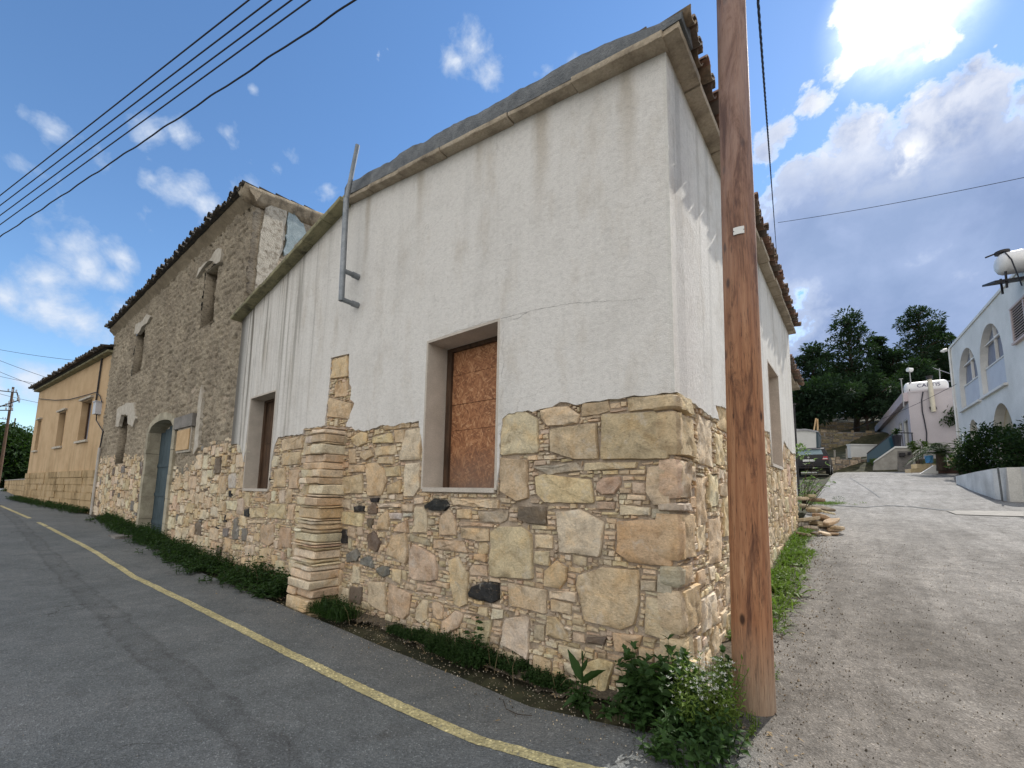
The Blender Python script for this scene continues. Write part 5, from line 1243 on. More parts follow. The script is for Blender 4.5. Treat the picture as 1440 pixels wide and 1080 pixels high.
# far white wall, shed, retaining walls
def boxwall(name,label,cat,px0,px1,ztop_px,Dp,mat,th=.3,zb=None,D2=None):
    A=at(px0[0],px0[1],Dp);B=at(px1[0],px1[1],D2 or Dp); zt1=at(px0[0],ztop_px,Dp)[2]; z0=min(A[2],B[2])-.4 if zb is None else zb
    t=thing(name,label,cat,((A[0]+B[0])/2,(A[1]+B[1])/2,z0+.4)); pl=Plane((A[0],A[1]),(B[0]-A[0],B[1]-A[1]),(0,-1)); mb=MB(); Lh=np.linalg.norm((B-A)[:2])
    return t,pl,Lh,z0,zt1
t,pl,Lh,z0,zt=boxwall('white_parapet','plain white wall on the bank between the pines and the stair','wall',(1197,645),(1246,645),624,30,M['white']); mb=MB(); mb.pbox(pl,0,Lh,z0-1,zt-.08,-.3,0); mb.build('wall_face',M['white'],t); mb=MB(); mb.pbox(pl,-.03,Lh+.03,zt-.08,zt,-.34,.04); mb.build('coping',M['white'],t)
t,pl,Lh,z0,zt=boxwall('retaining_wall','low rubble retaining wall at the top of the road right of the car','wall',(1158,669),(1240,669),644,28.2,M['stone'])
mb=MB(); masonry(mb,pl,0,Lh,z0,zt,lambda U,Z: (Z<zt+.06*np.sin(U*3)),(),seed=61,cell=.03,pal=[(.26,.23,.19),(.33,.29,.23),(.20,.18,.16),(.38,.35,.3)],classes=((.5,.3,40),(.35,.22,80)),sliver=(4,6)); mb.build('rubble',M['stone'],t)
mb=MB(); mb.pbox(pl,0,Lh,z0-.5,zt-.02,-.5,-.01); mb.build('wall_core',M['conc_dark'],t)
for i,(px0,px1,zp,Dp,lb_) in enumerate((((1150,628),(1235,628),606,36,'dry stone terrace wall behind the leaning pine trunk'),((1150,606),(1240,606),592,46,'upper terrace wall high on the wooded bank'))):
    t,pl,Lh,z0,zt=boxwall('terrace_wall',lb_,'wall',px0,px1,zp,Dp,None); mb=MB(); masonry(mb,pl,0,Lh,z0,zt,lambda U,Z: (Z<zt+.08*np.sin(U*2)),(),seed=63+i,cell=.05,pal=[(.20,.18,.13),(.26,.23,.17),(.15,.14,.11)],classes=((.7,.3,40),(.45,.25,80)),sliver=(3,5)); mb.build('dry_stone',M['stone'],t)
    mb=MB(); mb.pbox(pl,-.5,Lh+.5,z0-1,zt-.03,-.8,-.01); mb.build('wall_core',M['conc_dark'],t)
t,pl,Lh,z0,zt=boxwall('hill_building','small pale flat building seen under the pines on the bank','building',(1193,600),(1217,600),588,52,None); mb=MB(); mb.pbox(pl,0,Lh,z0-1,zt,-3,0); mb.build('wall',M['conc'],t); mb=MB(); mb.pbox(pl,-.3,Lh+.3,zt,zt+.15,-3.2,.3); mb.build('roof',M['conc_dark'],t)
A=at(1124,655,29); t=thing('garden_shed','small white shed with a sloping top left behind the dark car','shed',(A[0]+.6,A[1],2.9)); B=at(1150,640,29); pl=Plane((A[0]-1.0,A[1]),(1,0),(0,-1))
f_=lambda x,y: pl.uv(x,y)
mb=MB(); mb.prism(pl,[f_(1112,668),f_(1150,668),f_(1148.5,607),f_(1133,604.5),f_(1112,605)],-2.5,0); mb.build('wall',M['white'],t); mb=MB(); mb.prism(pl,[f_(1149,668),f_(1152,668),f_(1150.5,606),f_(1147.5,606)],-2.6,.03); mb.build('door_edge',M['blue_door'],t)
mb=MB(); mb.prism(pl,[f_(1111,606),f_(1133,605.5),f_(1150.8,608),f_(1150.8,606),f_(1133,603.3),f_(1111,603.8)],-2.7,.1); mb.build('roof',M['chrome'],t)
t=thing('wooden_trestle','two thin leaning timber poles standing above the shed','timber poles',tuple(at(1146,606,31))); mb=MB(); mb.tube([at(1144.5,606,31),at(1147.5,588,31)],.05,6); mb.build('timber',M['board'],t); mb=MB(); mb.tube([at(1150,606,31),at(1149.5,589,31)],.06,6); mb.build('timber',M['board'],t)
for i,(x,y0,y1) in enumerate(((1173.5,646,634),(1190.5,643,632))):
    A=at(x,y0,29.5); mb=MB(); mb.tube([A-np.array([0,0,.4]),at(x,y1,29.5)],.06,6); mb.tube([at(x,y1,29.5),at(x,y1,29.5)+np.array([0,0,.05])],.075,6); tag(mb.build('bank_post',M['conc'],loc=A),('left' if i==0 else 'right')+' short grey post on the bank above the rubble wall','post','short posts on the bank')
pA=at(1120,640,15.6); t=thing('steel_post','thin dark steel post at the far end of the tiled row','post',(pA[0],pA[1],1.7)); mb=MB(); mb.tube([(pA[0],pA[1],1.5),(pA[0],pA[1],4.9)],.045,8); mb.build('shaft',M['iron'],t); mb=MB(); mb.box((pA[0],pA[1],4.93),(.14,.14,.05)); mb.build('cap',M['iron'],t)
# planter blocks, pots, fountain, bucket
def blk(px0,px1,z0,z1,Dp,lab,mat=M['brick_y'],th=.35,name='limestone_block'):
    A=at(px0,670,Dp);B=at(px1,670,Dp); 
    z0+=g(A[0],A[1])-zq; z1+=g(A[0],A[1])-zq; mb=MB(); pl=Plane((A[0],A[1]),(B[0]-A[0],B[1]-A[1]),(0,-1)); Lh=np.linalg.norm((B-A)[:2]); mb.pbox(pl,0,Lh,z0,z1,-th,0)
    for v in range(len(mb.v)): p=mb.v[v]; mb.v[v]=tuple(c+.012*mn.noise(Vector((c*7+k,p[0]*5,p[1]*5))) for k,c in enumerate(p))
    tag(mb.build(name,mat,loc=(A[0],A[1],z0)),lab,'block','loose limestone blocks edging the planter')
zq=g(3,22)
for a in ((1282,1296,zq-.05,zq+.2,22.6,'pale yellow block at the left end of the lower row by the cycad'),(1296.3,1312,zq-.05,zq+.2,22.6,'pale yellow block right of the lowest left block by the cycad'),(1291,1305,zq+.21,zq+.46,22.7,'pale block, left of the two upper blocks under the blue pail'),(1305.3,1320,zq+.21,zq+.46,22.7,'pale block, right of the two upper blocks under the blue pail'),(1338,1348,zq+.35,zq+.75,22.5,'yellow block standing right of the cycad trunk'),(1347,1357,zq+.3,zq+.62,22.5,'yellow block next to the white pillar right of the cycad')): blk(*a)
A=at(1321,682,20.6); t=thing('brick_planter','dark brick planter with a white end under the cycad','planter',(A[0]+.6,A[1],g(A[0],A[1]))); pl=Plane((A[0],A[1]),(1,.12),(0,-1)); z0=g(A[0],A[1])-.1
mb=MB(); mb.pbox(pl,0,1.6,z0,z0+.48,-1.0,0); mb.build('brick_face',M['terra'],t); mb=MB(); mb.prism(pl,[(-.75,z0),(-.0,z0),(-.0,z0+.5),(-.12,z0+.5)],-.3,.02); mb.build('white_end',M['white'],t)
A=at(1307,655,22.3); t=thing('blue_pail','blue plastic pail hung on a short post beside the cycad','bucket',tuple(A-np.array([0,0,.3]))); mb=MB(); c=at(1307,651,22.3); mb.tube([c,c+np.array([0,0,.38])],.17,16,True,[.14,.18]); mb.build('pail',M['blue_plastic'],t,smooth=True,sharp=40); mb=MB(); mb.tube([c+np.array([.1,0,-.6]),c+np.array([.05,0,.02])],.03,6); mb.build('post',M['conc'],t)
A=PT(*PT.uv(1264,628.5),-.5); t=thing('patio_plant','spiky plant in a tall black pot on the stair landing','potted plant',tuple(A)); mb=MB(); mb.tube([A,A+np.array([0,0,.78])],.25,14,True,[.16,.25]); mb.build('pot',M['pot'],t,smooth=True,sharp=40)
def add_leaf(mb,p,d,ln,w,droop=.3,col=(1,1,1),fold=.25,segs=3,serr=0,tw=None):
    p=np.array(p,float); d=np.array(d,float); d/=np.linalg.norm(d)+1e-9
    s=np.cross(d,[0,0,1.]); n_=np.linalg.norm(s); s=s/n_ if n_>.05 else np.array([1.,0,0]); nn=np.cross(s,d); mb.col=col
    if tw is None: tw=1.6*mn.noise(Vector((p[0]*40,p[1]*40,p[2]*40)))
    s,nn=s*math.cos(tw)+nn*math.sin(tw),nn*math.cos(tw)-s*math.sin(tw)
    rows=[]
    for k in range(segs+1):
        t=k/segs; c=p+d*ln*t-np.array([0,0,1.])*droop*ln*t*t; ww=w*math.sin(math.pi*min(1,(.08+t*.92))**.8)*.5 if k<segs else 0.002
        if serr and k%2: ww*=1-serr
        rows.append((mb.vert(c-s*ww+nn*ww*fold),mb.vert(c),mb.vert(c+s*ww+nn*ww*fold)))
    for a,b in zip(rows,rows[1:]): mb.face([a[0],a[1],b[1],b[0]]); mb.face([a[1],a[2],b[2],b[1]])
mb=MB()
for k in range(70):
    a=rnd.uniform(0,6.28); e=rnd.uniform(.3,1.3); v=.7+.6*rnd.random(); add_leaf(mb,A+np.array([0,0,.8+rnd.uniform(0,.3)]),(math.cos(a)*math.cos(e),math.sin(a)*math.cos(e),math.sin(e)),rnd.uniform(.3,.6),.07,.5,(v,v,v))
mb.build('foliage',M['leaf_bush'],t)
A=PE(*PEu(1343,590,.25),.2); t=thing('hanging_plant','dark green plant hanging on the lilac end wall','hanging plant',tuple(A)); mb=MB()
for k in range(200):
    c=A+np.array([rnd.gauss(0,.22),rnd.gauss(0,.12),rnd.gauss(.25,.32)]); v=.6+.7*rnd.random(); add_leaf(mb,c,(rnd.uniform(-1,1),rnd.uniform(-1,.3),rnd.uniform(-1,.6)),.22,.08,.4,(v,v,v),segs=2)
mb.build('foliage',M['leaf_bush'],t); mb=MB(); mb.tube([A+np.array([0,0,-.05]),A+np.array([0,0,.12])],.14,10,True,[.1,.15]); mb.build('pot',M['pot'],t)
A=PE(*PEu(1319,628,.1),.15); mb=MB(); mb.tube([A+np.array([math.cos(k*.42)*.17,0,math.sin(k*.42)*.17]) for k in range(16)],.05,7); tag(mb.build('wall_wreath',M['iron'],loc=A),'small dark ring hung on the lilac wall above the cycad','ring')
# ================================================================= CAR
def car():
    A=(onG(1127,669)+onG(1170,669))/2; z=g(A[0],A[1]+1); t=thing('parked_car','dark hatchback parked at the top of the side road, seen from behind','car',(A[0],A[1]+2.1,z))
    cx,cy,W=A[0]-.30,A[1],.88
    prof=[(0,.35),(0.02,.55),(.0,.8),(.06,.98),(.28,1.36),(.55,1.44),(1.6,1.47),(2.3,1.40),(3.05,.98),(3.9,.86),(4.15,.7),(4.2,.35)]
    mb=MB(); rows=[]
    for (y,h) in prof:
        tw=W if h<1.0 else W*(.78 if h>1.3 else .95)
        rows.append((cx-tw,cx+tw,cy+y,z+h))
    n=len(rows); lo=[mb.vert((cx-W*.98,cy+y,z+.3)) for y,h in prof]; hi=[mb.vert((cx+W*.98,cy+y,z+.3)) for y,h in prof]
    ml=[mb.vert((cx-W,cy+y,z+min(h,.92))) for y,h in prof]; mr=[mb.vert((cx+W,cy+y,z+min(h,.92))) for y,h in prof]
    a=[mb.vert((r[0],r[2],r[3])) for r in rows]; b=[mb.vert((r[1],r[2],r[3])) for r in rows]
    for i in range(n-1): mb.face([a[i],a[i+1],b[i+1],b[i]]); mb.face([lo[i],lo[i+1],ml[i+1],ml[i]]); mb.face([hi[i],hi[i+1],mr[i+1],mr[i]]); mb.face([ml[i],ml[i+1],a[i+1],a[i]]); mb.face([mr[i],mr[i+1],b[i+1],b[i]]); mb.face([lo[i],lo[i+1],hi[i+1],hi[i]])
    mb.face([lo[0],ml[0],mr[0],hi[0]]); mb.face([lo[-1],ml[-1],mr[-1],hi[-1]])
    mb.build('body',M['carpaint'],t,smooth=True,sharp=35)
    mb=MB(); mb.poly([(cx-.66,cy+.085,z+1.02),(cx+.66,cy+.085,z+1.02),(cx+.56,cy+.245,z+1.33),(cx-.56,cy+.245,z+1.33)]); mb.build('rear_window',glassm('rear_glass',(.22,.30,.34),.05),t)
    for s in (-1,1):
        mb=MB(); mb.poly([(cx+s*.875,cy+.5,z+.98),(cx+s*.875,cy+2.8,z+.98),(cx+s*.70,cy+2.2,z+1.36),(cx+s*.70,cy+.6,z+1.38)]); mb.build('side_window',M['glass'],t)
        mb=MB(); mb.hexa([(cx+s*.60,cy-.02,z+.74),(cx+s*.86,cy-.02,z+.74),(cx+s*.885,cy+.25,z+.74),(cx+s*.6,cy+.2,z+.74),(cx+s*.66,cy-.0,z+.93),(cx+s*.84,cy+.01,z+.93),(cx+s*.87,cy+.25,z+.93),(cx+s*.66,cy+.2,z+.93)]); tl=mb.build('tail_light',M['redlens'],t)
        mb=MB(); mb.box((cx+s*.73,cy-.025,z+.80),(.2,.02,.06)); mb.build('reverse_lens',M['whitelens'],tl)
        for yy in (.75,3.35):
            w=MB(); w.tube([(cx+s*.70,cy+yy,z+.31),(cx+s*.89,cy+yy,z+.31)],.31,20); o=w.build('wheel',M['tyre'],t,smooth=True,sharp=40); w=MB(); w.tube([(cx+s*.88,cy+yy,z+.31),(cx+s*.90,cy+yy,z+.31)],.19,16); w.build('rim',M['chrome'],o)
    mb=MB(); mb.box((cx,cy-.03,z+.72),(.52,.02,.12)); mb.build('number_plate',M['plate'],t)
    mb=MB(); mb.box((cx,cy-.04,z+.48),(1.7,.10,.16)); mb.build('bumper',M['carpaint'],t)
    mb=MB(); mb.box((cx,cy+.22,z+1.40),(1.1,.2,.03)); mb.build('spoiler',M['carpaint'],t)
    mb=MB(); mb.tube([(cx,cy-.03,z+.88),(cx,cy-.015,z+.88)],.05,12); mb.build('round_badge',M['chrome'],t)
car()
# ================================================================= TREES
def clump(mb,c,r,n,ln,q,up=.25,lo=.45):
    for _ in range(n):
        v=np.array([q.gauss(0,1),q.gauss(0,1),q.gauss(0,.8)]); v/=np.linalg.norm(v)+1e-9; rr=q.uniform(.35,1)**.6
        p=c+v*np.array(r)*rr; s=lo+.75*q.random(); col=(s,s*q.uniform(.92,1.05),s*q.uniform(.85,1.1))
        d=v+np.array([q.uniform(-.8,.8),q.uniform(-.8,.8),q.uniform(-.4,.8)+up]); l=ln*q.uniform(.6,1.3)
        add_leaf(mb,p,d,l,l*.42,.2,col,.3,1 if l<.0 else 2)
def pine(D_,px_,ytop,wpx,label,seed,kind='pine',lean=0,crown0=.38,name='pine_tree',nl=26):
    q=random.Random(seed); X=at(px_,ytop,D_); bx,by=X[0],X[1]; zb=hillf(bx,by)-.2; H=X[2]-zb; rw=wpx/600*D_/2
    t=thing(name,label,'tree',(bx,by,zb),group='pines on the bank behind the village')
    bx0=bx-lean
    tr=MB(); pts=[np.array([bx0+lean*(k/8)**1.3+.25*mn.noise(Vector((k*.7,seed,0))),by,zb+H*.94*k/8]) for k in range(9)]; tr.tube(pts,.3,9,True,[.30*(1-.85*k/8)*(H/13) for k in range(9)])
    cr=MB()
    for i in range(nl):
        f=crown0+(1-crown0)*((i+.5)/nl); zz=zb+H*f; a=i*2.4+q.uniform(-.5,.5)
        if kind=='pine': prof=math.sin(math.pi*min(1,((f-crown0)/(1-crown0))*.82+.18))**.8
        else: prof=.9*(1-.75*((f-crown0)/(1-crown0)))
        rr=rw*prof*q.uniform(.35,1.0); c0=np.array([bx0+lean*f**1.3,by,zz]); tip=c0+np.array([math.cos(a)*rr,math.sin(a)*rr,q.uniform(-.1,.7)+(.3*rr if kind=='pine' else .1)])
        tr.tube([c0-np.array([0,0,.3]),(c0+tip)/2+np.array([0,0,.1]),tip],.05,5,False,[.09,.06,.03])
        cs=rw*q.uniform(.26,.44)
        clump(cr,tip,(cs,cs,cs*.62),int(150+80*q.random()),.34,q)
        if rr>rw*.4: clump(cr,(c0+tip)/2+np.array([0,0,.25]),(cs*.9,cs*.9,cs*.6),120,.34,q)
    clump(cr,np.array([bx,by,zb+H*.96]),(rw*.22,rw*.22,H*.05),90,.3,q)
    tr.build('trunk',M['bark'],t,smooth=True); cr.build('crown',M['leaf_pine'],t)
for a in ((44,1192,446,78,'tallest pine on the bank, left of the centre of the grove',1,'pine',0,.30),(42,1143,494,62,'shorter pine at the left edge of the grove with sky behind',2,'pine',.8,.15),(46,1233,480,40,'narrow dark tree between the two tall pines',3,'cone',0,.1),
          (50,1290,440,70,'tall open pine above the lilac house roof',4,'pine',0,.2),(45,1255,500,60,'bushy dark pine behind the roof lamp mast',5,'pine',0,.1),(52,1318,462,46,'pine rising beside the white house corner',6,'pine',0,.1),
          (37,1162,545,90,'low spreading pine with a leaning bare trunk above the terrace',7,'pine',1.5,.45),(40,1215,540,76,'dense lower tree in the middle of the grove',8,'pine',0,.25),(56,1345,490,70,'far pine mostly hidden behind the white house',9,'pine',0,.1),(40,1290,520,72,'dark lower tree behind the roof tank',10,'pine',0,.1),(38,1125,560,46,'dark tree half hidden behind the tiled eaves',11,'pine',0,.2),(60,1170,520,90,'far dark tree filling the left gap of the grove',12,'pine',0,.05),(60,1250,520,100,'far dark tree filling the middle gap of the grove',13,'pine',0,.05),(58,1310,515,90,'far dark tree behind the lilac house tank',14,'pine',0,.05),(48,1205,560,80,'low dark tree just above the upper terrace wall',15,'pine',0,.15)):
    pine(*a)
# bushes
def bush(name,label,c,r,n,ln,mat,seed,cat='bush',group=None,lo=.4,stems=6):
    q=random.Random(seed); c=np.array(c,float); zb=g(c[0],c[1]); t=thing(name,label,cat,(c[0],c[1],zb),group); mb=MB()
    for k in range(n):
        v=np.array([q.gauss(0,1),q.gauss(0,1),q.gauss(0,1)]); v/=np.linalg.norm(v); cc_=c+v*np.array(r)*q.uniform(.3,1)**.5*(1+.12*mn.noise(Vector(tuple(v*2.5))))
        if cc_[2]<zb: continue
        clump(mb,cc_,(r[0]*.16,)*3,16,ln,q,.3,lo)
    mb.build('foliage',mat,t); mb=MB()
    for k in range(stems): a=q.uniform(0,6.28); mb.tube([(c[0]+.1*math.cos(a),c[1]+.1*math.sin(a),zb-.1),(c[0]+r[0]*.5*math.cos(a),c[1]+r[1]*.5*math.sin(a),c[2])],.03,5,False,[.04,.015])
    mb.build('stem',M['bark'],t); return t
B1=at(1396,640,17.0); bush('garden_bush','big dark glossy bush behind the white garden wall',(B1[0]+.15,B1[1],B1[2]),(1.35,.9,1.15),520,.15,M['leaf_bush'],71)
B2=at(1462,636,15.2); bush('garden_bush','second dark bush at the right edge behind the garden wall',(B2[0],B2[1],B2[2]),(1.2,1.1,1.25),240,.15,M['leaf_bush'],72)
B3=at(1232,655,27.4); bush('stair_shrub','small green shrub at the foot of the outside stair',(B3[0],B3[1],B3[2]),(.55,.5,.45),60,.14,M['leaf_green'],73)
B4=at(1285,628,25.2); bush('creeper_shrub','mossy green shrub spilling over the landing end',(B4[0]+.2,B4[1],B4[2]),(.5,.4,.3),50,.12,M['leaf_green'],74)
bush('roadside_bush','large dark green bush behind the low wall at far left',tuple(at(2,645,50)),(4.4,3.2,3.8),1100,.5,M['leaf_bush'],75,lo=.35)
bush('bare_roadside_shrub','thin yellowish shrub top rising over the bush at far left',tuple(at(30,618,54)),(2.4,2.0,1.9),60,.26,M['leaf_green'],76)
B7=at(8,695,40); bush('verge_bush','small dark bush at the foot of the low ochre wall',(B7[0],B7[1],B7[2]+.1),(1.0,.5,.45),60,.14,M['leaf_dark'],77)
# cycad
A=at(1326,672,20.3); zb=g(A[0],A[1])+.35; t=thing('cycad','cycad palm with arching fronds in the brick planter','palm',(A[0],A[1],zb-.1)); mb=MB(); mb.tube([(A[0],A[1],zb-.2),(A[0],A[1],zb+.62)],.2,12,True,[.2,.17]); mb.build('trunk',M['bark'],t)
mb=MB(); q=random.Random(9)
for k in range(30):
    a=k*2.4; e=q.uniform(.25,1.35); L_=q.uniform(1.3,1.8); h=np.array([math.cos(a),math.sin(a),0]); pts=[]
    for s in range(13):
        u=s/12; pts.append(np.array([A[0],A[1],zb+.6])+h*L_*u*math.cos(e)*1.0+np.array([0,0,1])*(L_*u*math.sin(e)-.75*L_*u*u))
    mb.col=(.5,.5,.5); mb.tube(pts,.008,4,False)
    sd_=np.cross(h,[0,0,1.])
    for s in range(1,13):
        for w in (-1,1):
            for o_ in (0,.33,.66):
                p=pts[s-1]+(pts[s]-pts[s-1])*(o_); v=.6+.7*q.random(); add_leaf(mb,p,sd_*w+(pts[s]-pts[s-1])*4+np.array([0,0,.1]),.30*math.sin(math.pi*(s+1)/14)+.05,.05,.15,(v,v,v),.1,1)
mb.build('frond',M['leaf_bush'],t)
# ================================================================= WEEDS
def wallpt(x,off): # point on ground in front of facade A (x<0) at distance off
    return np.array([x,-off,bumpy(x,-off)])
def herb(mb,base,h,nst,q,leaf=.07,w=.03,spread=.12,mat=None,pairs=6,tone=.5,droop=.3,serr=0):
    for s in range(nst):
        a=q.uniform(0,6.28); e=q.uniform(.0,.5); hh=h*q.uniform(.55,1.05); b=base+np.array([math.cos(a),math.sin(a),0])*spread*q.random(); d=np.array([math.cos(a)*math.sin(e),math.sin(a)*math.sin(e),math.cos(e)])
        mb.col=(.8,.8,.6); top=b+d*hh; mb.tube([b,b+d*hh*.5+np.array([q.uniform(-.01,.01),0,0]),top],.003,4,False,[.004,.003,.0015])
        for k in range(pairs):
            f=.12+.88*(k+1)/pairs; p=b+d*hh*f; ph=a+k*1.57; l=leaf*q.uniform(.7,1.15)*(1.15-.55*f)
            for m in (0,math.pi): v=tone+.7*q.random(); add_leaf(mb,p,(math.cos(ph+m),math.sin(ph+m),q.uniform(0,.6)+(.8 if k==pairs-1 else 0)),l,l*w/leaf,droop,(v,v,v*.9),.25,4 if serr else 3,serr)
def plant(name,label,x,off,fn,mat,cat='weed',group=None,loc=None):
    b=wallpt(x,off) if loc is None else np.array(loc,float); t=thing(name,label,cat,tuple(b),group); mb=MB(); fn(mb,b); mb.build('foliage',mat,t); return t,b
def gp(x,y): return onG(x,y)
q=random.Random(5)
# leafy nettle-like weed near the pole
def nett(mb,b):
    for i in range(6): herb(mb,b+np.array([q.uniform(-.13,.12),q.uniform(-.16,.10),0]),q.uniform(.30,.52),4,q,.14,.078,.05,pairs=6,serr=.35,tone=.6)
c=gp(905,1010); plant('leafy_weed','tall dark nettle-like weed against the rubble corner',0,0,nett,M['leaf_dark'],loc=c+np.array([-.02,.12,0]))
def nett2(mb,b):
    for i in range(10): herb(mb,b+np.array([q.uniform(-.14,.14),q.uniform(-.14,.14),0]),q.uniform(.10,.22),3,q,.085,.045,.06,pairs=4,serr=.3,tone=.6)
for nm_,lx,ly,lb_ in (('leafy_weed',.12,-.12,'dense dark weed in front of the corner between the wall and the pole'),('leafy_weed',-.06,-.22,'dense dark weed in the middle of the clump at the corner')):
    plant(nm_,lb_,0,0,nett,M['leaf_dark'],loc=np.array([lx,ly,bumpy(lx,ly)]))
for gx,gy,lb_ in ((950,1068,'low weed nearest the camera in the corner clump'),(1000,1062,'small weed beside the pole shadow edge')):
    c=gp(gx,gy); plant('low_leafy_weed',lb_,0,0,nett2,M['leaf_dark'],loc=c)
c=gp(960,1045); plant('leafy_weed','low mid-green weed at the foot of the nettle-like weed',0,0,nett2,M['leaf_dark'],loc=c+np.array([0,.05,0]))
c=gp(885,1020); plant('leafy_weed','small leafy weed left of the nettle-like weed',0,0,nett2,M['leaf_dark'],loc=c+np.array([0,.03,0]))
def flow(mb,b):
    for i in range(12): herb(mb,b+np.array([q.uniform(-.12,.13),q.uniform(-.16,.16),0]),q.uniform(.26,.50),5,q,.055,.016,.05,pairs=10,tone=.8,droop=.1)
c=gp(988,1035); t,b=plant('white_flowered_weed','tall sunlit weed with small white flowers beside the pole',0,0,flow,M['leaf_green'],loc=c+np.array([-.02,.10,0]))
mb=MB()
for i in range(150):
    p=b+np.array([q.uniform(-.17,.17),q.uniform(-.2,.2),q.uniform(.14,.42)])
    for k in range(4): a=k*1.57+q.random(); add_leaf(mb,p,(math.cos(a),math.sin(a),.7),.017,.012,.0,(1,1,1),.1,1)
tag(mb.build('flowers',M['petal'],t),kind='stuff')
# dock plant with long leaves
def dock(mb,b):
    mb.col=(.6,.7,.4); mb.tube([b,b+np.array([.0,0,.2]),b+np.array([.005,0,.42])],.006,6,False,[.008,.006,.003])
    for (a,e,l,w,h,dr) in ((3.67,1.1,.24,.075,.21,.0),(.53,.75,.24,.07,.19,.25),(.5,1.2,.12,.04,.27,.1),(3.3,.15,.20,.06,.12,.5),(4.2,.3,.18,.06,.09,.6),(5.5,.3,.2,.06,.05,.5),(2.9,.5,.16,.05,.06,.5),(1.2,1.2,.10,.02,.33,.1),(2.2,1.3,.08,.02,.35,.0)):
        v=.75+.4*q.random(); add_leaf(mb,b+np.array([0,0,h]),(math.cos(a)*math.cos(e),math.sin(a)*math.cos(e),math.sin(e)),l,w,dr,(v,v,v),.2,8,.12,1.25 if h>.18 else None)
    for i in range(6): herb(mb,b+np.array([q.uniform(-.12,.05),q.uniform(-.08,.08),0]),q.uniform(.1,.22),4,q,.08,.035,.05,pairs=4,serr=.3,tone=.5)
c=gp(812,1003); plant('dock_weed','upright weed with long tongue-shaped leaves below the big pale stone',0,0,dock,M['leaf_dark'],loc=c+np.array([0,.07,0]))
def ivy(mb,b):
    for i in range(70):
        p=b+np.array([q.gauss(0,.07),q.gauss(0,.05),abs(q.gauss(0,.16))]); v=.7+.7*q.random()
        for k in range(5): a=k*1.256+q.random(); add_leaf(mb,p,(math.cos(a),math.sin(a),.1),.035,.032,.2,(v,v,v),.1,2)
c=gp(655,935); plant('mallow_weed','round-leaved green weed climbing the pale stones',0,0,ivy,M['leaf_dark'],loc=c+np.array([0,.12,0]))
# low dark mats along the foot of the wall
mats=[((700,935),.30,.12,.14),((640,925),.35,.14,.22),((600,905),.25,.1,.13),((560,893),.2,.08,.09),((765,965),.2,.08,.12)]
for i,((x,y),rx,ry,h) in enumerate(mats):
    c=gp(x,y)+np.array([0,.05,0])
    def f(mb,b,rx=rx,ry=ry,h=h):
        for k in range(int(220*rx/.3)): herb(mb,b+np.array([q.uniform(-rx,rx),q.uniform(-ry,ry),0]),h*q.uniform(.3,1),2,q,.035,.02,.03,pairs=4,tone=.3)
    plant('low_weed',['tiny-leaved dark weed mat under the tall pale stone','dark weed mat below the round-leaved weed','dark weed patch left of the round-leaved weed','thin weed patch under the grey foot stones','sparse weed left of the tongue-leaved weed'][i],0,0,f,M['leaf_dark'],group='low dark weeds along the wall foot',loc=c)
def grass(mb,b,rx,ry,n,h,q,tone=.6,w=.006):
    for k in range(n):
        p=b+np.array([q.uniform(-rx,rx),q.uniform(-ry,ry),0]); p[2]=bumpy(p[0],p[1]); a=q.uniform(0,6.28); e=q.uniform(.7,1.5); v=tone+.7*q.random()
        add_leaf(mb,p,(math.cos(a)*math.cos(e),math.sin(a)*math.cos(e),math.sin(e)),h*q.uniform(.5,1.1),w,.45,(v,v,v*.8),.2,3)
# grass at the buttress foot
c=gp(455,868); plant('grass_tuft','tall dark grass tuft at the foot of the stone buttress',0,0,lambda mb,b:(grass(mb,b,.42,.16,900,.34,q,.5,.008),[herb(mb,b+np.array([q.uniform(-.35,.4),q.uniform(-.1,.1),0]),.25,3,q,.06,.03,.05,pairs=5,tone=.4) for _ in range(26)]),M['leaf_dark'],'grass',loc=c+np.array([0,.12,0]))
# long strip of weeds left of the buttress (uncountable)
mb=MB(); q=random.Random(77)
for k in range(4300):
    x=-5.85-q.random()**1.15*15.5; yy=.06+abs(q.gauss(0,.23))+(.12 if x<-9 else 0); 
    if yy>.95: continue
    y0=-yy; dens=.55+.45*mn.noise(Vector((x*1.1,y0*2,4)))
    if q.random()>dens*1.7-.38: continue
    b=np.array([x,y0,bumpy(x,y0)]); hh=(.36 if yy<.4 else .2)*q.uniform(.5,1.2)*(.8+.7*mn.noise(Vector((x*.9,0,1))))
    herb(mb,b,max(.06,hh)*q.uniform(.6,1.25),2,q,.10,.042,.09,pairs=3,tone=.45)
tag(mb.build('roadside_weeds',M['leaf_dark']),'thick dark weeds growing along the foot of the stone wall','weeds',kind='stuff')
mb=MB()
for k in range(500):
    x=-24-q.random()*17; w_=PYL(abs(x+24.5),0,.12+abs(q.gauss(0,.2))); b=np.array([w_[0],w_[1],bumpy(w_[0],w_[1])]); herb(mb,b,.28,2,q,.11,.05,.15,pairs=3,tone=.35)
tag(mb.build('distant_weeds',M['leaf_dark']),'sparse weeds under the yellow house wall','weeds',kind='stuff')
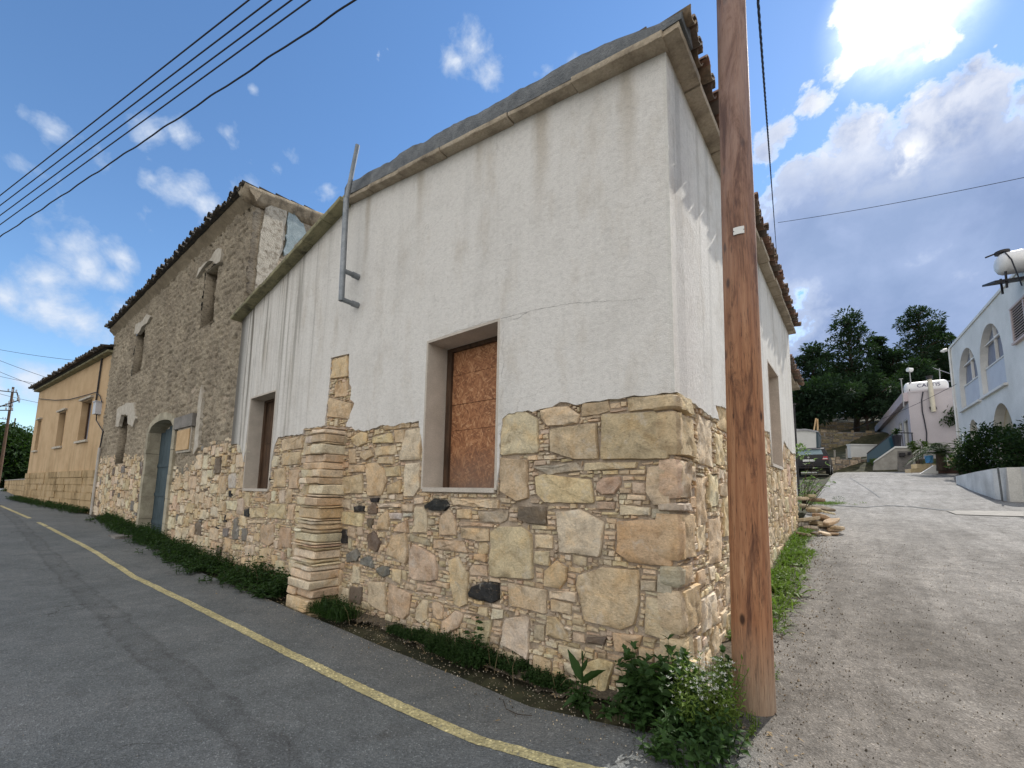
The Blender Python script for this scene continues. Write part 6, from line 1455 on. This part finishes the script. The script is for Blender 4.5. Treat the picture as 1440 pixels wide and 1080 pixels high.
# grass strip along the side wall
mb=MB(); q=random.Random(78)
for k in range(5200):
    y=.9+q.random()**.8*6.6; prof=.34 if 1.6<y<5.6 else .2; x=.06+abs(q.gauss(0,.16))*prof/.3
    if x>.06+prof*1.25 or mn.noise(Vector((y*1.3,x*3,6)))<-.28: continue
    b=np.array([x,y,bumpy(x,y)]); a=q.uniform(0,6.28); e=q.uniform(.5,1.45); v=.7+.7*q.random(); h=.21*(.7+.8*abs(mn.noise(Vector((y*1.5,x*2,9)))))*q.uniform(.6,1.3)
    add_leaf(mb,b,(math.cos(a)*math.cos(e)+.2,math.sin(a)*math.cos(e),math.sin(e)),h,.012 if q.random()<.8 else .035,.5,(v,v,v*.7),.2,3)
tag(mb.build('grass_strip',M['leaf_green']),'bright sunlit grass growing along the foot of the side wall','grass',kind='stuff')
mb=MB(); c=gp(1160,708)
[grass(mb,c+np.array([q.gauss(0,.22),q.gauss(0,.16),0]),.09,.09,9,.10,q,.7,.010) for _ in range(110)]; tag(mb.build('grass_patch',M['leaf_green']),'small patch of bright grass beyond the rubble heap','grass',kind='stuff')
c=gp(1180,705); tag((lambda m:(clump(m,c+np.array([0,0,.08]),(.14,.12,.1),60,.05,q),m)[1])(MB()).build('small_weed',M['leaf_dark'],loc=c),'small dark weed at the edge of the bright grass patch','weed')
mb=MB(); q=random.Random(79)
for k in range(260):
    x=-.1+q.uniform(-.1,.62)*1; y=q.uniform(-.35,.9); 
    if math.hypot(x-.45,y-.2)<.18 or x<.08: continue
    b=np.array([x,y,bumpy(x,y)]); herb(mb,b,.07,2,q,.03,.012,.02,pairs=3,tone=.8)
tag(mb.build('pole_foot_weeds',M['leaf_green']),'tiny weeds on the gravel between the pole and the wall','weeds',kind='stuff')
mb=MB(); q=random.Random(91)
for k in range(70):
    x=-.3-q.random()*8; b=np.array([x,-.08-abs(q.gauss(0,.13)),0]); b[2]=bumpy(b[0],b[1]); h=q.uniform(.1,.32); t_=b+np.array([q.uniform(-.12,.12),q.uniform(-.12,.05),h]); mb.tube([b,(b+t_)/2+np.array([q.uniform(-.03,.03),0,.02]),t_],.0016,4,False,[.0022,.0016,.001])
for k in range(420):
    x=-7.5+q.random()*8.3; b=np.array([x,-.1-abs(q.gauss(0,.22)),0]); b[2]=bumpy(b[0],b[1])+.006; add_leaf(mb,b,(q.uniform(-1,1),q.uniform(-1,1),q.uniform(-.05,.25)),q.uniform(.015,.045),.014,.0,(.8,.8,.8),.3,2)
tag(mb.build('dry_litter',M['straw']),'dry stalks and fallen leaves along the foot of the wall','plant litter',kind='stuff')
# bare shrub beside the corner
A=gp(1128,716); t=thing('bare_shrub','leggy shrub with bare twigs and a few leaves at the far wall corner','shrub',tuple(A)); mb=MB(); lf=MB(); q=random.Random(80)
for k in range(17):
    a=q.uniform(-1.2,1.9); h=q.uniform(.5,1.7); p=[A+np.array([0,0,-.05])]; d=np.array([math.cos(a)*.35,math.sin(a)*.2,1.0])
    for s in range(6): d=d+np.array([q.uniform(-.25,.3),q.uniform(-.2,.2),q.uniform(-.15,.05)]); p.append(p[-1]+d/np.linalg.norm(d)*h/6)
    mb.tube(p,.008,5,False,[.012,.010,.009,.007,.006,.005,.003])
    for s in range(10): 
        b=p[q.randint(3,6)]; v=.6+.7*q.random(); add_leaf(lf,b,(q.uniform(-1,1),q.uniform(-1,1),q.uniform(-.3,.8)),.13,.035,.3,(v,v,v))
for px_,py_ in ((1138,706),(1147,700),(1160,692),(1152,697)): mb.tube([A,(A+at(px_,py_+6,8.6))/2,at(px_,py_-4,8.6)],.006,5,False,[.01,.007,.003])
clump(lf,A+np.array([.05,0,1.62]),(.16,.14,.22),90,.11,q,.2,.7); clump(lf,A+np.array([.1,-.05,.25]),(.22,.2,.25),120,.09,q,.2,.5)
mb.build('branch',M['bark'],t); lf.build('foliage',M['leaf_light'],t)
# rubble heap: flat slabs
q=random.Random(81); rnd=random.Random(81); labs=0
fl=[(.34,.28,.20),(.42,.36,.27),(.22,.18,.13),(.13,.11,.085),(.38,.34,.28),(.30,.23,.17)]
c0=gp(1148,748); heap=[]
spots=[(1150,738,.28,0),(1163,742,.26,.0),(1172,746,.22,0),(1140,745,.25,0),(1135,732,.3,.08),(1155,730,.28,.09),(1168,735,.25,.08),(1178,740,.18,.03),(1145,724,.26,.17),(1158,722,.26,.18),(1132,720,.24,.20),(1150,714,.24,.26),(1140,710,.25,.30),(1165,726,.2,.16),(1130,748,.2,.03),(1145,752,.16,0),(1160,752,.14,0),(1172,752,.10,0),(1128,712,.22,.28),(1180,746,.13,0)]
desc=['broad tan slab low in the rubble heap','flat pale slab at the front of the rubble heap','thin slab at the right front of the heap','tilted slab on the wall side of the heap','brown slab leaning on the wall in the heap','pale slab in the middle of the heap','flat slab on the right flank of the heap','narrow slab jutting out at the right of the heap','slab near the top of the heap, left half','slab near the top of the heap, right half','dark slab against the wall near the heap top','topmost flat slab of the rubble heap','dark topmost slab beside the bare shrub','thin slab below the top right of the heap','small stone in the grass beside the heap','small stone at the front foot of the heap','small flat stone right of the front foot','tiny stone at the right end of the heap','dark stone behind the heap top','tiny slab at the far right tip of the heap']
for i,(x,y,sz,hz) in enumerate(spots):
    P=gp(x,y+0); 
    if hz>0: P=at(x,y,(P-CAM)@cW*.93); P[2]=g(P[0],P[1])+hz+.03
    mb=MB(); mb.col=jcol(fl[i%6],.15); sz*=1.35; th=sz*q.uniform(.14,.26); ang=q.uniform(0,3.14); tx,ty=q.uniform(-.3,.3),q.uniform(-.25,.25); n=9; rings=[]
    ks=[q.uniform(.72,1.12) for _ in range(n)]
    for (s,zz_) in ((.86,-.5),(1,-.3),(1.0,.3),(.88,.5)):
        ring=[]
        for k in range(n):
            a=k*2*math.pi/n; xx=math.cos(a)*sz*.62*ks[k]*s; yy=math.sin(a)*sz*.42*ks[k]*s; X_=xx*math.cos(ang)-yy*math.sin(ang); Y_=xx*math.sin(ang)+yy*math.cos(ang)
            ring.append(mb.vert((P[0]+X_,P[1]+Y_,P[2]+th*.5+zz_*th+X_*tx+Y_*ty)))
        rings.append(ring)
    for a_,b_ in zip(rings,rings[1:]):
        for k in range(n): mb.face([a_[k],a_[(k+1)%n],b_[(k+1)%n],b_[k]])
    mb.face(rings[0][::-1]); mb.face(rings[-1])
    tag(mb.build('rubble_stone',M['rubble'],loc=P),desc[i],'stone','loose slabs of the rubble heap by the side wall')
c=gp(1012,955); mb=MB(); mb.col=(.55,.55,.54)
c=np.array([.22,-.02,bumpy(.22,-.02)]); n=10; rings=[]
for (s,zz_) in ((.8,0),(1,.04),(.9,.10),(.5,.15)): rings.append([mb.vert((c[0]+math.cos(k*.628)*.075*s*(1+.3*mn.noise(Vector((k,s,1)))),c[1]+math.sin(k*.628)*.06*s*(1+.3*mn.noise(Vector((k,s,4)))),c[2]+zz_)) for k in range(n)])
for a_,b_ in zip(rings,rings[1:]):
    for k in range(n): mb.face([a_[k],a_[(k+1)%n],b_[(k+1)%n],b_[k]])
mb.face(rings[-1]); tag(mb.build('loose_stone',M['rubble'],loc=c),'pale grey stone wedged between the pole and the wall','stone')
# loose grit and litter on the ground (uncountable)
mb=MB(); q=random.Random(82)
def grit(x,y,s,col):
    mb.col=col; z=bumpy(x,y); p=[(x+s*q.uniform(.5,1)*math.cos(k*1.57+.3),y+s*q.uniform(.5,1)*math.sin(k*1.57+.3),z-.004) for k in range(4)]; b=[mb.vert(v) for v in p]; t_=mb.vert((x,y,z+s*q.uniform(.4,.9)))
    for k in range(4): mb.face([b[k],b[(k+1)%4],t_])
GC=[(.10,.09,.08),(.2,.18,.15),(.3,.27,.23),(.45,.42,.38),(.07,.06,.05)]
for k in range(5200):
    x=.2+abs(q.gauss(0,1.7)); y=-2.2+q.random()**1.2*9
    if y>-.3 and x<.1: continue
    grit(x,y,q.uniform(.002,.0075)*(1.6 if q.random()<.05 else 1),q.choice(GC))
for k in range(2600):
    x=-8+q.random()**.7*8.6; y=-(.1+abs(q.gauss(0,.38))); grit(x,y,q.uniform(.002,.007)*(1.8 if q.random()<.06 else 1),q.choice(GC+[(.6,.58,.52)]))
for k in range(700): grit(-8+q.random()*9,-1.2-q.random()*2.2,q.uniform(.0015,.004),q.choice(GC))
for k in range(900): y=q.uniform(.4,8.5); grit(.3+abs(q.gauss(0,.22)),y,q.uniform(.004,.016),q.choice(GC+[(.35,.3,.24)]))
tag(mb.build('loose_grit',M['rubble']),'loose gravel and stone chips scattered on the roadside','gravel',kind='stuff')
A=gp(165,755); tag((lambda m:(m.box((A[0],A[1]+.1,A[2]-.0),(.8,.45,.09),.05),m)[1])(MB()).build('drain_slab',M['conc_dark'],loc=A),'square concrete drain cover half sunk in the weeds','drain cover')
# fallen twig
c=gp(720,1000); mb=MB(); mb.tube([gp(707,985)+np.array([0,0,.008]),gp(712,999)+np.array([0,0,.01]),gp(728,1006)+np.array([0,0,.008]),gp(748,1008)+np.array([0,0,.008])],.003,5); tag(mb.build('fallen_twig',M['bark'],loc=c),'thin dry twig lying between the wall and the yellow line','twig')
# ================================================================= FAR LEFT POLES
def linepole(px_,yb,ytop,Dp,label,arms,r=.13):
    A=at(px_,yb,Dp); B=at(px_,ytop,Dp); t=thing('line_pole',label,'pole',(A[0],A[1],g(A[0],A[1])-.1),'poles at the far end of the street'); mb=MB(); mb.tube([(A[0],A[1],g(A[0],A[1])-.3),(A[0],A[1],B[2])],r,10,True,[r,r*.7]); mb.build('shaft',M['wood_dark'],t)
    for (xa,ya,xb,yb_) in arms:
        mb=MB(); P,Q=at(xa,ya,Dp),at(xb,yb_,Dp); mb.tube([P,Q],.05,6); m=mb.build('cross_arm',M['iron'],t); mb=MB()
        for k in range(3): c=P+(Q-P)*(.55+.2*k); mb.tube([c,c+np.array([0,0,.28])],.06,7)
        mb.build('insulator',M['chrome'],m)
linepole(-4,690,540,42,'near dark pole with crossarms at the left edge of the picture',[(-4,549,24,552),(24,552,27,566),(-4,573,26,563),(-4,571,18,571),(-4,577,18,577)])
linepole(6,690,586,70,'far thin pole standing beyond the bushes at the left edge',[(-6,588,12,590),(0,600,12,601)],.12)
# ================================================================= WORLD / LIGHT / CAMERA
AZ,EL=R(9.0),R(43.0)
sund=np.array([math.sin(AZ)*math.cos(EL),math.cos(AZ)*math.cos(EL),math.sin(EL)])
w=bpy.data.worlds.new('World'); S.world=w; w.use_nodes=True; nt=w.node_tree; bg=nt.nodes['Background']
sky=nd(nt,'ShaderNodeTexSky',sky_type='NISHITA'); sky.sun_disc=False; sky.sun_elevation=EL; sky.sun_rotation=AZ; sky.altitude=200; sky.air_density=1.0; sky.dust_density=0.05; sky.ozone_density=2.5
tc=nd(nt,'ShaderNodeTexCoord').outputs['Generated']
nv=nd(nt,'ShaderNodeVectorMath',operation='NORMALIZE'); L(nt,tc,nv.inputs[0]); V=nv.outputs[0]
hs=nd(nt,'ShaderNodeHueSaturation'); hs.inputs['Saturation'].default_value=1.12; hs.inputs['Value'].default_value=1.6; L(nt,sky.outputs[0],hs.inputs['Color'])
def wn(scale,det,ro,dist=.0):
    n=nd(nt,'ShaderNodeTexNoise'); n.inputs['Scale'].default_value=scale; n.inputs['Detail'].default_value=det; n.inputs['Roughness'].default_value=ro; n.inputs['Distortion'].default_value=dist; L(nt,V,n.inputs['Vector']); return n.outputs['Fac']
fbm=wn(7,10,.62,.4); fine=wn(22,8,.6,.2); big=wn(2.2,6,.55,.3)
def udir(x,y): d=ray(x,y); return d/np.linalg.norm(d)
def blob(x,y,r,amp,sq=1.0):
    c=udir(x,y); rr=np.linalg.norm(udir(x+r*.7,y)-udir(x-r*.7,y))/2/.7
    s=nd(nt,'ShaderNodeVectorMath',operation='DISTANCE'); L(nt,V,s.inputs[0]); s.inputs[1].default_value=c.tolist()
    m=nd(nt,'ShaderNodeMapRange'); L(nt,s.outputs['Value'],m.inputs[0]); m.inputs[1].default_value=0; m.inputs[2].default_value=float(rr*1.5); m.inputs[3].default_value=amp; m.inputs[4].default_value=-.35; m.clamp=True; return m.outputs[0]
def mx(l):
    a=l[0]
    for b in l[1:]: a=math_(nt,'MAXIMUM',a,b)
    return a
small=mx([blob(100,350,60,.3),blob(200,300,40,.2),blob(140,230,50,.2),blob(540,240,40,.12),blob(350,260,40,.15),blob(30,230,50,.2),blob(170,360,40,.3),blob(60,395,60,.4),blob(665,62,34,.42),blob(688,108,34,.42),blob(640,85,26,.3),blob(770,95,20,.25),blob(808,85,18,.2),blob(752,100,14,.2),blob(255,262,50,.55),blob(285,285,35,.4),blob(215,250,24,.3),blob(215,180,44,.4),blob(255,190,32,.45),blob(320,190,22,.38),blob(415,218,26,.33),
  blob(390,235,20,.33),blob(425,192,14,.25),blob(70,185,36,.36),blob(30,160,24,.2),blob(460,265,22,.3),blob(70,345,34,.3),blob(125,375,40,.4),blob(160,395,34,.33),blob(60,430,70,.6),blob(120,460,60,.5),blob(10,420,60,.55),blob(40,535,60,.5),blob(-40,540,90,.6),blob(85,520,30,.35),blob(170,430,30,.3),blob(-120,300,120,.5),blob(355,125,10,.2)])
large=mx([blob(1280,300,180,1.2),blob(1140,330,110,1.0),blob(1430,320,190,1.2),blob(1270,430,200,1.0),blob(1210,190,60,.65),blob(1330,190,110,.95),blob(1095,190,34,.38),blob(1075,215,30,.4),blob(1140,145,30,.36),blob(1180,105,30,.36),blob(1225,60,44,.5),blob(1265,30,50,.55),blob(1200,10,30,.42),blob(1270,-10,60,.6),blob(1310,20,40,.5),blob(1330,60,40,.5),blob(1370,95,36,.42),blob(1400,120,36,.42),blob(1440,140,44,.5),blob(1400,65,10,.2),blob(1330,500,220,.8),blob(1150,520,120,.7),blob(1090,420,60,.6)])
nz_=math_(nt,'MULTIPLY',math_(nt,'SUBTRACT',math_(nt,'ADD',math_(nt,'MULTIPLY',fbm,.62),math_(nt,'MULTIPLY',fine,.38)),.5),2.5)
fs=math_(nt,'ADD',small,nz_); fl_=math_(nt,'ADD',large,nz_)
back=nd(nt,'ShaderNodeVectorMath',operation='DOT_PRODUCT'); L(nt,V,back.inputs[0]); back.inputs[1].default_value=(.45,-.85,.25)  # unseen clouds added behind the camera to brighten the shaded street front
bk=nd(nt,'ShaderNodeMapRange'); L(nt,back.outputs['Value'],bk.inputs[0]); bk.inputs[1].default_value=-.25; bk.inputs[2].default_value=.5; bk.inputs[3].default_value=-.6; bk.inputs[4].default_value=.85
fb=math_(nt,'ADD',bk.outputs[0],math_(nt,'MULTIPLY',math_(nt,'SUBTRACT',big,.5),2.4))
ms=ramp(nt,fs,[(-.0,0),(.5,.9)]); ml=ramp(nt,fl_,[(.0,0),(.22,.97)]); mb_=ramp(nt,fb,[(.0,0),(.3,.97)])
sd_=nd(nt,'ShaderNodeVectorMath',operation='DISTANCE'); L(nt,V,sd_.inputs[0]); sd_.inputs[1].default_value=udir(1278,12).tolist()
near=nd(nt,'ShaderNodeMapRange'); L(nt,sd_.outputs['Value'],near.inputs[0])
for i,qv in ((1,0),(2,.115),(3,1),(4,0)): near.inputs[i].default_value=qv
nr=math_(nt,'POWER',near.outputs[0],2.0)
SC=10.0
cs_=ramp(nt,fs,[(.0,(.40*1,.50,.66)),(.55,(.62,.68,.78)),(.9,(.70,.72,.76))])
edge=ramp(nt,fl_,[(0.0,(.40,.52,.75)),(.08,(.78,.80,.83)),(.18,(.40,.47,.64)),(.5,(.26,.335,.53)),(1.0,(.215,.29,.475))])
vary=ramp(nt,wn(3.5,7,.6,.5),[(.35,(.85,.88,.92)),(.65,(1.25,1.22,1.15))]); edge=mix(nt,.9,edge,vary,'MULTIPLY')
skc=mix(nt,1.0,hs.outputs[0],(.1,.1,.1),'MULTIPLY')
GAIN=nd(nt,'ShaderNodeValue'); 
col=mix(nt,ms,skc,cs_); col=mix(nt,ml,col,edge)
bright=ramp(nt,wn(9,8,.6),[(.46,0),(.6,1)])
br=math_(nt,'MULTIPLY',blob(1275,220,34,1.0),1.0,True); col=mix(nt,math_(nt,'MULTIPLY',math_(nt,'MULTIPLY',br,ramp(nt,fine,[(.38,.1),(.6,1)])),.9),col,(1.0,1.0,.98))
n2_=nd(nt,'ShaderNodeMapRange'); L(nt,sd_.outputs['Value'],n2_.inputs[0])
for i,qv in ((1,.03),(2,.26),(3,.7),(4,0)): n2_.inputs[i].default_value=qv
col=mix(nt,math_(nt,'MULTIPLY',math_(nt,'MULTIPLY',n2_.outputs[0],ml),ramp(nt,fine,[(.36,.15),(.58,1)])),col,(1.25,1.22,1.15))
col=mix(nt,mb_,col,(1.05,1.03,1.0))  # bright colour of the added fill clouds
nm_=math_(nt,'MULTIPLY',nr,math_(nt,'ADD',ramp(nt,fbm,[(.35,.35),(.6,1.2)]),.0))
glow=mix(nt,1.0,(3.0,2.9,2.7),nm_,'MULTIPLY')
col=mix(nt,1.0,col,glow,'ADD')
WG=1.0
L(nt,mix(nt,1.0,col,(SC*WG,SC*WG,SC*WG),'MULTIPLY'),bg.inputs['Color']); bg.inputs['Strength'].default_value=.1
sl_=bpy.data.lights.new('sun','SUN'); sl_.energy=4.4; sl_.angle=R(.55); sl_.color=(1,.95,.87); so=bpy.data.objects.new('sun',sl_); COL.objects.link(so)
so.rotation_euler=Vector(sund.tolist()).to_track_quat('Z','Y').to_euler(); so.location=(5,10,30)
cam=bpy.data.cameras.new('camera'); co=bpy.data.objects.new('camera',cam); COL.objects.link(co); S.camera=co
cam.sensor_width=36; cam.sensor_fit='HORIZONTAL'; cam.lens=FPX/1440*36; cam.shift_y=(PY-540)/1440; cam.clip_end=5000; cam.clip_start=.05
from mathutils import Matrix
m=Matrix.Identity(4)
for i in range(3): m[i][0]=cR[i]; m[i][1]=cU[i]; m[i][2]=-cW[i]; m[i][3]=CAM[i]
co.matrix_world=m
S.view_settings.view_transform='Standard'; S.view_settings.look='None'; S.view_settings.exposure=0.33; S.view_settings.gamma=1
S.render.engine='CYCLES'; S.cycles.use_denoising=True; S.cycles.max_bounces=6; S.cycles.diffuse_bounces=4; S.cycles.transparent_max_bounces=4
